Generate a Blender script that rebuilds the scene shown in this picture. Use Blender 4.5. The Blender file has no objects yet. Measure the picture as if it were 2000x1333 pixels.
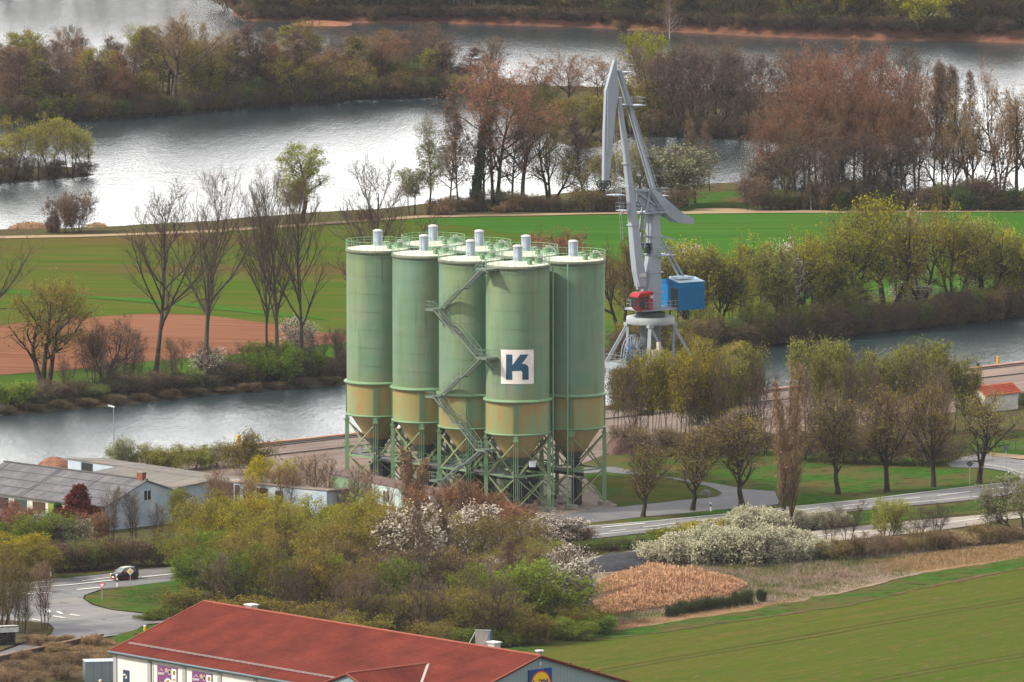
import bpy, bmesh, math, random
import numpy as np
from mathutils import Vector, Matrix
from mathutils.geometry import tessellate_polygon

SC = bpy.context.scene
COL = SC.collection
R = math.radians

# ---------------------------------------------------------------- camera
FPX = 18000.0            # focal length in pixels of the 2000 px wide photograph
CAMH = 159.0             # the photograph is taken from a hill
PITCH = R(6.19)
cam = bpy.data.cameras.new('camera')
cam.sensor_width = 36.0
cam.lens = 36.0 * FPX / 2000.0
cam.clip_start = 1.0
cam.clip_end = 30000.0
camo = bpy.data.objects.new('camera', cam)
COL.objects.link(camo)
camo.location = (0, 0, CAMH)
camo.rotation_euler = (math.pi / 2 - PITCH, 0, 0)
SC.camera = camo

# ---------------------------------------------------------------- sky and sun
SUN_EL, SUN_AZ = R(42), R(-105)      # azimuth from +Y (straight ahead) towards +X: ahead and to the left
w = bpy.data.worlds.new('World')
SC.world = w
w.use_nodes = True
nt = w.node_tree
nt.nodes.clear()
sky = nt.nodes.new('ShaderNodeTexSky')
sky.sky_type = 'NISHITA'
sky.sun_disc = False
sky.sun_elevation = SUN_EL
sky.sun_rotation = SUN_AZ
sky.altitude = 300
sky.air_density = 1.0
sky.dust_density = 4.0
sky.ozone_density = 1.0
mixs = nt.nodes.new('ShaderNodeMix')     # thin bright cloud cover
mixs.data_type = 'RGBA'
mixs.inputs[0].default_value = 0.7
mixs.inputs[7].default_value = (9.8, 9.4, 8.9, 1)
nt.links.new(sky.outputs[0], mixs.inputs[6])
bg = nt.nodes.new('ShaderNodeBackground')
bg.inputs[1].default_value = 0.105
tcw = nt.nodes.new('ShaderNodeTexCoord')
spw = nt.nodes.new('ShaderNodeSeparateXYZ')
nt.links.new(tcw.outputs['Generated'], spw.inputs[0])
mrw = nt.nodes.new('ShaderNodeMapRange')          # glow added to the cloud low over the horizon, to silver the water
mrw.inputs[1].default_value = 0.0; mrw.inputs[2].default_value = 0.60
mrw.inputs[3].default_value = 3.7; mrw.inputs[4].default_value = 0.0
nt.links.new(spw.outputs[2], mrw.inputs[0])
vmw = nt.nodes.new('ShaderNodeVectorMath'); vmw.operation = 'SCALE'
mry = nt.nodes.new('ShaderNodeMapRange')          # ... and most of all straight ahead
mry.inputs[1].default_value = 0.2; mry.inputs[2].default_value = 0.95
nt.links.new(spw.outputs[1], mry.inputs[0])
mmw = nt.nodes.new('ShaderNodeMath'); mmw.operation = 'MULTIPLY_ADD'; mmw.inputs[2].default_value = 1.0
nt.links.new(mrw.outputs[0], mmw.inputs[0]); nt.links.new(mry.outputs[0], mmw.inputs[1])
nt.links.new(mixs.outputs[2], vmw.inputs[0]); nt.links.new(mmw.outputs[0], vmw.inputs['Scale'])
nt.links.new(vmw.outputs[0], bg.inputs[0])
wo = nt.nodes.new('ShaderNodeOutputWorld')
nt.links.new(bg.outputs[0], wo.inputs[0])

sl = bpy.data.lights.new('sun', 'SUN')
sl.energy = 3.9
sl.angle = R(5)
sl.color = (1.0, 0.91, 0.76)
slo = bpy.data.objects.new('sun', sl)
COL.objects.link(slo)
sd = Vector((math.sin(SUN_AZ) * math.cos(SUN_EL), math.cos(SUN_AZ) * math.cos(SUN_EL), math.sin(SUN_EL)))
slo.rotation_euler = sd.to_track_quat('Z', 'Y').to_euler()
slo.location = (0, 1200, 300)

SC.view_settings.view_transform = 'Standard'
SC.view_settings.look = 'None'
SC.view_settings.exposure = 0.45
SC.view_settings.gamma = 1.0

# ---------------------------------------------------------------- picture <-> place
_cp, _sp = math.cos(PITCH), math.sin(PITCH)

def ray(px, py):
    u = (px - 1000.0) / FPX
    v = -(py - 666.5) / FPX
    return (u, _cp + v * _sp, -_sp + v * _cp)      # x right, y ahead, z up

def G(px, py, z=0.0):
    d = ray(px, py)
    t = (z - CAMH) / d[2]
    return Vector((d[0] * t, d[1] * t, z))

def proj(p):
    x, y, z = p[0], p[1], p[2] - CAMH
    f = y * _cp - z * _sp
    up = y * _sp + z * _cp
    return (1000 + FPX * x / f, 666.5 - FPX * up / f)

def ppm(p):
    """pixels per metre at a place"""
    return FPX / (p[1] * _cp - (p[2] - CAMH) * _sp)

def height_to(base, py):
    """height of a thing standing at base whose top shows at picture row py"""
    d = ray(1000, py)
    return CAMH + d[2] * base.y / d[1] - base.z

# ---------------------------------------------------------------- materials
def mat(name, col, rough=0.7, metal=0.0, spec=0.3):
    m = bpy.data.materials.new(name)
    m.use_nodes = True
    b = m.node_tree.nodes['Principled BSDF']
    b.inputs['Base Color'].default_value = (*col, 1)
    b.inputs['Roughness'].default_value = rough
    b.inputs['Metallic'].default_value = metal
    b.inputs['Specular IOR Level'].default_value = spec
    return m

def N(m, t, **kw):
    n = m.node_tree.nodes.new(t)
    for k, v in kw.items():
        setattr(n, k, v)
    return n

def L(m, a, b):
    m.node_tree.links.new(a, b)

def noise_mat(name, stops, scale=(1, 1, 1), rot=(0, 0, 0), nscale=1.0, detail=6, rough=0.8, spec=0.2,
              second=None, bump=0.0, bumpscale=None, world=True, metal=0.0, distort=0.0):
    """procedural colour from stretched noise; second=(colour, scale, lo, hi) lays patches on top"""
    m = mat(name, stops[0][1], rough, metal, spec)
    b = m.node_tree.nodes['Principled BSDF']
    g = N(m, 'ShaderNodeNewGeometry') if world else N(m, 'ShaderNodeTexCoord')
    src = g.outputs['Position'] if world else g.outputs['Object']
    mp = N(m, 'ShaderNodeMapping')
    mp.inputs['Scale'].default_value = scale
    mr = N(m, 'ShaderNodeMapping')
    mr.inputs['Rotation'].default_value = rot
    L(m, src, mr.inputs['Vector'])
    L(m, mr.outputs[0], mp.inputs['Vector'])
    n = N(m, 'ShaderNodeTexNoise')
    n.inputs['Scale'].default_value = nscale
    n.inputs['Detail'].default_value = detail
    n.inputs['Roughness'].default_value = 0.65
    n.inputs['Distortion'].default_value = distort
    L(m, mp.outputs[0], n.inputs['Vector'])
    r = N(m, 'ShaderNodeValToRGB')
    els = r.color_ramp.elements
    els[0].position, els[0].color = stops[0][0], (*stops[0][1], 1)
    els[1].position, els[1].color = stops[-1][0], (*stops[-1][1], 1)
    for p, c in stops[1:-1]:
        e = els.new(p)
        e.color = (*c, 1)
    L(m, n.outputs[0], r.inputs[0])
    out = r.outputs[0]
    secs = [second] if second and not isinstance(second, list) else (second or [])
    for (c2, sc2, lo, hi) in secs:
        n2 = N(m, 'ShaderNodeTexNoise')
        n2.inputs['Scale'].default_value = 1.0
        n2.inputs['Detail'].default_value = 5
        m2 = N(m, 'ShaderNodeMapping')
        m2.inputs['Scale'].default_value = sc2 if isinstance(sc2, tuple) else (sc2, sc2, sc2)
        m2.inputs['Location'].default_value = (13.7 * len(name), 5.1, 2.2)
        L(m, mr.outputs[0], m2.inputs['Vector'])
        L(m, m2.outputs[0], n2.inputs['Vector'])
        mm = N(m, 'ShaderNodeMapRange')
        mm.inputs[1].default_value = lo
        mm.inputs[2].default_value = hi
        L(m, n2.outputs[0], mm.inputs[0])
        mx = N(m, 'ShaderNodeMix', data_type='RGBA')
        L(m, mm.outputs[0], mx.inputs[0])
        L(m, out, mx.inputs[6])
        mx.inputs[7].default_value = (*c2, 1)
        out = mx.outputs[2]
    L(m, out, b.inputs['Base Color'])
    if bump > 0:
        bn = N(m, 'ShaderNodeTexNoise')
        bn.inputs['Scale'].default_value = bumpscale or 3.0
        bn.inputs['Detail'].default_value = 4
        L(m, src, bn.inputs['Vector'])
        bb = N(m, 'ShaderNodeBump')
        bb.inputs['Strength'].default_value = bump
        bb.inputs['Distance'].default_value = 0.2
        L(m, bn.outputs[0], bb.inputs['Height'])
        L(m, bb.outputs[0], b.inputs['Normal'])
    return m

# ---------------------------------------------------------------- mesh helpers
def tag(o, label=None, cat=None, group=None, kind=None):
    if label: o['label'] = label
    if cat: o['category'] = cat
    if group: o['group'] = group
    if kind: o['kind'] = kind
    return o

def empty(name, loc=(0, 0, 0), rz=0.0, **kw):
    o = bpy.data.objects.new(name, None)
    o.empty_display_size = 0.5
    COL.objects.link(o)
    o.location = loc
    o.rotation_euler = (0, 0, rz)
    return tag(o, **kw)

class MB:
    """collects boxes, bars, lathes and sheets, then links them as ONE mesh object"""
    def __init__(s):
        s.v, s.f, s.mi, s.sm = [], [], [], []
    def add(s, vs, fs, mi=0, smooth=False):
        o = len(s.v)
        s.v.extend([tuple(x) for x in vs])
        for f in fs:
            s.f.append([i + o for i in f])
            s.mi.append(mi)
            s.sm.append(smooth)
        return s
    def box(s, c, size, rz=0.0, mi=0, M=None):
        hx, hy, hz = size[0] / 2, size[1] / 2, size[2] / 2
        vs = [Vector((x, y, z)) for x in (-hx, hx) for y in (-hy, hy) for z in (-hz, hz)]
        if M is None:
            M = Matrix.Rotation(rz, 3, 'Z')
        vs = [M @ v + Vector(c) for v in vs]
        s.add(vs, [(0, 1, 3, 2), (4, 6, 7, 5), (0, 4, 5, 1), (2, 3, 7, 6), (0, 2, 6, 4), (1, 5, 7, 3)], mi)
        return s
    def beam(s, a, b, w, h=None, mi=0, up=(0, 0, 1), w2=None, h2=None):
        """rectangular bar from a to b; w across, h along up; w2,h2 at the b end"""
        a, b = Vector(a), Vector(b)
        h = w if h is None else h
        w2 = w if w2 is None else w2
        h2 = h if h2 is None else h2
        d = (b - a).normalized()
        u = Vector(up)
        if abs(d.dot(u)) > 0.98:
            u = Vector((0, 1, 0))
        x = d.cross(u).normalized()
        y = x.cross(d).normalized()
        vs = []
        for p, ww, hh in ((a, w, h), (b, w2, h2)):
            for i, j in ((-1, -1), (1, -1), (1, 1), (-1, 1)):
                vs.append(p + x * (i * ww / 2) + y * (j * hh / 2))
        s.add(vs, [(0, 1, 2, 3), (7, 6, 5, 4), (0, 4, 5, 1), (1, 5, 6, 2), (2, 6, 7, 3), (3, 7, 4, 0)], mi)
        return s
    def tube(s, pts, r, n=6, mi=0, closed=False, smooth=True):
        pts = [Vector(p) for p in pts]
        K = len(pts)
        rs = r if isinstance(r, (list, tuple)) else [r] * K
        vs, fs = [], []
        for i, p in enumerate(pts):
            if closed:
                d = pts[(i + 1) % K] - pts[i - 1]
            else:
                d = pts[min(i + 1, K - 1)] - pts[max(i - 1, 0)]
            d.normalize()
            u = Vector((0, 0, 1)) if abs(d.z) < 0.95 else Vector((0, 1, 0))
            x = d.cross(u).normalized()
            y = x.cross(d)
            for k in range(n):
                a = 2 * math.pi * k / n + math.pi / n
                vs.append(p + (x * math.cos(a) + y * math.sin(a)) * rs[i])
        for i in range(K if closed else K - 1):
            for k in range(n):
                i2, k2 = (i + 1) % K, (k + 1) % n
                fs.append((i * n + k, i * n + k2, i2 * n + k2, i2 * n + k))
        s.add(vs, fs, mi, smooth)
        if not closed:
            s.add(vs[:n], [tuple(reversed(range(n)))], mi)
            s.add(vs[-n:], [tuple(range(n))], mi)
        return s
    def lathe(s, prof, n=48, mi=0, c=(0, 0, 0), smooth=True, a0=0.0, a1=2 * math.pi):
        full = abs(a1 - a0 - 2 * math.pi) < 1e-6
        K = n if full else n + 1
        vs, fs = [], []
        for (r, z) in prof:
            for k in range(K):
                a = a0 + (a1 - a0) * k / n
                vs.append((c[0] + r * math.cos(a), c[1] + r * math.sin(a), c[2] + z))
        for i in range(len(prof) - 1):
            for k in range(n):
                k2 = (k + 1) % K
                fs.append((i * K + k, i * K + k2, (i + 1) * K + k2, (i + 1) * K + k))
        s.add(vs, fs, mi, smooth)
        return s
    def prism(s, poly, y0, y1, mi=0, M=None):
        """polygon given in (x, z), extruded from y0 to y1"""
        n = len(poly)
        vs = [Vector((x, y0, z)) for x, z in poly] + [Vector((x, y1, z)) for x, z in poly]
        if M is not None:
            vs = [M @ v for v in vs]
        fs = [tuple(range(n)), tuple(reversed(range(n, 2 * n)))]
        fs += [(i, i + n, (i + 1) % n + n, (i + 1) % n) for i in range(n)]
        s.add(vs, fs, mi)
        return s
    def quad(s, a, b, c, d, mi=0):
        s.add([a, b, c, d], [(0, 1, 2, 3)], mi)
        return s
    def build(s, name, mats, parent=None, loc=None, fix=True, **kw):
        me = bpy.data.meshes.new(name)
        me.from_pydata(s.v, [], s.f)
        for m in (mats if isinstance(mats, (list, tuple)) else [mats]):
            me.materials.append(m)
        me.polygons.foreach_set('material_index', s.mi)
        me.polygons.foreach_set('use_smooth', s.sm)
        me.update()
        if fix:
            bm = bmesh.new()
            bm.from_mesh(me)
            bmesh.ops.recalc_face_normals(bm, faces=bm.faces)
            bm.to_mesh(me)
            bm.free()
        o = bpy.data.objects.new(name, me)
        COL.objects.link(o)
        if parent: o.parent = parent
        if loc is not None: o.location = loc
        return tag(o, **kw)

def children_of(o):
    return list(o.children)

def copy_tree(o, parent=None):
    c = o.copy()
    COL.objects.link(c)
    if parent is not None:
        c.parent = parent
    for ch in children_of(o):
        copy_tree(ch, c)
    return c

def np_mesh(name, verts, quads, mats, midx=None, smooth=None):
    me = bpy.data.meshes.new(name)
    nv, nf = len(verts), len(quads)
    me.vertices.add(nv)
    me.vertices.foreach_set('co', np.asarray(verts, np.float32).ravel())
    k = quads.shape[1]
    me.loops.add(nf * k)
    me.loops.foreach_set('vertex_index', quads.astype(np.int32).ravel())
    me.polygons.add(nf)
    me.polygons.foreach_set('loop_start', np.arange(nf, dtype=np.int32) * k)
    for m in mats:
        me.materials.append(m)
    if midx is not None:
        me.polygons.foreach_set('material_index', midx.astype(np.int32))
    me.update(calc_edges=True)
    if smooth is not None:
        me.polygons.foreach_set('use_smooth', smooth)
    return me
# ================================================================ ground, water, fields, roads
WZ = -1.6

def poly_world(pts, z):
    return np.array([[G(x, y, z).x, G(x, y, z).y] for x, y in pts])

LAKE_NEAR = [(-900, 475), (0, 457), (90, 455), (200, 452), (400, 443), (600, 428), (720, 421), (820, 410), (870, 408),
             (1000, 400), (1100, 388), (1200, 380), (1370, 370), (1450, 368), (1500, 378), (1600, 384), (2000, 386), (2900, 386)]
LAKE_FAR = [(2900, 128), (2000, 86), (1850, 80), (1700, 79), (1600, 76), (1500, 72), (1400, 66), (1300, 62), (1180, 56),
            (1000, 49), (850, 45), (700, 46), (640, 42), (560, 42), (470, 40), (452, 28), (445, 5), (435, -8), (400, -14), (-900, -14)]
LAKE = poly_world(LAKE_NEAR + LAKE_FAR, WZ)
PENINSULA = poly_world([(-900, 262), (0, 243), (200, 237), (350, 226), (500, 212), (620, 205), (700, 197), (800, 192), (870, 190),
                        (960, 205), (1040, 235), (1085, 280), (1130, 290), (1190, 284), (1225, 266), (1300, 268), (1380, 271), (1460, 274),
                        (1600, 280), (1760, 278), (1830, 255), (1800, 215), (1700, 196), (1500, 190), (1300, 184), (1000, 176), (850, 170),
                        (600, 165), (300, 160), (0, 158), (-900, 150)], WZ)
ISLET = poly_world([(-500, 370), (0, 361), (60, 356), (120, 350), (175, 347), (192, 342), (170, 337), (100, 336), (0, 338), (-500, 345)], WZ)
QUAY = [(-900, 1016), (388, 879), (700, 846), (1315, 779), (1525, 758), (1669, 743), (1907, 718), (2000, 707), (2900, 610)]
RIVER_FAR = [(2900, 522), (2000, 621), (1900, 631), (1800, 643), (1700, 652), (1620, 662), (1500, 676), (1430, 688), (1300, 700), (1200, 709),
             (900, 734), (670, 753), (500, 766), (400, 773), (330, 783), (200, 796), (0, 813), (-900, 900)]
_q = poly_world([(x, y) for x, y in QUAY], 0.1)
RIVER = np.vstack([_q, poly_world(RIVER_FAR, WZ)])

def wobble(P, amp, step, seed):
    """resample a closed outline and give it an uneven edge"""
    rg = np.random.RandomState(seed)
    out = []
    n = len(P)
    for i in range(n):
        a, b = P[i], P[(i + 1) % n]
        Ls = np.linalg.norm(b - a)
        k = max(1, int(Ls / step))
        for j in range(k):
            out.append(a + (b - a) * j / k)
    out = np.array(out)
    m = len(out)
    t = np.arange(m)
    d = np.zeros((m, 2))
    for f, am in ((0.013, 0.5), (0.04, 0.3), (0.11, 0.22), (0.3, 0.16)):
        ph = rg.rand(2) * 6.28
        w_ = np.round(f * m) / m * 2 * np.pi
        d[:, 0] += am * np.sin(t * w_ + ph[0])
        d[:, 1] += am * np.sin(t * w_ + ph[1]) * 2.2
    d += rg.randn(m, 2) * 0.12
    return out + d * amp

LAKE_W = wobble(LAKE, 1.6, 6, 1)
PEN_W = wobble(PENINSULA, 1.4, 5, 2)
ISL_W = wobble(ISLET, 0.8, 4, 3)
rf = wobble(RIVER, 0.7, 5, 4)

def sdf(P, X, Y):
    """signed distance to closed outline, negative inside"""
    shp = X.shape
    px, py = X.ravel(), Y.ravel()
    best = np.full(px.shape, 1e18)
    inside = np.zeros(px.shape, bool)
    n = len(P)
    for i in range(n):
        ax, ay = P[i]
        bx, by = P[(i + 1) % n]
        dx, dy = bx - ax, by - ay
        l2 = dx * dx + dy * dy + 1e-9
        t = np.clip(((px - ax) * dx + (py - ay) * dy) / l2, 0, 1)
        d2 = (px - ax - t * dx) ** 2 + (py - ay - t * dy) ** 2
        np.minimum(best, d2, out=best)
        c = (ay > py) != (by > py)
        if dy != 0:
            xi = ax + (py - ay) * dx / dy
            inside ^= c & (px < xi)
    d = np.sqrt(best)
    d[inside] *= -1
    return d.reshape(shp)

xs = np.concatenate([-np.geomspace(9000, 215, 14), np.arange(-205, 206, 2.6), np.geomspace(215, 9000, 14)])
ys = np.concatenate([[-3000, -500, 200, 700, 900, 980], np.arange(1010, 2330, 2.6), np.geomspace(2340, 16000, 12)])
XX, YY = np.meshgrid(xs, ys)
core = (np.abs(XX) < 600) & (YY > 1100) & (YY < 2600)
d_lake = np.full(XX.shape, 500.0)
d_riv = np.full(XX.shape, 500.0)
d_lake[core] = np.maximum(sdf(LAKE_W, XX[core], YY[core]), -np.minimum(sdf(PEN_W, XX[core], YY[core]), sdf(ISL_W, XX[core], YY[core])))
d_riv[core] = sdf(RIVER, XX[core], YY[core])
def hnoise(X, Y):
    h = np.zeros(X.shape)
    rg = np.random.RandomState(8)
    for k in range(14):
        f = 0.02 * 1.35 ** k
        a = rg.rand() * 6.28
        h += np.sin(X * f * math.cos(a) + Y * f * math.sin(a) + rg.rand() * 6.28) / (1 + k * 0.5)
    return h * 0.12
def bank(d, bw):
    t = np.clip(d / bw, 0, 1)
    t = t * t * (3 - 2 * t)
    return np.where(d > 0, WZ * (1 - t), WZ + np.maximum(d * 0.5, -2.2))
NZ = hnoise(XX, YY)
ZL = bank(d_lake + NZ * 1.5, 5.5)
# far shore: a raised bank of bare red soil
far = (YY > G(1000, 75, 0).y) & (d_lake > -200) & core
dn = d_lake + NZ * 3
rise = np.clip((dn - 0.5) / 6.0, 0, 1)
rise = rise * rise * (3 - 2 * rise)
hill = np.where(far & (d_lake < 400), rise * (2.3 + NZ * 2.5), 0)
ZR = bank(d_riv, 5.5)
# behind the quay wall the ground runs level
quay_side = YY < np.interp(XX, _q[:, 0], _q[:, 1]) + 0.5
ZR = np.where(quay_side, np.where(YY > np.interp(XX, _q[:, 0], _q[:, 1]) - 7, -1.2, 0.0), ZR)
ZZ = np.minimum(ZL, ZR) + hill
nx, ny = len(xs), len(ys)
V = np.stack([XX, YY, ZZ], -1).reshape(-1, 3)
ii = np.arange(nx * ny).reshape(ny, nx)
Q = np.stack([ii[:-1, :-1], ii[:-1, 1:], ii[1:, 1:], ii[1:, :-1]], -1).reshape(-1, 4)

# ground: rough grass above, mud and roots towards the water, red soil on the far bank
m_ground = mat('ground_mat', (0.1, 0.12, 0.05), 0.95, 0, 0.0)
def _ground():
    m = m_ground
    b = m.node_tree.nodes['Principled BSDF']
    g = N(m, 'ShaderNodeNewGeometry')
    def noise(sc, det=6, scale=(1, 1, 1)):
        mp = N(m, 'ShaderNodeMapping'); mp.inputs['Scale'].default_value = scale
        L(m, g.outputs['Position'], mp.inputs['Vector'])
        n = N(m, 'ShaderNodeTexNoise'); n.inputs['Scale'].default_value = sc; n.inputs['Detail'].default_value = det
        n.inputs['Roughness'].default_value = 0.65
        L(m, mp.outputs[0], n.inputs['Vector'])
        return n.outputs[0]
    def ramp(f, stops):
        r = N(m, 'ShaderNodeValToRGB')
        e = r.color_ramp.elements
        e[0].position, e[0].color = stops[0][0], (*stops[0][1], 1)
        e[1].position, e[1].color = stops[-1][0], (*stops[-1][1], 1)
        for p, c in stops[1:-1]:
            q = e.new(p); q.color = (*c, 1)
        L(m, f, r.inputs[0])
        return r.outputs[0]
    grass = ramp(noise(0.35, 9), [(0.34, (0.06, 0.046, 0.03)), (0.5, (0.085, 0.07, 0.035)), (0.58, (0.055, 0.085, 0.018)), (0.7, (0.12, 0.095, 0.05))])
    mud = ramp(noise(0.8, 9), [(0.35, (0.03, 0.025, 0.018)), (0.55, (0.085, 0.065, 0.045)), (0.7, (0.05, 0.07, 0.02))])
    red = ramp(noise(0.25, 8, (1, 1, 3)), [(0.36, (0.07, 0.05, 0.035)), (0.46, (0.13, 0.065, 0.045)), (0.6, (0.18, 0.085, 0.055)), (0.7, (0.10, 0.07, 0.05))])
    sp = N(m, 'ShaderNodeSeparateXYZ'); L(m, g.outputs['Position'], sp.inputs[0])
    wob = N(m, 'ShaderNodeMath', operation='MULTIPLY_ADD')
    L(m, noise(0.4, 6), wob.inputs[0]); wob.inputs[1].default_value = 1.2; L(m, sp.outputs[2], wob.inputs[2])
    mr = N(m, 'ShaderNodeMapRange'); L(m, wob.outputs[0], mr.inputs[0])
    mr.inputs[1].default_value = 0.1; mr.inputs[2].default_value = 0.75
    mx = N(m, 'ShaderNodeMix', data_type='RGBA')
    L(m, mr.outputs[0], mx.inputs[0]); L(m, mud, mx.inputs[6]); L(m, grass, mx.inputs[7])
    # red soil: far away only, on the face of the bank
    fy = N(m, 'ShaderNodeMapRange'); L(m, sp.outputs[1], fy.inputs[0]); fy.inputs[1].default_value = 2040; fy.inputs[2].default_value = 2060
    fz = N(m, 'ShaderNodeMapRange'); L(m, sp.outputs[2], fz.inputs[0]); fz.inputs[1].default_value = 1.5; fz.inputs[2].default_value = 0.9
    pr = N(m, 'ShaderNodeMath', operation='MULTIPLY'); L(m, fy.outputs[0], pr.inputs[0]); L(m, fz.outputs[0], pr.inputs[1])
    m3 = N(m, 'ShaderNodeMix', data_type='RGBA')
    L(m, pr.outputs[0], m3.inputs[0]); L(m, mx.outputs[2], m3.inputs[6]); L(m, red, m3.inputs[7])
    L(m, m3.outputs[2], b.inputs['Base Color'])
    bp = N(m, 'ShaderNodeBump'); bp.inputs['Strength'].default_value = 0.6; bp.inputs['Distance'].default_value = 0.4
    L(m, noise(0.9, 6), bp.inputs['Height']); L(m, bp.outputs[0], b.inputs['Normal'])
_ground()
gme = np_mesh('ground', V, Q, [m_ground], smooth=np.ones(len(Q), bool))
go = bpy.data.objects.new('ground', gme); COL.objects.link(go); tag(go, kind='structure')

# water
def water_mat(name, base, rough, bumps, tint=1.0):
    m = mat(name, base, rough, 0, 0.5)
    b = m.node_tree.nodes['Principled BSDF']
    b.inputs['IOR'].default_value = 1.5
    g = N(m, 'ShaderNodeNewGeometry')
    prev = None
    for (sc, scale, st, dist) in bumps:
        mp = N(m, 'ShaderNodeMapping'); mp.inputs['Scale'].default_value = scale
        mp.inputs['Rotation'].default_value = (0, 0, 0.15)
        L(m, g.outputs['Position'], mp.inputs['Vector'])
        n = N(m, 'ShaderNodeTexNoise'); n.inputs['Scale'].default_value = sc; n.inputs['Detail'].default_value = 5
        n.inputs['Roughness'].default_value = 0.6; n.inputs['Distortion'].default_value = 0.4
        L(m, mp.outputs[0], n.inputs['Vector'])
        h = n.outputs[0]
        bp = N(m, 'ShaderNodeBump'); bp.inputs['Strength'].default_value = st; bp.inputs['Distance'].default_value = dist
        L(m, h, bp.inputs['Height'])
        if prev is not None: L(m, prev, bp.inputs['Normal'])
        prev = bp.outputs[0]
    L(m, prev, b.inputs['Normal'])
    # calmer and windier patches
    n2 = N(m, 'ShaderNodeTexNoise'); n2.inputs['Scale'].default_value = 1; n2.inputs['Detail'].default_value = 4
    mp2 = N(m, 'ShaderNodeMapping'); mp2.inputs['Scale'].default_value = (0.012, 0.02, 1)
    L(m, g.outputs['Position'], mp2.inputs['Vector']); L(m, mp2.outputs[0], n2.inputs['Vector'])
    mr = N(m, 'ShaderNodeMapRange'); mr.inputs[1].default_value = 0.35; mr.inputs[2].default_value = 0.65
    mr.inputs[3].default_value = rough * 0.75; mr.inputs[4].default_value = rough * 1.2
    L(m, n2.outputs[0], mr.inputs[0]); L(m, mr.outputs[0], b.inputs['Roughness'])
    return m
m_lake = water_mat('lake_water_mat', (0.02, 0.035, 0.04), 0.16, [(1, (0.35, 0.10, 1), 0.6, 0.40), (1, (1.3, 0.34, 1), 0.85, 0.26)])
m_river = water_mat('river_water_mat', (0.018, 0.035, 0.04), 0.24, [(1, (0.35, 0.10, 1), 0.75, 0.45), (1, (1.5, 0.4, 1), 0.8, 0.2)])
MB().quad((-9000, 1625, WZ), (9000, 1625, WZ), (9000, 2450, WZ), (-9000, 2450, WZ)).build('lake', m_lake, kind='structure')
MB().quad((-320, 1180, WZ), (320, 1180, WZ), (320, 1600, WZ), (-320, 1600, WZ)).build('river', m_river, kind='structure')

SHEET_N = [0]
def densify(P, step, closed=True):
    out = []
    n = len(P)
    for i in range(n if closed else n - 1):
        a, b = np.array(P[i], float), np.array(P[(i + 1) % n], float)
        k = max(1, int(np.linalg.norm(b - a) / step))
        out += [a + (b - a) * j / k for j in range(k)]
    if not closed: out.append(np.array(P[-1], float))
    return np.array(out)

def sheet(name, pts, z, m, jit=0.25, step=2.0, kind='structure', world=None):
    """flat outline on the ground, corners read off the photograph"""
    SHEET_N[0] += 1
    P = np.array([[G(x, y, z).x, G(x, y, z).y] for x, y in pts]) if world is None else np.array(world)
    P = densify(P, step)
    rg = np.random.RandomState(SHEET_N[0])
    j = rg.randn(*P.shape) * jit
    j = (j + np.roll(j, 1, 0) + np.roll(j, -1, 0)) / 2
    P = P + j
    vs = [Vector((x, y, z)) for x, y in P]
    tris = tessellate_polygon([vs])
    b = MB(); b.add(vs, [tuple(t) for t in tris])
    o = b.build(name, m, fix=False)
    bm = bmesh.new(); bm.from_mesh(o.data)
    for f in bm.faces:
        f.normal_update()
        if f.normal.z < 0: f.normal_flip()
    bm.to_mesh(o.data); bm.free()
    return tag(o, kind=kind)

ROWS = (0, 0, R(-6))
m_field_bright = noise_mat('field_bright', [(0.3, (0.026, 0.085, 0.010)), (0.5, (0.036, 0.112, 0.013)), (0.7, (0.055, 0.122, 0.018))],
                           scale=(0.02, 0.25, 1), rot=(0, 0, R(-4)), second=((0.056, 0.096, 0.014), (0.01, 0.02, 1), 0.52, 0.7), spec=0.0)
m_field_olive = noise_mat('field_olive', [(0.3, (0.036, 0.079, 0.007)), (0.47, (0.056, 0.091, 0.010)), (0.6, (0.085, 0.084, 0.017)), (0.72, (0.110, 0.068, 0.029))],
                          scale=(0.015, 0.22, 1), rot=(0, 0, R(10)), second=((0.098, 0.063, 0.025), (0.012, 0.03, 1), 0.5, 0.68), spec=0.0)
m_field_mid = noise_mat('field_mid', [(0.3, (0.030, 0.077, 0.010)), (0.55, (0.051, 0.099, 0.014)), (0.72, (0.084, 0.083, 0.025))],
                        scale=(0.02, 0.2, 1), rot=(0, 0, R(12)), spec=0.0)
m_plough = noise_mat('ploughed_soil', [(0.3, (0.120, 0.049, 0.027)), (0.5, (0.177, 0.081, 0.048)), (0.7, (0.218, 0.108, 0.069))],
                     scale=(0.03, 0.5, 1), rot=(0, 0, R(14)), spec=0.0, bump=0.5)
m_track = noise_mat('track_soil', [(0.3, (0.240, 0.176, 0.112)), (0.5, (0.336, 0.248, 0.168)), (0.7, (0.240, 0.216, 0.112))], scale=(0.3, 0.3, 1), spec=0.0)
m_grass = noise_mat('verge_grass', [(0.3, (0.019, 0.060, 0.009)), (0.5, (0.036, 0.093, 0.013)), (0.7, (0.072, 0.096, 0.026))],
                    scale=(0.5, 0.5, 1), second=[((0.085, 0.075, 0.028), 0.12, 0.44, 0.62), ((0.035, 0.030, 0.014), 0.5, 0.58, 0.72)], spec=0.0, bump=0.6, bumpscale=2)
m_grass_dry = noise_mat('lawn_dry', [(0.3, (0.046, 0.062, 0.012)), (0.5, (0.074, 0.081, 0.019)), (0.7, (0.093, 0.081, 0.031))],
                        scale=(0.25, 0.25, 1), second=((0.034, 0.093, 0.011), 0.1, 0.5, 0.65), spec=0.0, bump=0.4, bumpscale=2)
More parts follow.
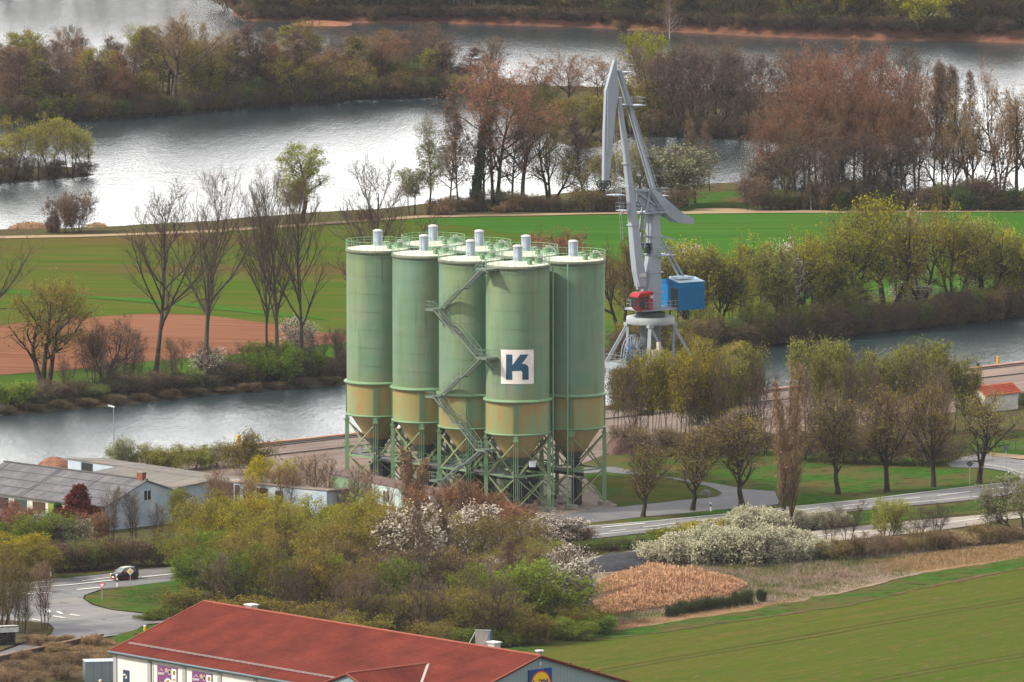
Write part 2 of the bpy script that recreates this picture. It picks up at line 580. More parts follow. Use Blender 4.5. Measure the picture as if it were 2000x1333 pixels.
m_asph = noise_mat('asphalt', [(0.3, (0.112, 0.112, 0.120)), (0.5, (0.150, 0.150, 0.158)), (0.7, (0.184, 0.180, 0.180))],
                   scale=(0.08, 0.35, 1), rot=(0, 0, R(-35)), second=[((0.20, 0.19, 0.175), 0.12, 0.5, 0.75), ((0.085, 0.085, 0.09), (0.03, 0.7, 1), 0.55, 0.68), ((0.07, 0.07, 0.075), (0.25, 0.25, 1), 0.64, 0.67)], spec=0.25, rough=0.75)
m_asph_dark = noise_mat('asphalt_dark', [(0.3, (0.088, 0.088, 0.100)), (0.5, (0.116, 0.116, 0.128)), (0.7, (0.144, 0.140, 0.144))],
                        scale=(0.25, 0.25, 1), spec=0.25, rough=0.75)
m_path = noise_mat('worn_track', [(0.3, (0.221, 0.200, 0.183)), (0.5, (0.289, 0.264, 0.238)), (0.7, (0.340, 0.306, 0.264))],
                   scale=(0.2, 0.5, 1), rot=(0, 0, R(-35)), spec=0.0)
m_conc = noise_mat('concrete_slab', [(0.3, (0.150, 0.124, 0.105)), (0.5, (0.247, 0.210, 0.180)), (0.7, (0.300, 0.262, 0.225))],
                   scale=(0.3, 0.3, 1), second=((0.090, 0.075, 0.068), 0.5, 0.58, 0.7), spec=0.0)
m_quay = noise_mat('quay_paving', [(0.3, (0.145, 0.111, 0.098)), (0.5, (0.191, 0.153, 0.136)), (0.7, (0.230, 0.187, 0.170))],
                   scale=(0.06, 0.3, 1), rot=(0, 0, R(-38)), second=((0.272, 0.200, 0.170), (0.03, 0.12, 1), 0.55, 0.7), spec=0.0)
m_paint = noise_mat('road_paint', [(0.35, (0.55, 0.55, 0.53)), (0.6, (0.75, 0.75, 0.73))], scale=(3, 3, 3), spec=0.2)
m_forest_floor = noise_mat('leaf_litter', [(0.3, (0.05, 0.04, 0.028)), (0.5, (0.095, 0.07, 0.045)), (0.62, (0.06, 0.08, 0.022)), (0.72, (0.13, 0.10, 0.06))],
                           scale=(0.4, 0.4, 1), spec=0.0, bump=0.8, bumpscale=1.5)
m_dry_mat = noise_mat('dry_grass_mat', [(0.3, (0.118, 0.086, 0.059)), (0.45, (0.208, 0.155, 0.114)), (0.58, (0.270, 0.212, 0.158)), (0.7, (0.118, 0.113, 0.040))],
                      scale=(0.35, 0.6, 1), distort=1.2, second=((0.067, 0.103, 0.020), 0.09, 0.55, 0.66), spec=0.0, bump=0.9, bumpscale=1.2)
m_straw = noise_mat('straw_ground', [(0.3, (0.176, 0.112, 0.060)), (0.5, (0.272, 0.176, 0.104)), (0.7, (0.136, 0.104, 0.048))],
                    scale=(0.5, 0.5, 1), spec=0.0, bump=0.8, bumpscale=1.5)
m_field_near = noise_mat('field_near', [(0.3, (0.048, 0.074, 0.010)), (0.46, (0.066, 0.092, 0.012)), (0.56, (0.085, 0.092, 0.017)), (0.68, (0.11, 0.085, 0.028))],
                         scale=(0.03, 1.1, 1), rot=(0, 0, R(-50)), detail=9,
                         second=[((0.050, 0.088, 0.010), (0.008, 0.05, 1), 0.46, 0.66), ((0.075, 0.068, 0.024), (0.5, 3.2, 1), 0.5, 0.66), ((0.16, 0.095, 0.05), (0.3, 2.6, 1), 0.60, 0.72)], spec=0.0, bump=0.5, bumpscale=3)

# fields beyond the river
sheet('field', [(-700, 490), (0, 466), (200, 462), (420, 453), (620, 440), (830, 426), (1200, 420), (1350, 417), (1480, 417), (1700, 416), (2700, 412),
                (2700, 560), (2000, 580), (1500, 630), (1200, 650), (900, 668), (660, 655), (400, 617), (300, 612), (150, 622), (0, 635), (-700, 690)], 0.03, m_field_olive)
sheet('young_wheat', [(790, 432), (860, 427), (1200, 421), (1350, 418), (1700, 416), (2700, 412), (2700, 545), (2000, 560), (1600, 590), (1300, 560), (1150, 478), (1000, 455), (880, 440)], 0.07, m_field_bright, jit=0.5)
sheet('grass_strip', [(-300, 560), (0, 567), (150, 575), (300, 585), (480, 603), (640, 622), (640, 626), (480, 611), (300, 592), (150, 581), (0, 573), (-300, 566)], 0.11, m_field_bright, jit=0.5)
sheet('field_margin', [(-700, 800), (0, 768), (180, 752), (330, 738), (500, 722), (680, 705), (900, 690), (1250, 672), (1600, 640), (1900, 605), (2500, 555), (2500, 540), (1500, 615), (900, 640), (650, 655), (0, 700), (-700, 750)], 0.07, m_field_mid)
sheet('ploughed_field', [(-700, 680), (0, 636), (150, 622), (290, 612), (400, 616), (560, 636), (670, 655), (900, 668), (900, 650), (670, 664), (560, 684), (430, 695), (300, 706), (140, 722), (0, 733), (-700, 790)][0:8] + [(900, 675), (670, 668), (560, 682), (430, 694), (300, 706), (140, 722), (0, 733), (-700, 790)], 0.11, m_plough, jit=0.4)
sheet('farm_track', [(-700, 485), (0, 461), (200, 458), (420, 449), (620, 435), (830, 421), (1200, 415), (1345, 412), (1360, 408), (1420, 407), (1490, 411), (2700, 409),
                     (2700, 411), (1490, 416), (1350, 418), (1200, 418), (830, 425), (620, 439), (420, 454), (200, 462), (0, 466), (-700, 490)], 0.15, m_track, jit=0.25)
sheet('meadow', [(1330, 378), (1440, 374), (1480, 385), (1500, 406), (1420, 405), (1340, 411), (1250, 412), (1290, 395)], 0.05, m_grass)

# quay and yard
m_wall = noise_mat('quay_wall_concrete', [(0.3, (0.16, 0.12, 0.10)), (0.6, (0.30, 0.24, 0.20))], scale=(0.5, 0.5, 2), spec=0.0)
m_kerb_red = noise_mat('quay_edge_stone', [(0.3, (0.33, 0.17, 0.12)), (0.6, (0.46, 0.27, 0.20))], scale=(0.5, 0.5, 1), spec=0.0)
qt = [G(x, y, 0.12) for x, y in QUAY]
b = MB(); b2 = MB()
for a, c in zip(qt[:-1], qt[1:]):
    n_ = Vector((-(c - a).y, (c - a).x, 0)).normalized()
    dn_ = Vector((0, 0, -3))
    b.quad(a, c, c + dn_, a + dn_)
    b.quad(a, a - n_ * 0.9, c - n_ * 0.9, c)
    for s_ in (1,):
        e = Vector((0, 0, 0.14))
        b2.add([a, c, c - n_ * 0.8, a - n_ * 0.8, a + e, c + e, c - n_ * 0.8 + e, a - n_ * 0.8 + e],
               [(0, 1, 5, 4), (1, 2, 6, 5), (2, 3, 7, 6), (3, 0, 4, 7), (4, 5, 6, 7)])
b.build('quay_wall', m_wall, kind='structure', fix=False)
b2.build('quay_edge', m_kerb_red, kind='structure', fix=False)
sheet('quay_paving', [(x, y + 0.5) for x, y in QUAY] + [(2900, 730), (2000, 790), (1860, 806), (1700, 830), (1500, 850), (1330, 862), (1200, 880), (1080, 930), (900, 965), (600, 985), (420, 985), (388, 925), (300, 905), (-900, 1040)], 0.06, m_quay, jit=0.0, step=12)
m_rail = mat('rail_steel', (0.07, 0.055, 0.05), 0.5, 0.6)
m_bed = noise_mat('rail_bed', [(0.3, (0.085, 0.07, 0.065)), (0.6, (0.13, 0.11, 0.10))], scale=(1, 1, 1), spec=0.0)
def along(p0, p1, off):
    """strip parallel to the quay edge, offset inland in metres"""
    a, c = G(*p0), G(*p1)
    n_ = Vector(((c - a).y, -(c - a).x, 0)).normalized()
    return a + n_ * off, c + n_ * off
for k, off in enumerate((3.2, 4.7, 12.8)):
    for (p0, p1) in (((388, 879), (1315, 779)), ((1315, 779), (2200, 684))):
        a, c = along(p0, p1, off)
        n_ = Vector(((c - a).y, -(c - a).x, 0)).normalized()
        if k != 1:
            w_ = 1.1 if k == 0 else 0.5
            MB().quad(*[Vector((q.x, q.y, 0.10)) for q in (a - n_ * w_, c - n_ * w_, c + n_ * w_, a + n_ * w_)]).build('rail_bed', m_bed, kind='structure')
        MB().beam((a.x, a.y, 0.17), (c.x, c.y, 0.17), 0.14, 0.12).build('crane_rail', m_rail, kind='structure')

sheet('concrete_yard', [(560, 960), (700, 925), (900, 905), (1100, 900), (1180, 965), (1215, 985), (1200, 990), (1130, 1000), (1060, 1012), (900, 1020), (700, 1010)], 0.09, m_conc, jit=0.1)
# lawns, side road, main road, track
sheet('lawn', [(1120, 905), (1150, 893), (1260, 888), (1500, 880), (1800, 860), (2000, 845), (2300, 820), (2300, 915), (2100, 925), (2000, 925), (1985, 938), (1957, 950), (1830, 963), (1694, 980), (1566, 993), (1500, 1000), (1400, 1010), (1150, 1035), (1050, 1035), (1180, 985)], 0.03, m_grass)
sheet('lawn', [(1150, 935), (1190, 925), (1290, 935), (1380, 955), (1412, 963), (1400, 970), (1300, 980), (1210, 990), (1180, 975)], 0.12, m_grass_dry, jit=0.15)
sheet('side_road', [(1020, 1005), (1090, 1000), (1150, 993), (1210, 990), (1300, 980), (1385, 972), (1412, 963), (1385, 950), (1300, 933), (1180, 922), (1140, 925), (1140, 914), (1200, 912),
                    (1280, 928), (1400, 945), (1450, 955), (1515, 960), (1520, 985), (1470, 992), (1400, 996), (1330, 1003), (1240, 1011), (1150, 1022), (1100, 1030), (1020, 1035)], 0.08, m_asph_dark, jit=0.05)
MAIN_T = [(2400, 870), (2010, 931), (1987, 940), (1900, 950), (1830, 958), (1694, 975), (1566, 988), (1426, 1003), (1290, 1016), (1150, 1027), (1000, 1044), (700, 1075), (450, 1098), (300, 1109), (200, 1122), (100, 1131), (60, 1135), (0, 1140), (-300, 1168)]
MAIN_B = [(-300, 1245), (0, 1200), (60, 1190), (100, 1160), (150, 1157), (330, 1136), (450, 1122), (700, 1096), (1000, 1069), (1150, 1053), (1320, 1034), (1460, 1020), (1681, 997), (1800, 986), (1915, 975), (1960, 968), (2010, 958), (2400, 900)]
sheet('main_road', MAIN_T + MAIN_B, 0.10, m_asph, jit=0.05)
sheet('side_road', [(1880, 893), (1920, 885), (1985, 898), (2100, 905), (2400, 900), (2400, 935), (2010, 962), (1990, 942), (1994, 935), (1975, 922), (1925, 914), (1860, 913), (1850, 905)], 0.13, m_asph, jit=0.05)
sheet('pavement', [(1930, 890), (1990, 896), (2200, 900), (2200, 893), (1995, 889), (1935, 884)], 0.16, m_track, jit=0.05)
sheet('junction_road', [(330, 1205), (300, 1201), (220, 1192), (180, 1182), (163, 1170), (165, 1163), (200, 1150), (250, 1143), (150, 1150), (50, 1160), (-60, 1172), (-60, 1215),
                        (55, 1213), (95, 1217), (106, 1228), (100, 1240), (60, 1253), (0, 1275), (-60, 1295), (-60, 1308), (0, 1288), (100, 1262), (190, 1246), (230, 1240), (262, 1232), (285, 1220), (320, 1216), (400, 1212)], 0.14, m_asph, jit=0.05)
sheet('asphalt_patch', [(55, 1214), (95, 1218), (106, 1228), (100, 1240), (60, 1253), (0, 1275), (-60, 1295), (-60, 1303), (0, 1284), (100, 1258), (190, 1244), (262, 1228), (300, 1216), (180, 1222)], 0.17, m_asph_dark, jit=0.1)
sheet('verge', [(330, 1136), (270, 1143), (205, 1152), (168, 1163), (165, 1170), (182, 1181), (222, 1191), (305, 1199), (420, 1205), (560, 1180), (500, 1120)], 0.19, m_grass, jit=0.1)
sheet('verge', [(215, 1245), (235, 1238), (262, 1231), (290, 1222), (340, 1215), (330, 1260), (240, 1262)], 0.19, m_grass, jit=0.1)
sheet('verge', [(120, 1125), (200, 1116), (300, 1105), (520, 1085), (520, 1092), (300, 1109), (200, 1121), (120, 1130)], 0.12, m_grass, jit=0.1)
sheet('verge', [(1040, 1066), (1150, 1055), (1320, 1037), (1460, 1023), (1681, 1000), (1915, 979), (2000, 966), (2300, 935), (2300, 980), (2000, 994), (1940, 1000), (1800, 1012), (1600, 1032), (1500, 1045), (1300, 1062), (1150, 1075), (1040, 1086)], 0.07, m_grass)
sheet('farm_track', [(2300, 965), (2000, 998), (1949, 1003), (1800, 1016), (1600, 1037), (1540, 1045), (1300, 1068), (1150, 1088), (1100, 1098), (980, 1118), (860, 1140), (740, 1170), (620, 1200), (560, 1230),
                     (575, 1236), (640, 1210), (760, 1178), (870, 1154), (990, 1128), (1110, 1106), (1160, 1100), (1300, 1082), (1500, 1068), (1600, 1060), (1800, 1040), (1900, 1028), (1960, 1015), (2300, 985)], 0.10, m_path, jit=0.15)
sheet('woodland_floor', [(300, 1090), (700, 1055), (1000, 1030), (1030, 1040), (1000, 1072), (1130, 1095), (1160, 1110), (1200, 1215), (1160, 1235), (1000, 1262), (900, 1275), (500, 1260), (330, 1215), (420, 1205), (560, 1180), (420, 1150)], 0.045, m_forest_floor)
sheet('dry_grass_patch', [(1120, 1120), (1270, 1085), (1600, 1070), (1700, 1060), (1900, 1040), (2300, 1000), (2300, 1060), (1990, 1095), (1800, 1120), (1600, 1170), (1480, 1190), (1290, 1215), (1180, 1235), (1150, 1215), (1180, 1180)], 0.06, m_dry_mat)
sheet('straw_patch', [(1680, 1100), (1800, 1080), (2300, 1040), (2300, 1062), (1990, 1094), (1800, 1118), (1720, 1116)], 0.09, m_straw, jit=0.4)
sheet('straw_patch', [(1200, 1215), (1300, 1205), (1480, 1185), (1500, 1180), (1560, 1172), (1500, 1190), (1300, 1218), (1210, 1232)], 0.09, m_straw, jit=0.4)
sheet('field', [(2500, 1020), (2000, 1092), (1800, 1130), (1600, 1172), (1480, 1196), (1300, 1220), (1150, 1245), (1000, 1268), (850, 1290), (850, 1500), (2500, 1500)], 0.10, m_field_near)
sheet('field_margin', [(2500, 1015), (2000, 1088), (1800, 1122), (1660, 1158), (1590, 1166), (1480, 1190), (1300, 1216), (1150, 1241), (1000, 1264), (1000, 1276), (1150, 1252), (1300, 1233), (1480, 1207), (1660, 1181), (1800, 1148), (2000, 1108), (2500, 1036)], 0.125, m_grass, jit=0.35, step=1.2)
sheet('field_track', [(2500, 1035), (2000, 1107), (1800, 1147), (1660, 1180), (1480, 1206), (1300, 1232), (1150, 1251), (1100, 1256), (1100, 1257), (1150, 1252.5), (1300, 1233.6), (1480, 1208), (1660, 1182.5), (1800, 1149.5), (2000, 1110), (2500, 1039)], 0.15,
      noise_mat('rutted_soil', [(0.3, (0.05, 0.045, 0.025)), (0.5, (0.13, 0.085, 0.05)), (0.6, (0.07, 0.09, 0.02))], scale=(0.4, 0.4, 1), spec=0.0), jit=0.25, step=1.0)
sheet('rough_ground', [(-300, 1310), (0, 1290), (100, 1265), (190, 1249), (235, 1243), (250, 1262), (215, 1275), (215, 1420), (-300, 1420)], 0.05, m_forest_floor, jit=0.2)
sheet('bare_ground', [(-300, 1200), (20, 1212), (55, 1214), (90, 1218), (102, 1228), (96, 1238), (60, 1250), (0, 1272), (-300, 1330)], 0.19, m_forest_floor, jit=0.2)

# lane markings
def stripe(p0, p1, w_, z=0.21, name='road_marking'):
    a, c = G(*p0, z), G(*p1, z)
    n_ = Vector((-(c - a).y, (c - a).x, 0)).normalized() * w_ / 2
    MB().quad(a - n_, c - n_, c + n_, a + n_).build(name, m_paint, kind='structure')
def lines(pts, w_=0.25, dash=None, z=0.21):
    P = densify(np.array([[G(x, y).x, G(x, y).y] for x, y in pts]), 3.0, closed=False)
    b = MB()
    s_ = 0.0
    for i in range(len(P) - 1):
        a, c = Vector((*P[i], z)), Vector((*P[i + 1], z))
        s_ += (c - a).length
        if dash and (s_ % (dash[0] + dash[1])) > dash[0]:
            continue
        n_ = Vector((-(c - a).y, (c - a).x, 0)).normalized() * w_ / 2
        b.quad(a - n_, c - n_, c + n_, a + n_)
    b.build('road_marking', m_paint, kind='structure')
lines([(1150, 1049), (1320, 1031), (1681, 994), (1915, 972), (1975, 964)], 0.2)
lines([(1150, 1031), (1290, 1019.5), (1426, 1006), (1566, 991), (1694, 978), (1830, 961), (1975, 944)], 0.2)
lines([(1190, 1041), (1320, 1025), (1440, 1012), (1600, 995), (1694, 986), (1830, 971), (1960, 955)], 0.25, (5, 4))
lines([(1175, 1033), (1260, 1025), (1330, 1017)], 0.45, (9, 8))
lines([(40, 1153.5), (150, 1144), (250, 1133), (420, 1116)], 0.35)
lines([(0, 1148), (105, 1138), (160, 1138), (250, 1126.5), (300, 1122)], 0.3, (9, 3))
lines([(45, 1164), (100, 1160), (150, 1155), (200, 1150), (260, 1144)], 0.5, (4, 5))
for a_, c_ in (((112, 1194), (121, 1199)), ((137, 1200), (155, 1203)), ((103, 1203), (126, 1207)), ((60, 1209), (80, 1212)), ((90, 1188), (97, 1196)), ((70, 1137), (88, 1136))):
    stripe(a_, c_, 0.4)
lines([(1200, 1090), (1500, 1059), (1800, 1030), (1960, 1010)], 0.2)
lines([(1890, 905), (1960, 915), (2000, 928)], 0.15)

# tramlines left by the sprayer
m_tram = noise_mat('tramline_soil', [(0.35, (0.055, 0.060, 0.014)), (0.6, (0.10, 0.085, 0.035))], scale=(0.6, 0.6, 1), spec=0.0)
def tram(p0, p1, offs, z, m=None):
    a, c = G(*p0), G(*p1)
    n_ = Vector(((c - a).y, -(c - a).x, 0)).normalized()
    for o_ in offs:
        b = MB()
        for g_ in (-0.9, 0.9):
            pts = [a.lerp(c, k / 24) + n_ * (o_ + g_ + 0.25 * math.sin(k * 0.7 + o_)) for k in range(25)]
            for q, r_ in zip(pts[:-1], pts[1:]):
                e = n_ * 0.10
                b.quad(Vector((q.x - e.x, q.y - e.y, z)), Vector((r_.x - e.x, r_.y - e.y, z)), Vector((r_.x + e.x, r_.y + e.y, z)), Vector((q.x + e.x, q.y + e.y, z)))
        b.build('tramline', m or m_tram, kind='structure')
tram((900, 1310), (2100, 1107), (14, 44), 0.16)
tram((-60, 478), (900, 440), (12, 36, 60), 0.10, noise_mat('tramline_green', [(0.35, (0.035, 0.07, 0.012)), (0.6, (0.06, 0.08, 0.02))], scale=(0.5, 0.5, 1), spec=0.0))
tram((950, 436), (2050, 424), (6, 30), 0.12, noise_mat('tramline_bright', [(0.35, (0.035, 0.075, 0.012)), (0.6, (0.05, 0.09, 0.015))], scale=(0.5, 0.5, 1), spec=0.0))
# ================================================================ the eight silos
def paint_mat(name, stops, streak=None, streak_amt=(0.5, 0.7), rough=0.55, patch=None, spec=0.3, zfade=None):
    """painted steel with vertical streaks; zfade=(colour, z_low, z_high) tints towards z_high in object space"""
    m = mat(name, stops[0][1], rough, 0, spec)
    b = m.node_tree.nodes['Principled BSDF']
    tc = N(m, 'ShaderNodeTexCoord')
    oi = N(m, 'ShaderNodeObjectInfo')
    ad = N(m, 'ShaderNodeVectorMath', operation='ADD')
    cx = N(m, 'ShaderNodeCombineXYZ')
    ml = N(m, 'ShaderNodeMath', operation='MULTIPLY'); ml.inputs[1].default_value = 50
    L(m, oi.outputs['Random'], ml.inputs[0]); L(m, ml.outputs[0], cx.inputs[0]); L(m, ml.outputs[0], cx.inputs[1])
    L(m, tc.outputs['Object'], ad.inputs[0]); L(m, cx.outputs[0], ad.inputs[1])
    def noise(scale, det=5, rg=0.6):
        mp = N(m, 'ShaderNodeMapping'); mp.inputs['Scale'].default_value = scale
        L(m, ad.outputs[0], mp.inputs['Vector'])
        n = N(m, 'ShaderNodeTexNoise'); n.inputs['Scale'].default_value = 1; n.inputs['Detail'].default_value = det
        n.inputs['Roughness'].default_value = rg
        L(m, mp.outputs[0], n.inputs['Vector'])
        return n.outputs[0]
    r = N(m, 'ShaderNodeValToRGB')
    e = r.color_ramp.elements
    e[0].position, e[0].color = stops[0][0], (*stops[0][1], 1)
    e[1].position, e[1].color = stops[-1][0], (*stops[-1][1], 1)
    for p, c in stops[1:-1]:
        q = e.new(p); q.color = (*c, 1)
    L(m, noise((0.35, 0.35, 0.06)), r.inputs[0])
    out = r.outputs[0]
    def over(fac, colour):
        nonlocal out
        mx = N(m, 'ShaderNodeMix', data_type='RGBA')
        L(m, fac, mx.inputs[0]); L(m, out, mx.inputs[6]); mx.inputs[7].default_value = (*colour, 1)
        out = mx.outputs[2]
    def rng_(f, lo, hi, a=0.0, c=1.0):
        mr = N(m, 'ShaderNodeMapRange'); L(m, f, mr.inputs[0])
        mr.inputs[1].default_value, mr.inputs[2].default_value, mr.inputs[3].default_value, mr.inputs[4].default_value = lo, hi, a, c
        return mr.outputs[0]
    if patch:
        for (colour, sc, lo, hi, amt) in patch:
            over(rng_(noise(sc), lo, hi, 0, amt), colour)
    if zfade:
        for (colour, z0, z1, amt, wob) in zfade:
            sp = N(m, 'ShaderNodeSeparateXYZ'); L(m, tc.outputs['Object'], sp.inputs[0])
            ma = N(m, 'ShaderNodeMath', operation='MULTIPLY_ADD')
            L(m, noise((0.8, 0.8, 0.15)), ma.inputs[0]); ma.inputs[1].default_value = wob; L(m, sp.outputs[2], ma.inputs[2])
            over(rng_(ma.outputs[0], z0 + wob * 0.5, z1 + wob * 0.5, 0, amt), colour)
    if streak:
        over(rng_(noise((1.6, 1.6, 0.07), 7, 0.7), streak_amt[0], streak_amt[1], 0, 0.75), streak)
    L(m, out, b.inputs['Base Color'])
    bp = N(m, 'ShaderNodeBump'); bp.inputs['Strength'].default_value = 0.15; bp.inputs['Distance'].default_value = 0.05
    L(m, noise((1.2, 1.2, 0.4), 3), bp.inputs['Height']); L(m, bp.outputs[0], b.inputs['Normal'])
    return m

GR = 4.34     # silo radius
Z_RIM, Z_RING, Z_BOT, Z_BRACE = 33.9, 15.5, 11.0, 5.2
m_shell = paint_mat('silo_green_paint', [(0.3, (0.105, 0.178, 0.108)), (0.5, (0.128, 0.215, 0.138)), (0.7, (0.152, 0.242, 0.165))],
                    streak=(0.065, 0.115, 0.07), streak_amt=(0.56, 0.72),
                    patch=[((0.23, 0.29, 0.13), (0.25, 0.25, 0.03), 0.47, 0.66, 0.7), ((0.13, 0.24, 0.19), (0.3, 0.3, 0.05), 0.5, 0.7, 0.6), ((0.17, 0.145, 0.08), (0.9, 0.9, 0.05), 0.55, 0.72, 0.75), ((0.19, 0.23, 0.17), (0.12, 0.12, 0.4), 0.5, 0.62, 0.45)],
                    zfade=[((0.06, 0.09, 0.06), 32.4, 34.3, 0.75, 2.6), ((0.17, 0.20, 0.10), 17.5, 15.6, 0.55, 1.6)])
m_lower = paint_mat('silo_ochre_stain', [(0.3, (0.19, 0.23, 0.095)), (0.5, (0.24, 0.22, 0.085)), (0.7, (0.29, 0.225, 0.08))],
                    streak=(0.14, 0.29, 0.19), streak_amt=(0.56, 0.68),
                    patch=[((0.15, 0.30, 0.19), (0.22, 0.22, 0.02), 0.47, 0.62, 0.85), ((0.32, 0.15, 0.05), (0.45, 0.45, 0.3), 0.52, 0.70, 0.75)],
                    zfade=[((0.33, 0.20, 0.07), 14.0, 15.6, 0.5, 1.5), ((0.19, 0.26, 0.13), 12.2, 11.0, 0.5, 1.0)])
m_cone = paint_mat('silo_cone_paint', [(0.3, (0.27, 0.23, 0.10)), (0.5, (0.35, 0.28, 0.115)), (0.7, (0.39, 0.30, 0.13))],
                   streak=(0.11, 0.10, 0.06), streak_amt=(0.58, 0.75),
                   zfade=[((0.28, 0.135, 0.045), 8.6, 7.8, 0.6, 1.0), ((0.045, 0.085, 0.075), 7.75, 7.45, 0.95, 0.6)])
m_green = paint_mat('steel_green_paint', [(0.3, (0.115, 0.205, 0.11)), (0.5, (0.15, 0.26, 0.145)), (0.7, (0.18, 0.29, 0.17))],
                    patch=[((0.24, 0.19, 0.08), (1.2, 1.2, 0.4), 0.55, 0.7, 0.6)], rough=0.5)
m_brace = paint_mat('brace_paint', [(0.3, (0.14, 0.22, 0.12)), (0.6, (0.24, 0.27, 0.14))], rough=0.55)
m_rim = paint_mat('rim_weathered', [(0.3, (0.09, 0.12, 0.085)), (0.5, (0.15, 0.17, 0.13)), (0.7, (0.22, 0.24, 0.18))], rough=0.8)
m_roof = noise_mat('silo_roof_paint', [(0.3, (0.50, 0.50, 0.40)), (0.5, (0.62, 0.64, 0.52)), (0.7, (0.52, 0.62, 0.50))], scale=(0.6, 0.6, 0.6),
                   second=((0.28, 0.31, 0.24), 1.1, 0.62, 0.75), spec=0.2)
m_rail_g = mat('railing_green', (0.20, 0.38, 0.24), 0.5)
m_vent = noise_mat('vent_grey', [(0.3, (0.23, 0.28, 0.36)), (0.7, (0.33, 0.385, 0.45))], scale=(3, 3, 0.6), spec=0.3, rough=0.45)
m_cap = mat('vent_cap', (0.46, 0.47, 0.50), 0.5)
m_dark = mat('dark_steel', (0.035, 0.045, 0.045), 0.6)
m_foot = noise_mat('footing_concrete', [(0.3, (0.20, 0.18, 0.15)), (0.6, (0.33, 0.30, 0.26))], scale=(1.5, 1.5, 1.5), spec=0.1)
m_pipe = noise_mat('pipe_galvanised', [(0.3, (0.26, 0.25, 0.25)), (0.6, (0.46, 0.44, 0.44))], scale=(3, 3, 3), spec=0.4, rough=0.4)
m_grate = mat('grating_steel', (0.13, 0.135, 0.15), 0.6, 0.2)

def ring_rail(b, r, z, h, n_post=24, th=0.035, rails=3, gap=None):
    for j in range(rails):
        zz = z + h * (j + 1) / rails
        pts = [(r * math.cos(2 * math.pi * i / 48), r * math.sin(2 * math.pi * i / 48), zz) for i in range(48)]
        b.tube(pts, th * (1.25 if j == rails - 1 else 0.8), 5, closed=True)
    for i in range(n_post):
        a = 2 * math.pi * i / n_post
        b.tube([(r * math.cos(a), r * math.sin(a), z), (r * math.cos(a), r * math.sin(a), z + h)], th, 4)

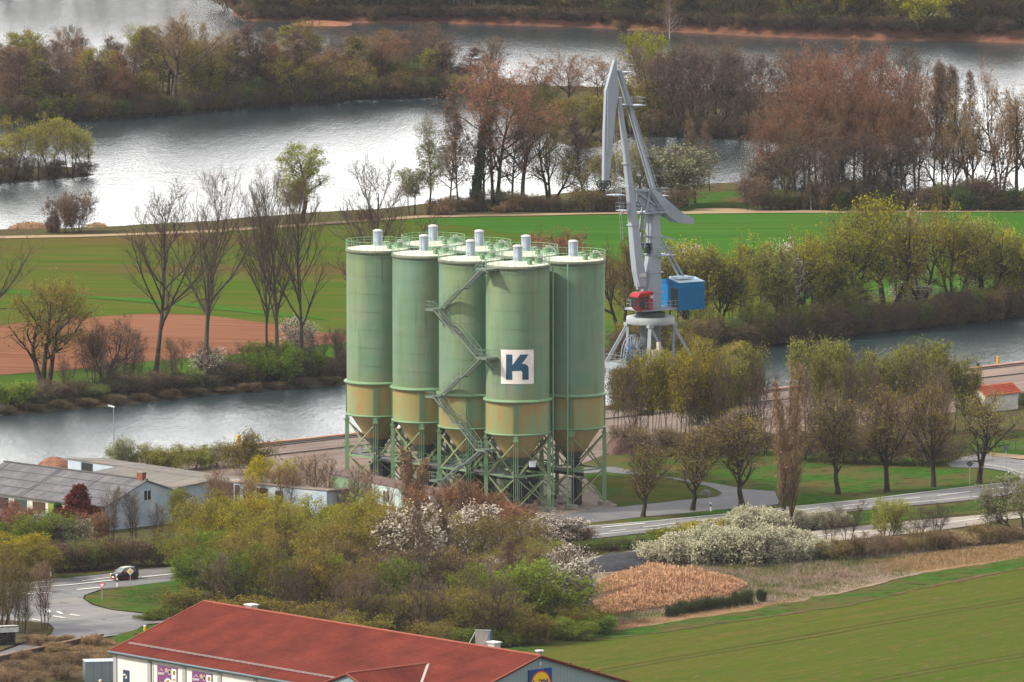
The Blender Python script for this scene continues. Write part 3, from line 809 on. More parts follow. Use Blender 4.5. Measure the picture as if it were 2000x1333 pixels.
def make_silo():
    root = empty('cement_silo')
    # upper shell with welded seams
    b = MB()
    b.lathe([(GR, Z_RING), (GR, Z_RIM)], 96)
    z = Z_RING + 2.5
    while z < Z_RIM - 0.5:
        b.lathe([(GR + 0.001, z), (GR + 0.03, z + 0.004), (GR + 0.03, z + 0.036), (GR + 0.001, z + 0.03)], 96, smooth=False)
        z += 2.5
    b.build('upper_shell', m_shell, root)
    b = MB()
    b.lathe([(GR - 0.03, Z_BOT), (GR - 0.03, Z_RING)], 96)
    b.build('lower_shell', m_lower, root)
    # stiffening ribs over each leg
    for k in range(4):
        b = MB()
        a0 = R(-45 + 90 * k)
        for da in (-0.095, -0.05, 0.0, 0.055):
            a = a0 + da + 0.02
            b.box((math.cos(a) * (GR + 0.05), math.sin(a) * (GR + 0.05), (Z_RING + Z_BOT) / 2), (0.16, 0.09, Z_RING - Z_BOT - 0.1), rz=a)
        b.build('stiffener', m_green, root)
    b = MB()
    b.lathe([(GR + 0.002, Z_RING - 0.22), (GR + 0.34, Z_RING - 0.12), (GR + 0.42, Z_RING + 0.04), (GR + 0.34, Z_RING + 0.16), (GR + 0.02, Z_RING + 0.30)], 96)
    b.build('ring_beam', m_green, root)
    b = MB()
    b.lathe([(GR - 0.3, Z_BOT - 0.16), (GR + 0.16, Z_BOT - 0.16), (GR + 0.2, Z_BOT - 0.02), (GR + 0.16, Z_BOT + 0.12), (GR - 0.02, Z_BOT + 0.12)], 96)
    b.build('flange', m_green, root)
    b = MB()
    b.lathe([(GR - 0.55, Z_BOT - 0.17), (GR - 0.62, Z_BOT - 0.35), (0.95, 6.55)], 64)
    b.build('hopper_cone', m_cone, root)
    b = MB()
    b.lathe([(0.95, 6.54), (0.95, 6.2), (0.55, 6.15), (0.5, 5.6), (0.32, 5.5), (0.32, 4.6)], 24)
    b.box((0.7, 0.2, 5.8), (1.0, 0.7, 0.7))
    b.box((-0.75, -0.3, 5.95), (0.6, 0.5, 0.5))
    b.build('discharge_spout', m_dark, root)
    # roof: shallow cone with a worn rim
    b = MB()
    b.lathe([(GR - 0.13, Z_RIM + 0.13), (0.0, Z_RIM + 0.62)], 64, smooth=False)
    b.build('roof', m_roof, root)
    b = MB()
    b.lathe([(GR + 0.005, Z_RIM - 0.35), (GR + 0.12, Z_RIM - 0.32), (GR + 0.13, Z_RIM + 0.14), (GR - 0.12, Z_RIM + 0.14)], 96)
    b.build('rim', m_rim, root)
    b = MB()
    ring_rail(b, GR + 0.08, Z_RIM + 0.14, 1.15, th=0.026)
    b.build('guard_rail', m_rail_g, root)
    # filter vent in the middle
    b = MB()
    b.lathe([(0.72, Z_RIM + 0.5), (0.72, Z_RIM + 0.62), (0.63, Z_RIM + 0.63), (0.63, Z_RIM + 2.5)], 32)
    for k in range(8):
        a = 2 * math.pi * k / 8 + 0.2
        b.box((math.cos(a) * 0.645, math.sin(a) * 0.645, Z_RIM + 1.55), (0.03, 0.05, 1.8), rz=a)
    v = b.build('filter_vent', m_vent, root)
    b = MB()
    b.lathe([(0.62, Z_RIM + 2.46), (0.69, Z_RIM + 2.46), (0.69, Z_RIM + 2.52), (0.6, Z_RIM + 2.64), (0.35, Z_RIM + 2.74), (0.0, Z_RIM + 2.78)], 32)
    b.build('vent_cap', m_cap, v)
    # legs on concrete footings
    for k in range(4):
        a = R(-45 + 90 * k)
        c, s_ = math.cos(a), math.sin(a)
        x, y = c * (GR - 0.02), s_ * (GR - 0.02)
        b = MB()
        b.box((x, y, (0.62 + Z_BOT - 0.95) / 2), (0.5, 0.09, Z_BOT - 0.95 - 0.62), rz=a)
        for o_ in (-0.28, 0.28):
            b.box((x - s_ * o_, y + c * o_, (0.62 + Z_BOT - 0.95) / 2), (0.52, 0.07, Z_BOT - 0.95 - 0.62), rz=a)
        b.box((x, y, Z_BOT - 0.83), (0.72, 0.78, 0.22), rz=a)
        b.box((x, y, Z_BOT - 0.45), (0.42, 0.5, 0.56), rz=a)
        b.box((x, y, 0.66), (0.8, 0.86, 0.08), rz=a)
        M_ = Matrix.Rotation(a, 3, 'Z')
        # gusset wings
        for sg in (-1, 1):
            w_ = [Vector((GR - 0.1, sg * 0.25, Z_BOT - 0.72)), Vector((GR - 0.1, sg * 0.25, Z_BOT - 0.17)), Vector((GR - 0.25, sg * 0.85, Z_BOT - 0.17))]
            w2_ = [v_ + Vector((0.05, 0, 0)) for v_ in w_]
            vs = [M_ @ v_ for v_ in w_ + w2_]
            b.add(vs, [(0, 1, 2), (5, 4, 3), (0, 3, 4, 1), (1, 4, 5, 2), (2, 5, 3, 0)])
        lg = b.build('leg', m_green, root)
        b = MB()
        b.box((x, y, 0.31), (1.35, 1.35, 0.60), rz=a + R(45))
        b.build('footing', m_foot, lg)
    # bracing between neighbouring legs
    P = [Vector((math.cos(R(-45 + 90 * k)) * (GR - 0.1), math.sin(R(-45 + 90 * k)) * (GR - 0.1), 0)) for k in range(4)]
    for k in range(4):
        p, q = P[k], P[(k + 1) % 4]
        u = (q - p).normalized()
        p2, q2 = p + u * 0.3, q - u * 0.3
        zt, zm, zb = Z_BOT - 1.3, Z_BRACE, 0.95
        b = MB()
        n_ = Vector((u.y, -u.x, 0)) * 0.06
        b.beam(p2 + Vector((0, 0, zm)) + n_, q2 + Vector((0, 0, zt)) + n_, 0.14, 0.17)
        b.beam(p2 + Vector((0, 0, zt)) - n_, q2 + Vector((0, 0, zm)) - n_, 0.14, 0.17)
        b.beam(p2 + Vector((0, 0, zb)) + n_, q2 + Vector((0, 0, zm - 0.3)) + n_, 0.12, 0.15)
        b.beam(p2 + Vector((0, 0, zm - 0.3)) - n_, q2 + Vector((0, 0, zb)) - n_, 0.12, 0.15)
        b.build('cross_brace', m_brace, root)
        b = MB()
        b.beam(p2 + Vector((0, 0, zm)), q2 + Vector((0, 0, zm)), 0.2, 0.24)
        b.build('tie_beam', m_green, root)
    # inspection boxes and hatches on the roof, filling pipe
    for (x, y, w_, h) in ((2.3, 1.6, 0.7, 0.75), (1.3, 2.9, 0.55, 0.95), (-1.2, 2.6, 0.8, 0.55), (2.9, -0.4, 0.5, 0.7)):
        b = MB()
        b.box((x, y, Z_RIM + 0.2 + h / 2), (w_, w_, h))
        b.box((x, y, Z_RIM + 0.23 + h), (w_ + 0.1, w_ + 0.1, 0.06))
        b.build('roof_hatch', m_green, root)
    b = MB()
    pts = [(1.2, 2.4, Z_RIM + 0.4), (1.25, 2.45, Z_RIM + 0.85), (1.45, 2.65, Z_RIM + 1.12), (1.8, 2.95, Z_RIM + 1.1), (2.15, 3.25, Z_RIM + 0.75), (2.3, 3.4, Z_RIM + 0.35)]
    b.tube(pts, 0.075, 8)
    b.tube([(p[0] + 0.45, p[1] - 0.25, p[2] - 0.12) for p in pts], 0.06, 8)
    b.build('filling_pipe', m_pipe, root)
    return root

# grid: four along A (to the right and nearer), two along B (to the right and farther)
ANG_A = R(-48.5)
Ad = Vector((math.cos(ANG_A), math.sin(ANG_A), 0))
Bd = Vector((-math.sin(ANG_A), math.cos(ANG_A), 0))
SPA, SPB = 9.75, 10.15
Kc = G(1011, 999.5)          # ground point under the silo with the sign
SIL = {}
proto = make_silo()
lab = {(3, 0): 'pale green cement silo with a square white panel bearing a dark blue letter K',
       (2, 0): 'green cement silo behind the zigzag staircase, just left of the K silo',
       (1, 0): 'green cement silo second from left in the front row, clear of the staircase',
       (0, 0): 'leftmost green cement silo standing beside the river water',
       (0, 1): 'back row green silo whose roof and vent show between the two leftmost front silos',
       (1, 1): 'back row green silo, only its roof and grey vent visible behind the staircase silo',
       (2, 1): 'back row green silo, only its roof and vent visible just behind the K silo',
       (3, 1): 'rightmost green cement silo with thin downpipes, right of the K silo'}
first = True
for (i, j) in ((3, 0), (2, 0), (1, 0), (0, 0), (0, 1), (1, 1), (2, 1), (3, 1)):
    o = proto if first else copy_tree(proto)
    first = False
    o.location = Kc + Ad * ((i - 3) * SPA) + Bd * (j * SPB)
    o.rotation_euler = (0, 0, ANG_A)
    tag(o, lab[(i, j)], 'silo', 'eight green cement silos in two rows')
    SIL[(i, j)] = o

# the K panel, bent round the shell
def bent(root, poly, name, m, off, th, aw, zc, parent):
    """poly in metres (x to the right, z up), wrapped on the cylinder around local angle aw"""
    bm = bmesh.new()
    f = bm.faces.new([bm.verts.new((x, 0, z)) for x, z in poly])
    x0, x1 = min(p[0] for p in poly), max(p[0] for p in poly)
    n = max(2, int((x1 - x0) / 0.12))
    for i in range(1, n):
        xx = x0 + (x1 - x0) * i / n
        bmesh.ops.bisect_plane(bm, geom=bm.verts[:] + bm.edges[:] + bm.faces[:], plane_co=(xx, 0, 0), plane_no=(1, 0, 0))
    ex = bmesh.ops.extrude_face_region(bm, geom=bm.faces[:])
    for v in [g for g in ex['geom'] if isinstance(g, bmesh.types.BMVert)]:
        v.co.y = th
    for v in bm.verts:
        r = GR + off + v.co.y
        a = aw + v.co.x / (GR + off)
        v.co = Vector((r * math.cos(a), r * math.sin(a), zc + v.co.z))
    bmesh.ops.recalc_face_normals(bm, faces=bm.faces)
    me = bpy.data.meshes.new(name)
    bm.to_mesh(me); bm.free()
    me.materials.append(m)
    o = bpy.data.objects.new(name, me); COL.objects.link(o); o.parent = parent
    return o
m_white_panel = noise_mat('white_panel', [(0.35, (0.66, 0.62, 0.60)), (0.6, (0.78, 0.74, 0.72))], scale=(0.6, 0.6, 0.6), spec=0.2)
m_navy = noise_mat('navy_letter', [(0.35, (0.012, 0.055, 0.115)), (0.6, (0.02, 0.075, 0.14))], scale=(1, 1, 1), spec=0.3)
aK = R(-90) - ANG_A - 0.012
hw, hh = 2.32, 2.34
sg = bent(SIL[(3, 0)], [(-hw, -hh), (hw, -hh), (hw, hh), (-hw, hh)], 'sign_panel', m_white_panel, 0.03, 0.03, aK, 20.35, SIL[(3, 0)])
def kp(x, y):   # from the enlarged photograph
    return ((x - 1297) / 226 * 2 * hw, (1041.5 - y) / 237 * 2 * hh)
bar = [kp(1221, 955), kp(1221, 1130), kp(1264, 1130), kp(1264, 1070), kp(1318, 1066), kp(1327, 1071), kp(1330, 1080), kp(1330, 1130), kp(1374, 1130), kp(1374, 1052),
       kp(1370, 1038), kp(1361, 1027), kp(1348, 1021), kp(1328, 1019), kp(1373, 955), kp(1316, 955), kp(1268, 1024), kp(1264, 1024), kp(1264, 955)]
bent(SIL[(3, 0)], bar, 'letter', m_navy, 0.063, 0.02, aK, 20.35, sg)

# downpipes between the K silo and the rightmost silo
for (px, lb, yt, yb) in ((1080.5, 'long thin green downpipe directly right of the K silo', 520, 985), (1110.5, 'long thin green pipe down the front of the rightmost silo', 517, 983)):
    base = G(px, yb)
    if px > 1100:
        base = SIL[(3, 1)].location + Vector(((px - 1121.5) / 14.4, -math.sqrt(max(0, (GR + .5) ** 2 - ((px - 1121.5) / 14.4) ** 2)), 0))
    else:
        base = SIL[(3, 0)].location + Vector(((px - 1011) / 14.4, 1.5, 0))
    zt = height_to(base, yt)
    r_ = empty('downpipe', base, label=lb, cat='pipe')
    b = MB(); b.tube([(0, 0, 0.0), (0, 0, zt)], 0.10, 8); b.build('pipe', m_rail_g, r_)
    b = MB()
    for zz in np.arange(6, zt, 5.0): b.box((0, 0.18, zz), (0.34, 0.5, 0.08))
    b.build('bracket', m_green, r_)

# ---------------------------------------------------------------- zigzag staircase
def stair_rail(b, p, q, side, h=1.1, n=6, th=0.024):
    p, q = Vector(p), Vector(q)
    for k in (0.5, 1.0):
        b.tube([p + Vector((0, 0, h * k)), q + Vector((0, 0, h * k))], th if k == 1 else th * 0.8, 5)
    for i in range(n + 1):
        c = p.lerp(q, i / n)
        b.tube([c, c + Vector((0, 0, h))], th, 4)

m_stair = paint_mat('stair_paint', [(0.3, (0.085, 0.12, 0.10)), (0.6, (0.13, 0.165, 0.14))])
m_stairrail = mat('stair_rail_paint', (0.16, 0.26, 0.19), 0.6)
st = empty('zigzag_staircase', SIL[(2, 0)].location - Bd * (GR + 1.15), ANG_A,
           label='green steel zigzag staircase climbing between the K silo and its left neighbour', cat='staircase')
# in its own frame: x along the row, y inward to the silos, z up
XL, XR = -1.1, 9.3
SW = 0.95
def flight(x0, z0, x1, z1, yo, mid=True):
    """one flight of stairs; yo shifts neighbouring flights so that they pass"""
    fl = MB()
    segs = []
    if mid:
        dx, dz = x1 - x0, z1 - z0
        xm, zm = x0 + dx * 0.46, z0 + dz * 0.5
        xm2 = x0 + dx * 0.54
        segs = [((x0, z0), (xm, zm)), ((xm2, zm), (x1, z1))]
    else:
        segs = [((x0, z0), (x1, z1))]
    rl = MB()
    treads = MB()
    for (a, c) in segs:
        for sgn in (-1, 1):
            y = yo + sgn * SW / 2
            fl.beam((a[0], y, a[1]), (c[0], y, c[1]), 0.07, 0.22)
            stair_rail(rl, (a[0], y, a[1] + 0.1), (c[0], y, c[1] + 0.1), sgn, n=4)
        n = max(3, int(abs(c[1] - a[1]) / 0.2))
        for i in range(n):
            t = (i + 0.5) / n
            treads.box((a[0] + (c[0] - a[0]) * t, yo, a[1] + (c[1] - a[1]) * t), (0.27, SW - 0.07, 0.05))
    if mid:
        treads.box(((xm + xm2) / 2, yo, zm), (abs(xm2 - xm) + 0.25, SW - 0.02, 0.06))
        for sgn in (-1, 1):
            y = yo + sgn * SW / 2
            fl.beam((xm, y, zm), (xm2, y, zm), 0.07, 0.30)
            stair_rail(rl, (xm, y, zm + 0.1), (xm2, y, zm + 0.1), sgn, n=1)
    f_ = fl.build('flight', m_stair, st)
    treads.build('treads', m_grate, f_)
    rl.build('handrail', m_stairrail, f_)
def landing(x, z, wx, y0=-1.05, y1=1.0, brace=1):
    b = MB()
    b.box((x, (y0 + y1) / 2, z), (wx, y1 - y0, 0.08))
    for yy in (y0, y1): b.beam((x - wx / 2, yy, z - 0.1), (x + wx / 2, yy, z - 0.1), 0.08, 0.26)
    for xx in (x - wx / 2, x + wx / 2): b.beam((xx, y0, z - 0.1), (xx, y1, z - 0.1), 0.08, 0.26)
    b.beam((x, y0 + 0.1, z - 0.15), (x + 0.1 * brace, y1 + 0.2, z - 1.9), 0.09)
    l_ = b.build('landing', m_stair, st)
    r = MB()
    e = -1 if x < 4 else 1
    xo = x + e * wx / 2
    stair_rail(r, (x - wx / 2, y0, z), (x + wx / 2, y0, z), 1, n=3)
    stair_rail(r, (xo, y0, z), (xo, y1, z), 1, n=3)
    r.build('handrail', m_stairrail, l_)
YF, YB = -0.52, 0.52      # outer lane, inner lane
zz = [0.1, 4.0, 9.0, 15.4, 21.6, 27.4, 33.7]
flight(5.0, 0.15, 0.3, 3.9, YF, False)
landing(-0.4, 3.9, 1.5)
flight(0.3, 3.9, XR - 0.8, 9.0, YB)
landing(XR + 0.1, 9.0, 2.0)
flight(XR - 0.9, 9.0, XL + 0.8, 15.4, YF)
landing(XL, 15.4, 1.7)
flight(XL + 0.8, 15.4, XR - 0.8, 21.6, YB)
landing(XR + 0.3, 21.6, 2.2)
flight(XR - 0.8, 21.6, XL + 0.8, 27.4, YF)
landing(XL, 27.4, 1.7)
flight(XL + 0.8, 27.4, XR - 0.8, 33.7, YB)
landing(XR + 0.3, 33.7, 2.2, y1=2.2)

# ---------------------------------------------------------------- work walkway under the cones
wk = empty('service_walkway', Kc, ANG_A, label='dark green grated service walkway with railings under the silo cones', cat='walkway')
b = MB(); r = MB(); su = MB()
for j in (0, 1):
    yj = j * SPB
    b.box((-1.5 * SPA, yj - 2.0, Z_BRACE + 0.18), (3 * SPA + 6, 1.1, 0.06))
    for e in (-2.6, -1.4):
        b.beam((-3 * SPA - 3, yj + e, Z_BRACE + 0.1), (3, yj + e, Z_BRACE + 0.1), 0.08, 0.2)
        stair_rail(r, (-3 * SPA - 3, yj + e, Z_BRACE + 0.2), (3, yj + e, Z_BRACE + 0.2), 1, n=28)
for i in range(5):
    b.box((-i * SPA + 4.6, SPB / 2 - 1.2, Z_BRACE + 0.16), (0.9, SPB + 2, 0.06)) if i else None
    if i:
        for e in (-0.45, 0.45):
            stair_rail(r, (-i * SPA + 4.6 + e, -2.5, Z_BRACE + 0.2), (-i * SPA + 4.6 + e, SPB - 1.2, Z_BRACE + 0.2), 1, n=10)
b.build('deck', m_grate, wk); r.build('handrail', m_green, wk)
# screw conveyors and pipes in the shade below
cv = empty('screw_conveyor', Kc, ANG_A, label='dark screw conveyors and collecting pipes beneath the silo outlets', cat='conveyor')
b = MB()
for j in (0, 1):
    b.tube([(-3 * SPA - 1, j * SPB, 4.4), (2.0, j * SPB, 4.4)], 0.28, 12)
b.tube([(-1.5 * SPA, -0.5, 4.2), (-1.5 * SPA, SPB + 0.5, 4.2)], 0.3, 12)
b.build('tube', m_dark, cv)
for (x, y) in ((-1.5 * SPA, SPB * 0.5), (-2.3 * SPA, SPB * 0.45), (-0.6 * SPA, SPB * 0.55)):
    b = MB()
    b.box((x, y, 2.0), (1.6, 1.6, 4.0)); b.lathe([(0.9, 0), (0.9, 1.6), (0.3, 2.4)], 20, c=(x, y, 4.0))
    for sx in (-1, 1):
        for sy in (-1, 1): b.beam((x + sx, y + sy, 0), (x + sx * 0.8, y + sy * 0.8, 5), 0.12)
    b.build('hopper', m_dark, cv)
for (i, j, w_, h_) in ((0, 0, 2.6, 3.8), (1, 0, 2.4, 4.2), (2, 0, 2.8, 4.0), (0, 1, 3.0, 4.4), (1, 1, 3.0, 4.4), (2, 1, 3.0, 4.4), (3, 1, 1.2, 3.5)):  # dark boxes added to darken the space under the silos
    x, y = (i - 3) * SPA + 0.3, j * SPB + 0.4
    b = MB()
    b.box((x, y, 0.2 + h_ / 2), (w_, w_ * 0.8, h_)); b.box((x, y, h_ + 0.3), (w_ + 0.3, w_ * 0.8 + 0.3, 0.2))
    for sx in (-1, 1): b.box((x + sx * w_ * 0.3, y, h_ * 0.5), (0.12, w_ * 0.8 + 0.12, h_))
    b.tube([(x - w_ * 0.2, y, h_ + 0.3), (x - w_ * 0.2, y, h_ + 1.4), (x, y, h_ + 1.8)], 0.16, 8)
    b.build('added_dark_box', m_dark, cv)
b = MB()
b.box((0, 0, 0), (0.9, 0.05, 0.8))
pn = SIL[(3, 0)].location + Vector((2.0, -3.3, 0))
o = b.build('notice_board', mat('notice_white', (0.6, 0.68, 0.75), 0.5), None, loc=(pn.x, pn.y, height_to(pn, 907)), fix=True,
            label='small white notice plate hung on the bracing under the K silo', cat='notice')
# ================================================================ the harbour crane
m_cg = paint_mat('crane_grey', [(0.3, (0.21, 0.255, 0.315)), (0.5, (0.265, 0.31, 0.37)), (0.7, (0.30, 0.345, 0.405))], streak=(0.25, 0.27, 0.29), streak_amt=(0.62, 0.78), rough=0.45)
m_cg2 = paint_mat('crane_grey_weathered', [(0.3, (0.19, 0.22, 0.24)), (0.6, (0.29, 0.32, 0.335))], patch=[((0.22, 0.17, 0.13), (1, 1, 0.5), 0.6, 0.75, 0.6)], rough=0.5)
m_blue = paint_mat('house_blue', [(0.3, (0.004, 0.13, 0.31)), (0.7, (0.008, 0.16, 0.37))], rough=0.6, spec=0.15)
m_bluetop = noise_mat('house_roof_pale', [(0.3, (0.32, 0.48, 0.60)), (0.6, (0.50, 0.62, 0.70))], scale=(1, 1, 1), spec=0.3)
m_red = mat('cab_red', (0.30, 0.015, 0.028), 0.5, 0, 0.2)
m_glass = mat('cab_glass', (0.02, 0.045, 0.045), 0.08, 0, 0.6)
m_cream = mat('cabinet_cream', (0.46, 0.43, 0.37), 0.5)

U = Vector((-0.82, -0.572, 0)).normalized()      # the jib points to the left and nearer
cb = G(1270, 800)
cr = empty('harbour_crane', (cb.x, cb.y, 0.12), math.atan2(U.y, U.x), label='tall grey harbour crane with blue machinery house and red cab', cat='crane')
KX = 13.13 * 0.82
def C(px, py, dx=0.0, lat=0.0):
    """picture point in the crane's centre plane -> (distance along jib, height)"""
    q = -(px - 1270) / KX
    return (q, (800 + 0.87 * q * 0.99 - py) / 13.05)
def P3(px, py, y=0.0):
    # lateral offset y (towards +y local) shifts the picture point; +y local is away to the left... keep the same height
    q = -(px - 1270 - (-0.572 * y) * -13.13 * 1.0) / KX if False else -(px - 1270) / KX
    z = (800 + 0.87 * q - py) / 13.05
    return Vector((q, y, z))
def slab(b, poly, y0, y1):
    b.prism([C(x, y) for x, y in poly], y0, y1)
def rail_box(b, c, sx, sy, h=1.1, th=0.03, deck=None):
    x, y, z = c
    cs = [(x - sx / 2, y - sy / 2), (x + sx / 2, y - sy / 2), (x + sx / 2, y + sy / 2), (x - sx / 2, y + sy / 2)]
    for i in range(4):
        p, q = Vector((*cs[i], z)), Vector((*cs[(i + 1) % 4], z))
        stair_rail(b, p, q, 1, h, n=max(1, int((q - p).length / 0.9)), th=th)

# portal -----------------------------------------------------------
ZP, ZD = 13.4, 6.6
b = MB()
b.lathe([(2.6, ZP - 0.55), (3.58, ZP - 0.55), (3.6, ZP - 0.5), (3.6, ZP + 0.45), (3.5, ZP + 0.5), (2.4, ZP + 0.5), (2.4, ZP - 0.55)], 64)
b.build('slewing_platform', m_cg2, cr)
b = MB()
b.lathe([(1.0, 7.4), (1.0, 9.3), (1.55, 9.6), (1.55, ZP - 0.5)], 32)
b.lathe([(0.7, 3.5), (0.7, 7.4)], 24)
b.build('centre_column', mat('column_grey', (0.13, 0.15, 0.17), 0.6), cr)
FA = -math.atan2(U.y, U.x)            # portal stands square to the quay, not to the jib
qd = (G(1315, 779) - G(700, 846)).normalized()
ql = math.atan2(qd.y, qd.x)
Mq = Matrix.Rotation(ql - math.atan2(U.y, U.x), 3, 'Z')
hubs, knees, feet = [], [], []
for sx, sy in ((-1, -1), (1, -1), (1, 1), (-1, 1)):
    hubs.append(Mq @ Vector((sx * 2.4, sy * 2.4, ZP - 0.7)))
    knees.append(Mq @ Vector((sx * 5.0, sy * 4.6, ZD)))
    feet.append(Mq @ Vector((sx * 6.0, sy * 5.3, 0.6)))
for k in range(4):
    b = MB()
    b.beam(hubs[k], knees[k], 0.5, 0.5)
    b.box(hubs[k] + Vector((0, 0, 0.05)), (0.9, 0.9, 0.5))
    b.beam(knees[k], feet[k], 0.75, 0.6, w2=0.5, h2=0.45)
    lg = b.build('portal_leg', m_cg2, cr)
    b = MB()
    d_ = Mq @ Vector((1, 0, 0))
    b.box(feet[k] + Vector((0, 0, -0.1)), (3.0, 0.6, 0.5), M=Mq)
    for o_ in (-1.1, -0.4, 0.4, 1.1):
        c = feet[k] + d_ * o_ + Vector((0, 0, -0.3))
        n_ = Mq @ Vector((0, 0.14, 0))
        b.tube([c - n_, c + n_], 0.28, 16)
    b.build('bogie', m_dark, lg)
b = MB()
for k in range(4):
    b.beam(knees[k], knees[(k + 1) % 4], 0.5, 0.95)
    mid = (knees[k] + knees[(k + 1) % 4]) / 2
    b.beam(hubs[k], mid * 1.0, 0.34, 0.34)
    b.beam(hubs[(k + 1) % 4], Vector((hubs[(k + 1) % 4].x, hubs[(k + 1) % 4].y, ZD)), 0.26, 0.26)
b.build('portal_frame', m_cg, cr)
b = MB()
b.box((0, 0, ZD + 0.5), (9.2, 8.6, 0.08), M=Mq)
dk = b.build('portal_deck', m_grate, cr)
b = MB()
for k in range(4): stair_rail(b, knees[k] + Vector((0, 0, 0.55)), knees[(k + 1) % 4] + Vector((0, 0, 0.55)), 1, 1.1, 9)
b.build('handrail', m_cg, dk)
b = MB(); c_ = Mq @ Vector((-3.1, -4.0, 0)); b.box((c_.x, c_.y, ZD + 1.7), (1.3, 0.7, 2.2), M=Mq); b.box((c_.x - 0.7, c_.y + 0.2, ZD + 2.3), (0.5, 0.5, 3.2), M=Mq)
b.build('switch_cabinet', m_cream, cr)
# cable reel: a spoked wheel on the left of the portal
b = MB()
rc = Mq @ Vector((-5.0, -1.2, ZD + 1.6))
ax = Mq @ Vector((0.35, -0.94, 0))
e1 = ax.cross(Vector((0, 0, 1))).normalized(); e2 = Vector((0, 0, 1))
def circ(r, off, n=40): return [rc + ax * off + e1 * (r * math.cos(2 * math.pi * i / n)) + e2 * (r * math.sin(2 * math.pi * i / n)) for i in range(n)]
for off in (-0.22, 0.22):
    b.tube(circ(3.35, off), 0.07, 6, closed=True)
    for i in range(24):
        a = 2 * math.pi * i / 24
        dv = e1 * math.cos(a) + e2 * math.sin(a)
        b.beam(rc + ax * off + dv * 0.5, rc + ax * off + dv * 3.3, 0.05, 0.12)
b.tube(circ(1.6, 0, 32), 0.2, 8, closed=True, mi=1)
b.tube([rc - ax * 0.9, rc + ax * 0.9], 0.5, 16)
b.build('cable_reel', [m_cg, m_blue], cr)

# superstructure (turns with the jib) --------------------------------
b = MB()
b.lathe([(2.2, ZP + 0.5), (2.2, ZP + 1.1), (1.6, ZP + 1.3)], 32)
b.build('slew_ring', m_dark, cr)
b = MB()
b.box((-1.4, 0, 15.05), (9.0, 4.6, 0.25))
fl_ = b.build('deck', m_cg, cr)
b = MB(); rail_box(b, (-0.6, 0, 15.2), 6.4, 5.0); b.build('handrail', m_cg, fl_)
# column
b = MB()
slab(b, [(1253, 606), (1284, 606), (1284, 560), (1283, 480), (1281, 412), (1268, 412), (1267, 500), (1260, 560)], -1.0, 1.0)
for zz_ in (17.5, 20.5, 23.2, 26.0, 29.3):
    q_, _ = C(1275, 600)
    b.box((q_, 0, zz_), (2.6 if zz_ < 21 else 1.9, 2.2, 0.14))
b.build('column', m_cg, cr)
# main boom: two faces, tapering upward
def box_loft(b, secs, mi=0):
    """secs: list of (q, z, width across q, width across y)"""
    vs, fs = [], []
    for (q, z, wq, wy) in secs:
        for i, j in ((-1, -1), (1, -1), (1, 1), (-1, 1)):
            vs.append((q + i * wq / 2, j * wy / 2, z))
    for k in range(len(secs) - 1):
        o_ = 4 * k
        fs += [(o_, o_ + 1, o_ + 5, o_ + 4), (o_ + 1, o_ + 2, o_ + 6, o_ + 5), (o_ + 2, o_ + 3, o_ + 7, o_ + 6), (o_ + 3, o_, o_ + 4, o_ + 7)]
    fs += [(3, 2, 1, 0), (len(vs) - 4, len(vs) - 3, len(vs) - 2, len(vs) - 1)]
    b.add(vs, fs, mi)
def bs(px, py, wq, wy):
    q, z = C(px, py)
    return (q, z, wq, wy)
b = MB()
box_loft(b, [bs(1251, 560, 1.35, 1.3), bs(1246, 530, 1.55, 1.3), bs(1241, 490, 1.4, 1.25), bs(1232, 400, 1.05, 1.0), bs(1221, 300, 0.75, 0.75), bs(1212, 230, 0.6, 0.55), bs(1208, 192, 0.5, 0.45)])
box_loft(b, [bs(1249, 566, 1.0, 0.5), bs(1249, 552, 1.4, 0.5)])
for (px, py) in ((1236, 440), (1229, 365), (1223, 320)):
    q, z = C(px, py); b.box((q, 0, z), (1.5 if py > 400 else 1.2, 1.45 if py > 400 else 1.15, 0.16))
bo = b.build('boom', m_cg, cr)
b = MB(); q, z = C(1249, 545); b.box((q, 0.76, z + 0.6), (1.3, 0.04, 0.55)); b.build('name_plate', m_cap, bo)
# fly jib (the nose hanging down)
b = MB()
fj = [(1195, 119), (1202, 119), (1206, 186), (1201, 214), (1190, 300), (1184, 358), (1174, 358), (1175.5, 260), (1178.5, 178)]
slab(b, [(x + (1.5 if x < 1196 else -1.5), y) for x, y in fj], -0.3, 0.3)
b.prism([C(x, y) for x, y in [(1182, 178), (1201, 184), (1199, 208), (1185, 300), (1180, 300)]], -0.48, 0.48)
jb = b.build('fly_jib', m_cg, cr)
b = MB()
for sgn in (-0.4, 0.4):
    for (px, py, r_) in ((1181, 362, 0.62), (1172, 361, 0.5)):
        q, z = C(px, py)
        b.tube([(q + r_ * math.cos(t), sgn, z + r_ * math.sin(t)) for t in np.linspace(0, 2 * math.pi, 24, endpoint=False)], 0.09, 6, closed=True)
        for t in np.linspace(0, math.pi, 4, endpoint=False):
            b.beam((q + r_ * math.cos(t), sgn, z + r_ * math.sin(t)), (q - r_ * math.cos(t), sgn, z - r_ * math.sin(t)), 0.07)
q, z = C(1177, 362)
b.tube([(q, -0.9, z), (q, 0.9, z)], 0.22, 12)
b.build('rope_sheave', m_dark, jb)
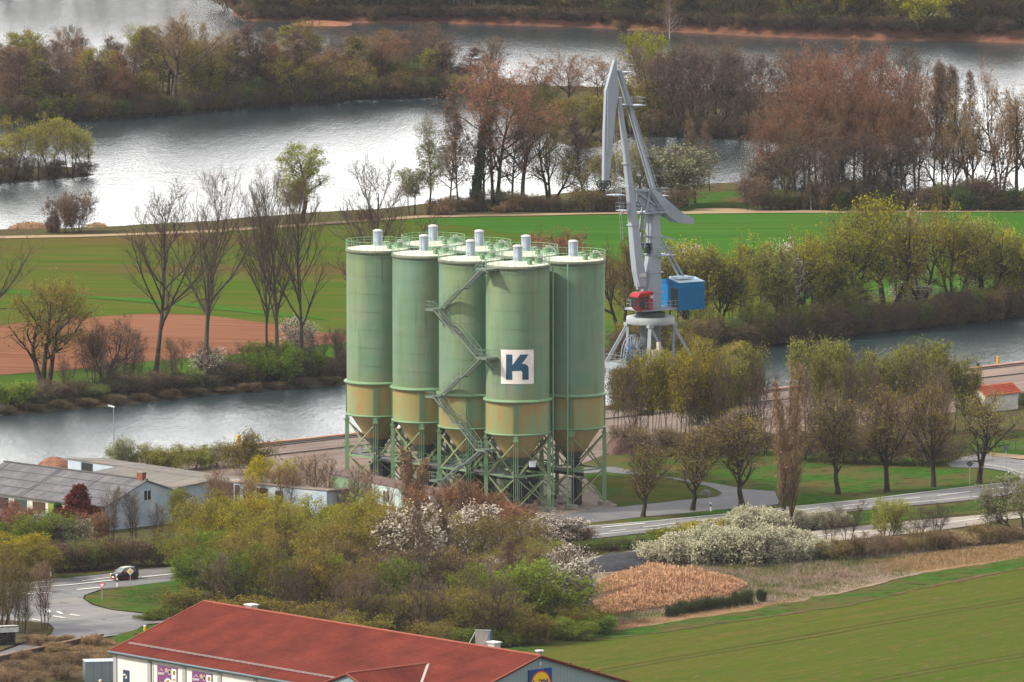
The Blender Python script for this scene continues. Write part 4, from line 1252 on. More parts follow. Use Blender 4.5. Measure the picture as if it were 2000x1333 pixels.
# back tie from the nose root to the counterweight rocker
b = MB()
for sgn in (-1, 1):
    a_, c_ = C(1206, 138), C(1277, 375)
    b.beam((a_[0], sgn * 0.35, a_[1]), (c_[0], sgn * 0.35, c_[1]), 0.3, 0.42)
b.build('tie_rod', m_cg, cr)
b = MB()                 # caged ladder along the tie rod
a_, c_ = Vector((C(1210, 150)[0], 0.0, C(1210, 150)[1])), Vector((C(1281, 372)[0], 0.0, C(1281, 372)[1]))
n_ = 46
for i in range(n_):
    p = a_.lerp(c_, i / n_)
    if i % 2 == 0:
        b.tube([p + Vector((-0.55 * math.sin(t), 0.4 * math.cos(t), 0)) for t in np.linspace(0, math.pi, 8)], 0.025, 4)
    b.beam(p + Vector((0, -0.25, 0)), p + Vector((0, 0.25, 0)), 0.04)
for t in (0.3, 1.57, 2.8):
    o_ = Vector((-0.55 * math.sin(t), 0.4 * math.cos(t), 0))
    b.tube([a_ + o_, c_ + o_], 0.025, 4)
b.build('caged_ladder', m_cg, cr)
# counterweight rocker arm
b = MB()
for sgn in (-1, 1):
    M_ = None
    b.prism([C(x, y) for x, y in [(1261, 366), (1268, 366), (1322, 412), (1349, 427), (1346, 436), (1318, 434), (1296, 420), (1268, 380)]], sgn * 1.05 - 0.12, sgn * 1.05 + 0.12)
b.prism([C(x, y) for x, y in [(1300, 413), (1330, 416), (1350, 424), (1346, 436), (1320, 434), (1303, 426)]], -0.92, 0.92)
b.build('counterweight', m_cg, cr)
# luffing strut, top frame
b = MB()
for (p, q_, w_) in (((1263, 368), (1253, 450), 0.28), ((1256, 455), (1253, 486), 0.2), ((1240, 372), (1262, 372), 0.3), ((1262, 372), (1285, 410), 0.35), ((1240, 376), (1275, 400), 0.25), ((1290, 468), (1332, 541), 0.24), ((1286, 460), (1310, 466), 0.2)):
    a_, c_ = C(*p), C(*q_)
    for sgn in (-0.6, 0.6):
        b.beam((a_[0], sgn, a_[1]), (c_[0], sgn, c_[1]), w_)
b.prism([C(x, y) for x, y in [(1243, 368), (1262, 370), (1282, 392), (1284, 412), (1262, 412), (1244, 395)]], -0.35, 0.35)
b.build('luffing_gear', m_cg, cr)
b = MB()
for i in range(5):
    q, z = C(1259 + i * 2.2, 478 + (i % 3) * 7)
    b.box((q, -0.3 + 0.15 * i, z), (0.5, 0.9, 0.45))
b.build('winch', m_dark, cr)
# platforms
for (px, py, sx, sy) in ((1219, 142, 1.9, 1.8), (1240, 206, 2.2, 2.2), (1220, 206, 1.2, 2.0), (1202, 382, 1.9, 2.4), (1290, 382, 1.6, 2.0), (1272, 414, 4.2, 3.4), (1290, 498, 3.4, 3.0), (1216, 412, 1.3, 2.0)):
    q, z = C(px, py)
    b = MB(); b.box((q, 0, z), (sx, sy, 0.14)); b.beam((q - sx * 0.3, 0, z - 0.1), (q + (0.5 if px > 1215 else -0.5) * sx, 0, z - 0.7), 0.12, 0.12)
    p_ = b.build('platform', m_cg, cr)
    b = MB(); rail_box(b, (q, 0, z + 0.06), sx, sy); b.build('handrail', m_cg, p_)
b = MB()                 # ladder up the boom
for yo in (-0.25, 0.25):
    a_, c_ = C(1216, 470), C(1202, 260)
    b.tube([(a_[0] + 0.2, yo, a_[1]), (c_[0] + 0.2, yo, c_[1])], 0.03, 4)
b.build('ladder', m_cg, cr)
# machinery house
q0, q1 = C(1308, 0)[0], C(1363, 0)[0]
q0, q1 = -3.4, -8.05
b = MB()
z0, z1 = 14.75, 18.75
hw_ = 2.6
b.box(((q0 + q1) / 2, 0, (z0 + z1) / 2), (abs(q1 - q0), hw_ * 2, z1 - z0))
n_ = 22
for i in range(n_ + 1):
    x = q0 + (q1 - q0) * i / n_
    for sgn in (-1, 1): b.box((x, sgn * (hw_ + 0.03), (z0 + z1) / 2 - 0.2), (0.07, 0.07, z1 - z0 - 0.6))
b.prism([(-hw_ - 0.15, z1 + 0.02), (hw_ + 0.15, z1 + 0.02), (hw_ + 0.15, z1 + 0.16), (0, z1 + 0.65), (-hw_ - 0.15, z1 + 0.16)], q0 + 0.15, q1 - 0.15, M=Matrix(((0, 1, 0), (1, 0, 0), (0, 0, 1))))
hs = b.build('machinery_house', m_blue, cr)
b = MB()
for sgn in (-1, 1):
    b.quad((q0 + 0.1, sgn * (hw_ + 0.1), z1 + 0.20), (q1 - 0.1, sgn * (hw_ + 0.1), z1 + 0.20), (q1 - 0.1, 0, z1 + 0.69), (q0 + 0.1, 0, z1 + 0.69))
b.box(((q0 + q1) / 2 + 0.4, 0.6, z1 + 0.75), (3.0, 2.2, 0.3))
b.build('house_roof', m_bluetop, hs)
b = MB()
b.box((q0 + 0.06, 1.5, (z0 + z1) / 2 - 0.2), (0.08, 1.7, 3.0))
for i in range(9): b.box((q0 + 0.12, 1.5, z0 + 0.5 + i * 0.34), (0.06, 1.7, 0.05))
b.build('louvre', m_dark, hs)
# cab on the right-hand side of the column, seen from its left
cx_, cy_ = 2.5, 1.35
b = MB()
b.prism([(cx_ - 1.3, 15.0), (cx_ + 0.7, 15.0), (cx_ + 1.25, 15.5), (cx_ + 1.45, 17.2), (cx_ + 1.0, 17.55), (cx_ - 1.3, 17.7)], cy_ - 0.95, cy_ + 0.95)
b.prism([(cx_ - 1.4, 17.6), (cx_ + 1.15, 17.42), (cx_ + 1.5, 17.1), (cx_ + 1.5, 17.25), (cx_ + 1.1, 17.72), (cx_ - 1.4, 17.85)], cy_ - 1.05, cy_ + 1.05)
cabo = b.build('cab', m_red, cr)
b = MB()
b.prism([(cx_ - 0.45, 15.35), (cx_ + 0.75, 15.35), (cx_ + 1.2, 15.75), (cx_ + 1.36, 17.05), (cx_ - 0.45, 17.3)], cy_ + 0.955, cy_ + 0.99)
b.quad((cx_ + 0.78, cy_ - 0.85, 15.12), (cx_ + 0.78, cy_ + 0.85, 15.12), (cx_ + 1.29, cy_ + 0.85, 15.55), (cx_ + 1.29, cy_ - 0.85, 15.55))
b.prism([(cx_ + 1.30, 15.6), (cx_ + 1.33, 15.6), (cx_ + 1.50, 17.1), (cx_ + 1.46, 17.1)], cy_ - 0.85, cy_ + 0.85)
b.build('window', m_glass, cabo)
b = MB()
b.beam((cx_ + 0.25, cy_ + 1.01, 15.3), (cx_ + 0.25, cy_ + 1.01, 17.3), 0.06)
b.beam((cx_ - 0.5, cy_ + 1.01, 16.7), (cx_ + 1.35, cy_ + 1.01, 16.7), 0.06)
b.beam((cx_ + 1.40, cy_, 15.5), (cx_ + 1.52, cy_, 17.1), 0.08)
b.build('window_frame', m_red, cabo)
b = MB(); b.box((cx_ - 1.0, cy_ + 1.1, 17.1), (0.5, 0.3, 0.4)); b.build('air_conditioner', m_cap, cabo)
# ================================================================ tree kit
def unit(v):
    return v / (np.linalg.norm(v, axis=-1, keepdims=True) + 1e-9)

def grow(rg, P0, D, Ln, K, wob, trop):
    """N branches of K segments: points (N,K+1,3)"""
    n = len(P0)
    pts = np.zeros((n, K + 1, 3))
    pts[:, 0] = P0
    d = unit(D)
    trop = np.asarray(trop, float)
    for k in range(K):
        d = unit(d + rg.randn(n, 3) * wob + trop)
        pts[:, k + 1] = pts[:, k] + d * (Ln / K)[:, None]
    return pts

def spawn(rg, pts, rad, per, t0, t1, ang, angv, uniform=True):
    """positions, directions, parent radius and t for children on each branch"""
    n, K1, _ = pts.shape
    K = K1 - 1
    m = n * per
    par = np.repeat(np.arange(n), per)
    t = np.tile((np.arange(per) + 0.5) / per, n) + rg.randn(m) * (0.35 / per)
    t = np.clip(t, 0, 1) * (t1 - t0) + t0
    f = np.clip(t * K, 0, K - 1e-6)
    i = f.astype(int)
    fr = (f - i)[:, None]
    a, b = pts[par, i], pts[par, i + 1]
    P = a + (b - a) * fr
    d = unit(b - a)
    az = (np.tile(np.arange(per), n) * 2.4 + np.repeat(rg.rand(n) * 6.28, per) + rg.randn(m) * 0.4)
    up = np.where(np.abs(d[:, 2:3]) < 0.9, np.array([[0, 0, 1.0]]), np.array([[1.0, 0, 0]]))
    x = unit(np.cross(d, up))
    y = np.cross(x, d)
    an = R(ang) + rg.randn(m) * R(angv)
    D = d * np.cos(an)[:, None] + (x * np.cos(az)[:, None] + y * np.sin(az)[:, None]) * np.sin(an)[:, None]
    r = rad[par, i] * (1 - fr[:, 0]) + rad[par, i + 1] * fr[:, 0]
    return P, D, r, t, par

def tubes(pts, rad, sides):
    n, K1, _ = pts.shape
    d = np.zeros_like(pts)
    d[:, 1:-1] = pts[:, 2:] - pts[:, :-2]
    d[:, 0] = pts[:, 1] - pts[:, 0]
    d[:, -1] = pts[:, -1] - pts[:, -2]
    d = unit(d)
    ref = np.where(np.abs(d[..., 2:3]) < 0.95, np.array([0, 0, 1.0]), np.array([1.0, 0, 0]))
    x = unit(np.cross(d, ref)); y = np.cross(x, d)
    if sides == 2:      # flat ribbon
        V = np.stack([pts - x * rad[..., None], pts + x * rad[..., None]], 2)
    else:
        a = np.arange(sides) * 2 * np.pi / sides
        V = pts[:, :, None] + (x[:, :, None] * np.cos(a)[:, None] + y[:, :, None] * np.sin(a)[:, None]) * rad[:, :, None, None]
    ids = np.arange(n * K1 * sides).reshape(n, K1, sides)
    if sides == 2:
        q = np.stack([ids[:, :-1, 0], ids[:, :-1, 1], ids[:, 1:, 1], ids[:, 1:, 0]], -1).reshape(-1, 4)
    else:
        nx_ = np.roll(ids, -1, 2)
        q = np.stack([ids[:, :-1], nx_[:, :-1], nx_[:, 1:], ids[:, 1:]], -1).reshape(-1, 4)
    return V.reshape(-1, 3), q

def taper(n, K, r0, r1f):
    t = np.linspace(0, 1, K + 1)
    return r0[:, None] * (1 - t[None] * (1 - r1f))

def leaf_quads(rg, pts, n_leaf, size, spread, up=0.0, fill=None):
    """n_leaf small quads scattered along twigs"""
    n, K1, _ = pts.shape
    i = rg.randint(0, n, n_leaf)
    f = rg.rand(n_leaf) ** 0.7 * (K1 - 1) * 0.999
    k = f.astype(int); fr = (f - k)[:, None]
    c = pts[i, k] * (1 - fr) + pts[i, k + 1] * fr + rg.randn(n_leaf, 3) * spread
    a = unit(rg.randn(n_leaf, 3)); b = unit(np.cross(a, rg.randn(n_leaf, 3)))
    s = size * (0.5 + rg.rand(n_leaf, 1))
    V = np.stack([c - a * s * 0.5 - b * s * 0.35, c + a * s * 0.5 - b * s * 0.2, c + a * s * 0.5 + b * s * 0.35, c - a * s * 0.4 + b * s * 0.3], 1).reshape(-1, 3)
    q = np.arange(n_leaf * 4).reshape(-1, 4)
    return V, q

def join(parts):
    Vs, Qs, M_ = [], [], []
    o = 0
    for V, q, mi in parts:
        Vs.append(V); Qs.append(q + o); M_.append(np.full(len(q), mi)); o += len(V)
    return np.concatenate(Vs), np.concatenate(Qs), np.concatenate(M_)

# materials ---------------------------------------------------------
def veg_mat(name, cols, trans=0.0, rough=0.85, hv=0.25, nscale=0.9):
    """bark, twig and leaf colour: varies from clump to clump and from plant to plant"""
    m = mat(name, cols[0], rough, 0, 0.12)
    b = m.node_tree.nodes['Principled BSDF']
    g = N(m, 'ShaderNodeNewGeometry')
    n = N(m, 'ShaderNodeTexNoise'); n.inputs['Scale'].default_value = nscale; n.inputs['Detail'].default_value = 6
    n.inputs['Roughness'].default_value = 0.75
    L(m, g.outputs['Position'], n.inputs['Vector'])
    r = N(m, 'ShaderNodeValToRGB'); e = r.color_ramp.elements
    k = len(cols)
    e[0].position, e[0].color = 0.34, (*cols[0], 1)
    e[1].position, e[1].color = 0.66, (*cols[-1], 1)
    for i in range(1, k - 1):
        q = e.new(0.34 + 0.32 * i / (k - 1)); q.color = (*cols[i], 1)
    L(m, n.outputs[0], r.inputs[0])
    oi = N(m, 'ShaderNodeObjectInfo')
    hs = N(m, 'ShaderNodeHueSaturation')
    mr = N(m, 'ShaderNodeMapRange'); L(m, oi.outputs['Random'], mr.inputs[0]); mr.inputs[3].default_value = 1 - hv; mr.inputs[4].default_value = 1 + hv
    L(m, mr.outputs[0], hs.inputs['Value'])
    m2 = N(m, 'ShaderNodeMath', operation='MULTIPLY'); m2.inputs[1].default_value = 7.13
    m3 = N(m, 'ShaderNodeMath', operation='FRACT'); L(m, oi.outputs['Random'], m2.inputs[0]); L(m, m2.outputs[0], m3.inputs[0])
    mh = N(m, 'ShaderNodeMapRange'); L(m, m3.outputs[0], mh.inputs[0]); mh.inputs[3].default_value = 0.485; mh.inputs[4].default_value = 0.515
    L(m, mh.outputs[0], hs.inputs['Hue'])
    L(m, r.outputs[0], hs.inputs['Color'])
    L(m, hs.outputs[0], b.inputs['Base Color'])
    if trans > 0:
        t = N(m, 'ShaderNodeBsdfTranslucent'); L(m, hs.outputs[0], t.inputs['Color'])
        mx = N(m, 'ShaderNodeMixShader'); mx.inputs[0].default_value = trans
        out = m.node_tree.nodes['Material Output']
        L(m, b.outputs[0], mx.inputs[1]); L(m, t.outputs[0], mx.inputs[2]); L(m, mx.outputs[0], out.inputs[0])
    return m

BK = {
 'grey':   veg_mat('bark_grey', [(0.045, 0.035, 0.03), (0.075, 0.06, 0.05), (0.11, 0.085, 0.07)], nscale=2),
 'dark':   veg_mat('bark_dark', [(0.018, 0.014, 0.012), (0.036, 0.028, 0.022), (0.06, 0.046, 0.035)], nscale=2),
 'brown':  veg_mat('bark_brown', [(0.05, 0.032, 0.022), (0.085, 0.055, 0.036), (0.12, 0.08, 0.05)], nscale=2),
 'olive':  veg_mat('bark_olive', [(0.06, 0.05, 0.022), (0.10, 0.08, 0.035)], nscale=2),
 'pale':   veg_mat('bark_pale', [(0.30, 0.27, 0.24), (0.42, 0.38, 0.34)], nscale=2),
}
LF = {
 'yellowgreen': veg_mat('leaf_yellow_green', [(0.17, 0.17, 0.012), (0.29, 0.28, 0.02), (0.38, 0.34, 0.03)], 0.35),
 'yellow':      veg_mat('leaf_yellow', [(0.22, 0.19, 0.01), (0.33, 0.27, 0.012), (0.40, 0.32, 0.02)], 0.35, hv=0.15),
 'green':       veg_mat('leaf_fresh_green', [(0.08, 0.15, 0.015), (0.14, 0.23, 0.02), (0.21, 0.28, 0.03)], 0.35),
 'lightgreen':  veg_mat('leaf_light_green', [(0.16, 0.19, 0.035), (0.25, 0.27, 0.05), (0.33, 0.33, 0.08)], 0.35),
 'palegreen':   veg_mat('leaf_pale_green', [(0.17, 0.19, 0.10), (0.26, 0.27, 0.16)], 0.3),
 'olive':       veg_mat('leaf_olive_brown', [(0.15, 0.115, 0.022), (0.22, 0.18, 0.03), (0.25, 0.23, 0.035)], 0.3),
 'redbrown':    veg_mat('bud_red_brown', [(0.19, 0.085, 0.042), (0.27, 0.125, 0.06), (0.32, 0.165, 0.085)], 0.2, hv=0.15),
 'tan':         veg_mat('bud_tan', [(0.22, 0.14, 0.07), (0.34, 0.23, 0.12)], 0.2),
 'purple':      veg_mat('bud_purple_brown', [(0.10, 0.062, 0.045), (0.15, 0.095, 0.066), (0.18, 0.125, 0.085)], 0.1, hv=0.2),
 'darkgreen':   veg_mat('leaf_dark_green', [(0.012, 0.035, 0.014), (0.02, 0.055, 0.02), (0.03, 0.075, 0.024)], 0.1),
 'white':       veg_mat('blossom_white', [(0.48, 0.43, 0.36), (0.64, 0.59, 0.51)], 0.25, hv=0.08),
 'cream':       veg_mat('blossom_cream', [(0.36, 0.36, 0.22), (0.52, 0.51, 0.36), (0.60, 0.59, 0.45)], 0.25, hv=0.08),
 'red':         veg_mat('leaf_dark_red', [(0.11, 0.012, 0.015), (0.19, 0.02, 0.025)], 0.25),
 'scrub':       veg_mat('twig_scrub', [(0.10, 0.07, 0.04), (0.155, 0.11, 0.065), (0.13, 0.125, 0.035)], 0.1),
}
TW = {   # fine twigs
 'grey':   veg_mat('twig_grey', [(0.095, 0.065, 0.045), (0.15, 0.105, 0.07)]),
 'red':    veg_mat('twig_red', [(0.16, 0.09, 0.055), (0.23, 0.13, 0.08)], hv=0.12),
 'purple': veg_mat('twig_purple', [(0.10, 0.066, 0.048), (0.165, 0.112, 0.08)]),
 'olive':  veg_mat('twig_olive', [(0.11, 0.085, 0.022), (0.18, 0.14, 0.035)]),
 'tan':    veg_mat('twig_tan', [(0.20, 0.13, 0.075), (0.30, 0.20, 0.12)]),
 'yellow': veg_mat('twig_yellow', [(0.17, 0.14, 0.02), (0.24, 0.20, 0.03)]),
}

def tree_meshes(seed, H=15.0, stems=1, lean=6, stem_h=0.95, stem_r=0.2, wob=0.05, trop=0.02, t_first=0.25,
                n1=14, a1=45, l1=0.45, shape='round', n2=7, a2=40, l2=0.45, n3=7, a3=38, l3=0.5, n4=0, l4=0.5,
                tr1=0.04, tr2=0.03, tr3=0.02, tw=0.0109, leaves=0, lsize=0.16, lspread=0.2, fork=None, splay=0.0):
    """returns (trunk arrays, crown arrays). Lengths are fractions of the parent; H is the nominal height in metres"""
    rg = np.random.RandomState(seed)
    # level 0: stems
    az = rg.rand() * 6.28 + np.arange(stems) * 2 * np.pi / stems + rg.randn(stems) * 0.3
    le = R(lean) * (0.5 + rg.rand(stems))
    D = np.stack([np.sin(le) * np.cos(az), np.sin(le) * np.sin(az), np.cos(le)], 1)
    base = np.stack([np.cos(az), np.sin(az), az * 0], 1) * (splay if splay else stem_r * 0.8 * (stems > 1))
    base[:, 2] = -0.3
    h = H * stem_h * (0.8 + 0.2 * rg.rand(stems)); h[0] = H * stem_h
    K0 = 8
    p0 = grow(rg, base, D, h, K0, wob, (0, 0, trop))
    r0 = taper(stems, K0, stem_r * (0.75 + 0.35 * rg.rand(stems)), 0.12)
    r0[:, 0] *= 1.35
    trunk = [(p0, r0, 7)]
    # level 1
    P, D, r, t, par = spawn(rg, p0, r0, n1, t_first, 0.98, a1, 8)
    u = (t - t_first) / (1 - t_first)
    if shape == 'round':   f = np.sqrt(np.clip(1 - (2 * u - 0.75) ** 2 / 1.7, 0.05, 1))
    elif shape == 'vase':  f = 1.0 - 0.72 * u
    elif shape == 'cone':  f = 1.05 - 0.95 * u
    elif shape == 'col':   f = np.where(u < 0.85, 1.0, 0.6)
    elif shape == 'top':   f = 0.5 + 0.5 * np.sin(np.clip(u, 0, 1) * 2.6)
    else:                  f = u * 0 + 1
    Lg = H * l1 * f * (0.55 + 0.75 * rg.rand(len(t)))
    p1 = grow(rg, P, D, Lg, 6, wob * 1.3, (0, 0, tr1))
    r1 = taper(len(P), 6, np.minimum(r * 0.68, 0.05 + 0.022 * Lg), 0.22)
    trunk.append((p1, r1, 5))
    # level 2
    P, D, r, t, par = spawn(rg, p1, r1, n2, 0.18, 1.0, a2, 12)
    L2 = Lg[par] * l2 * (1.1 - 0.6 * t) * (0.7 + 0.6 * rg.rand(len(t)))
    p2 = grow(rg, P, D, L2, 4, wob * 2, (0, 0, tr2))
    r2 = taper(len(P), 4, np.maximum(r * 0.6, tw * 2.0), 0.4)
    trunk.append((p2, r2, 3))
    # level 3
    P, D, r, t, par = spawn(rg, p2, r2, n3, 0.1, 1.0, a3, 14)
    L3 = (L2[par] * l3 * (1.15 - 0.5 * t) + 0.25) * (0.6 + 0.8 * rg.rand(len(t)))
    p3 = grow(rg, P, D, L3, 3, wob * 2.5, (0, 0, tr3))
    r3 = taper(len(P), 3, np.full(len(P), tw), 0.5)
    crown = [(*tubes(p3, r3, 3), 0)]
    last = p3
    if n4:
        P, D, r, t, par = spawn(rg, p3, r3, n4, 0.1, 1.0, 35, 15)
        L4 = (L3[par] * l4 + 0.15) * (0.6 + 0.8 * rg.rand(len(t)))
        p4 = grow(rg, P, D, L4, 2, wob * 3, (0, 0, tr3))
        crown.append((*tubes(p4, taper(len(P), 2, np.full(len(P), tw * 0.7), 0.6), 2), 0))
        last = p4
    if leaves:
        crown.append((*leaf_quads(rg, last, leaves, lsize, lspread), 1))
    tr = join([(*tubes(p, r_, s), 0) for p, r_, s in trunk])
    top = max(p3[..., 2].max(), p0[..., 2].max())
    rr = np.percentile(np.abs(np.concatenate([p3[..., 0].ravel(), p3[..., 1].ravel()])), 93)
    return tr, join(crown), top, rr

# kind -> (parameters, bark, twig, leaf)
KIND = {
 # tall open poplars with bare ascending limbs
 'bare_poplar': (dict(H=19, stems=1, lean=4, stem_r=0.33, stem_h=0.9, t_first=0.27, n1=17, a1=38, l1=0.56, shape='vase', n2=9, a2=32, l2=0.42, n3=7, a3=36, l3=0.5, n4=3,
                      tr1=0.09, tr2=0.06, tr3=0.05, tw=0.0143, wob=0.045), 'grey', 'grey', None),
 'alder':       (dict(H=15, stems=1, lean=3, stem_r=0.17, t_first=0.22, n1=34, a1=52, l1=0.20, shape='cone', n2=7, a2=45, l2=0.5, n3=6, l3=0.6, n4=2, tr1=0.05, tw=0.0136, wob=0.04,
                      leaves=2500, lsize=0.13), 'dark', 'purple', 'purple'),
 'dense_alder': (dict(H=14, stems=3, lean=8, stem_r=0.16, t_first=0.15, n1=18, a1=42, l1=0.26, shape='round', n2=8, l2=0.5, n3=6, l3=0.6, n4=2, tw=0.0143, wob=0.06,
                      leaves=3500, lsize=0.12, splay=0.5), 'dark', 'purple', 'purple'),
 'red_maple':   (dict(H=16, stems=2, lean=7, stem_r=0.28, t_first=0.28, n1=16, a1=48, l1=0.42, shape='round', n2=9, l2=0.48, n3=7, l3=0.5, n4=3, tw=0.0136, wob=0.06,
                      leaves=5000, lsize=0.14), 'dark', 'red', 'redbrown'),
 'willow':      (dict(H=11, stems=5, lean=24, stem_r=0.20, stem_h=0.85, t_first=0.3, n1=10, a1=40, l1=0.32, shape='round', n2=8, l2=0.5, n3=7, l3=0.55, n4=2, tw=0.0129, wob=0.08, tr1=0.04,
                      leaves=8000, lsize=0.19), 'dark', 'olive', 'yellowgreen'),
 'old_willow':  (dict(H=13, stems=3, lean=20, stem_r=0.34, stem_h=0.85, t_first=0.3, n1=11, a1=46, l1=0.40, shape='round', n2=9, l2=0.46, n3=7, l3=0.5, n4=2, tw=0.0129, wob=0.10, tr1=0.05,
                      leaves=4200, lsize=0.16), 'dark', 'olive', 'yellowgreen'),
 'slender':     (dict(H=10, stems=4, lean=8, stem_r=0.085, t_first=0.38, n1=15, a1=34, l1=0.22, shape='col', n2=6, l2=0.5, n3=6, l3=0.6, n4=3, tw=0.0116, wob=0.05, splay=0.5,
                      leaves=3200, lsize=0.17), 'dark', 'olive', 'lightgreen'),
 'airy':        (dict(H=12, stems=3, lean=10, stem_r=0.12, stem_h=0.92, t_first=0.34, n1=12, a1=38, l1=0.27, shape='round', n2=7, l2=0.5, n3=5, l3=0.55, n4=2, tw=0.012, wob=0.06, tr1=0.05, splay=0.5,
                      leaves=2600, lsize=0.17), 'dark', 'tan', 'yellowgreen'),
 'bare_slender': (dict(H=10, stems=4, lean=10, stem_r=0.085, t_first=0.2, n1=14, a1=34, l1=0.26, shape='round', n2=6, l2=0.5, n3=4, l3=0.6, n4=2, tw=0.0120, wob=0.05, splay=0.5), 'dark', 'grey', None),
 'thicket':     (dict(H=6, stems=9, lean=24, stem_r=0.06, t_first=0.15, n1=9, a1=36, l1=0.32, shape='round', n2=6, l2=0.5, n3=5, l3=0.6, n4=2, tw=0.0116, wob=0.08, splay=0.7,
                      leaves=3500, lsize=0.15), 'dark', 'purple', 'scrub'),
 'bush':        (dict(H=3.6, stems=12, lean=34, stem_r=0.045, t_first=0.1, n1=8, a1=40, l1=0.38, shape='round', n2=6, l2=0.5, n3=5, l3=0.6, n4=2, tw=0.0109, wob=0.1, splay=0.6,
                      leaves=6000, lsize=0.15, lspread=0.1), 'dark', 'olive', 'green'),
 'blossom':     (dict(H=6.5, stems=3, lean=14, stem_r=0.09, t_first=0.2, n1=14, a1=42, l1=0.30, shape='round', n2=7, l2=0.5, n3=6, l3=0.55, n4=2, tw=0.0116, wob=0.07,
                      leaves=2800, lsize=0.14, lspread=0.12), 'dark', 'grey', 'white'),
 'blackthorn':  (dict(H=3.8, stems=12, lean=36, stem_r=0.05, t_first=0.12, n1=10, a1=42, l1=0.38, shape='round', n2=7, l2=0.5, n3=6, l3=0.6, n4=2, tw=0.0102, wob=0.1, splay=0.8,
                      leaves=19000, lsize=0.14, lspread=0.09), 'dark', 'grey', 'cream'),
 'street_tree': (dict(H=9, stems=1, lean=2, stem_r=0.23, stem_h=0.72, t_first=0.26, n1=18, a1=36, l1=0.50, shape='vase', n2=8, l2=0.48, n3=6, l3=0.5, n4=2, tw=0.0115, wob=0.07, tr1=0.09,
                      leaves=2200, lsize=0.10), 'dark', 'grey', 'olive'),
 'fastigiate':  (dict(H=18, stems=5, lean=3, stem_r=0.17, stem_h=0.95, t_first=0.10, n1=26, a1=22, l1=0.20, shape='cone', n2=6, a2=20, l2=0.5, n3=6, a3=22, l3=0.6, n4=3, tw=0.0136, wob=0.03, tr1=0.15, tr2=0.15,
                      leaves=1800, lsize=0.15, splay=0.5), 'brown', 'tan', 'tan'),
 'conifer':     (dict(H=8, stems=1, lean=1, stem_r=0.14, stem_h=1.0, t_first=0.06, n1=90, a1=84, l1=0.30, shape='cone', n2=8, a2=50, l2=0.42, n3=6, a3=50, l3=0.6, n4=0, tr1=-0.03, tw=0.0204, wob=0.04,
                      leaves=14000, lsize=0.2, lspread=0.12), 'dark', 'olive', 'darkgreen'),
 'ivy':         (dict(H=17, stems=1, lean=2, stem_r=0.3, stem_h=0.92, t_first=0.03, n1=150, a1=70, l1=0.085, shape='cone', n2=6, a2=50, l2=0.6, n3=6, a3=50, l3=0.7, n4=0, tr1=-0.02, tw=0.0204, wob=0.08,
                      leaves=30000, lsize=0.26, lspread=0.16), 'dark', 'olive', 'darkgreen'),
 'shoretree':   (dict(H=16, stems=1, lean=3, stem_r=0.33, stem_h=0.9, t_first=0.3, n1=20, a1=42, l1=0.26, shape='top', n2=8, l2=0.5, n3=7, l3=0.6, n4=3, tw=0.0136, wob=0.10,
                      leaves=5000, lsize=0.19), 'dark', 'olive', 'lightgreen'),
 'orchard':     (dict(H=4.2, stems=1, lean=6, stem_r=0.14, stem_h=0.6, t_first=0.3, n1=14, a1=62, l1=0.60, shape='round', n2=9, l2=0.5, n3=7, l3=0.5, n4=3, tw=0.0122, wob=0.12, tr1=0.07,
                      leaves=4500, lsize=0.13), 'dark', 'olive', 'lightgreen'),
}
MESH = {}
def kind_meshes(kind, variant):
    key = (kind, variant)
    if key not in MESH:
        prm, bk, tw, lf = KIND[kind]
        p = dict(prm)
        seed = 100 * (sorted(KIND).index(kind) + 1) + variant
        tr, crn, top, rr = tree_meshes(seed, **p)
        mt = np_mesh('trunk', tr[0], tr[1], [BK[bk]], smooth=np.ones(len(tr[1]), bool))
        mc = np_mesh('crown', crn[0], crn[1], [TW[tw]] + ([LF[lf]] if lf else []), midx=crn[2])
        MESH[key] = (mt, mc, top, rr)
    return MESH[key]

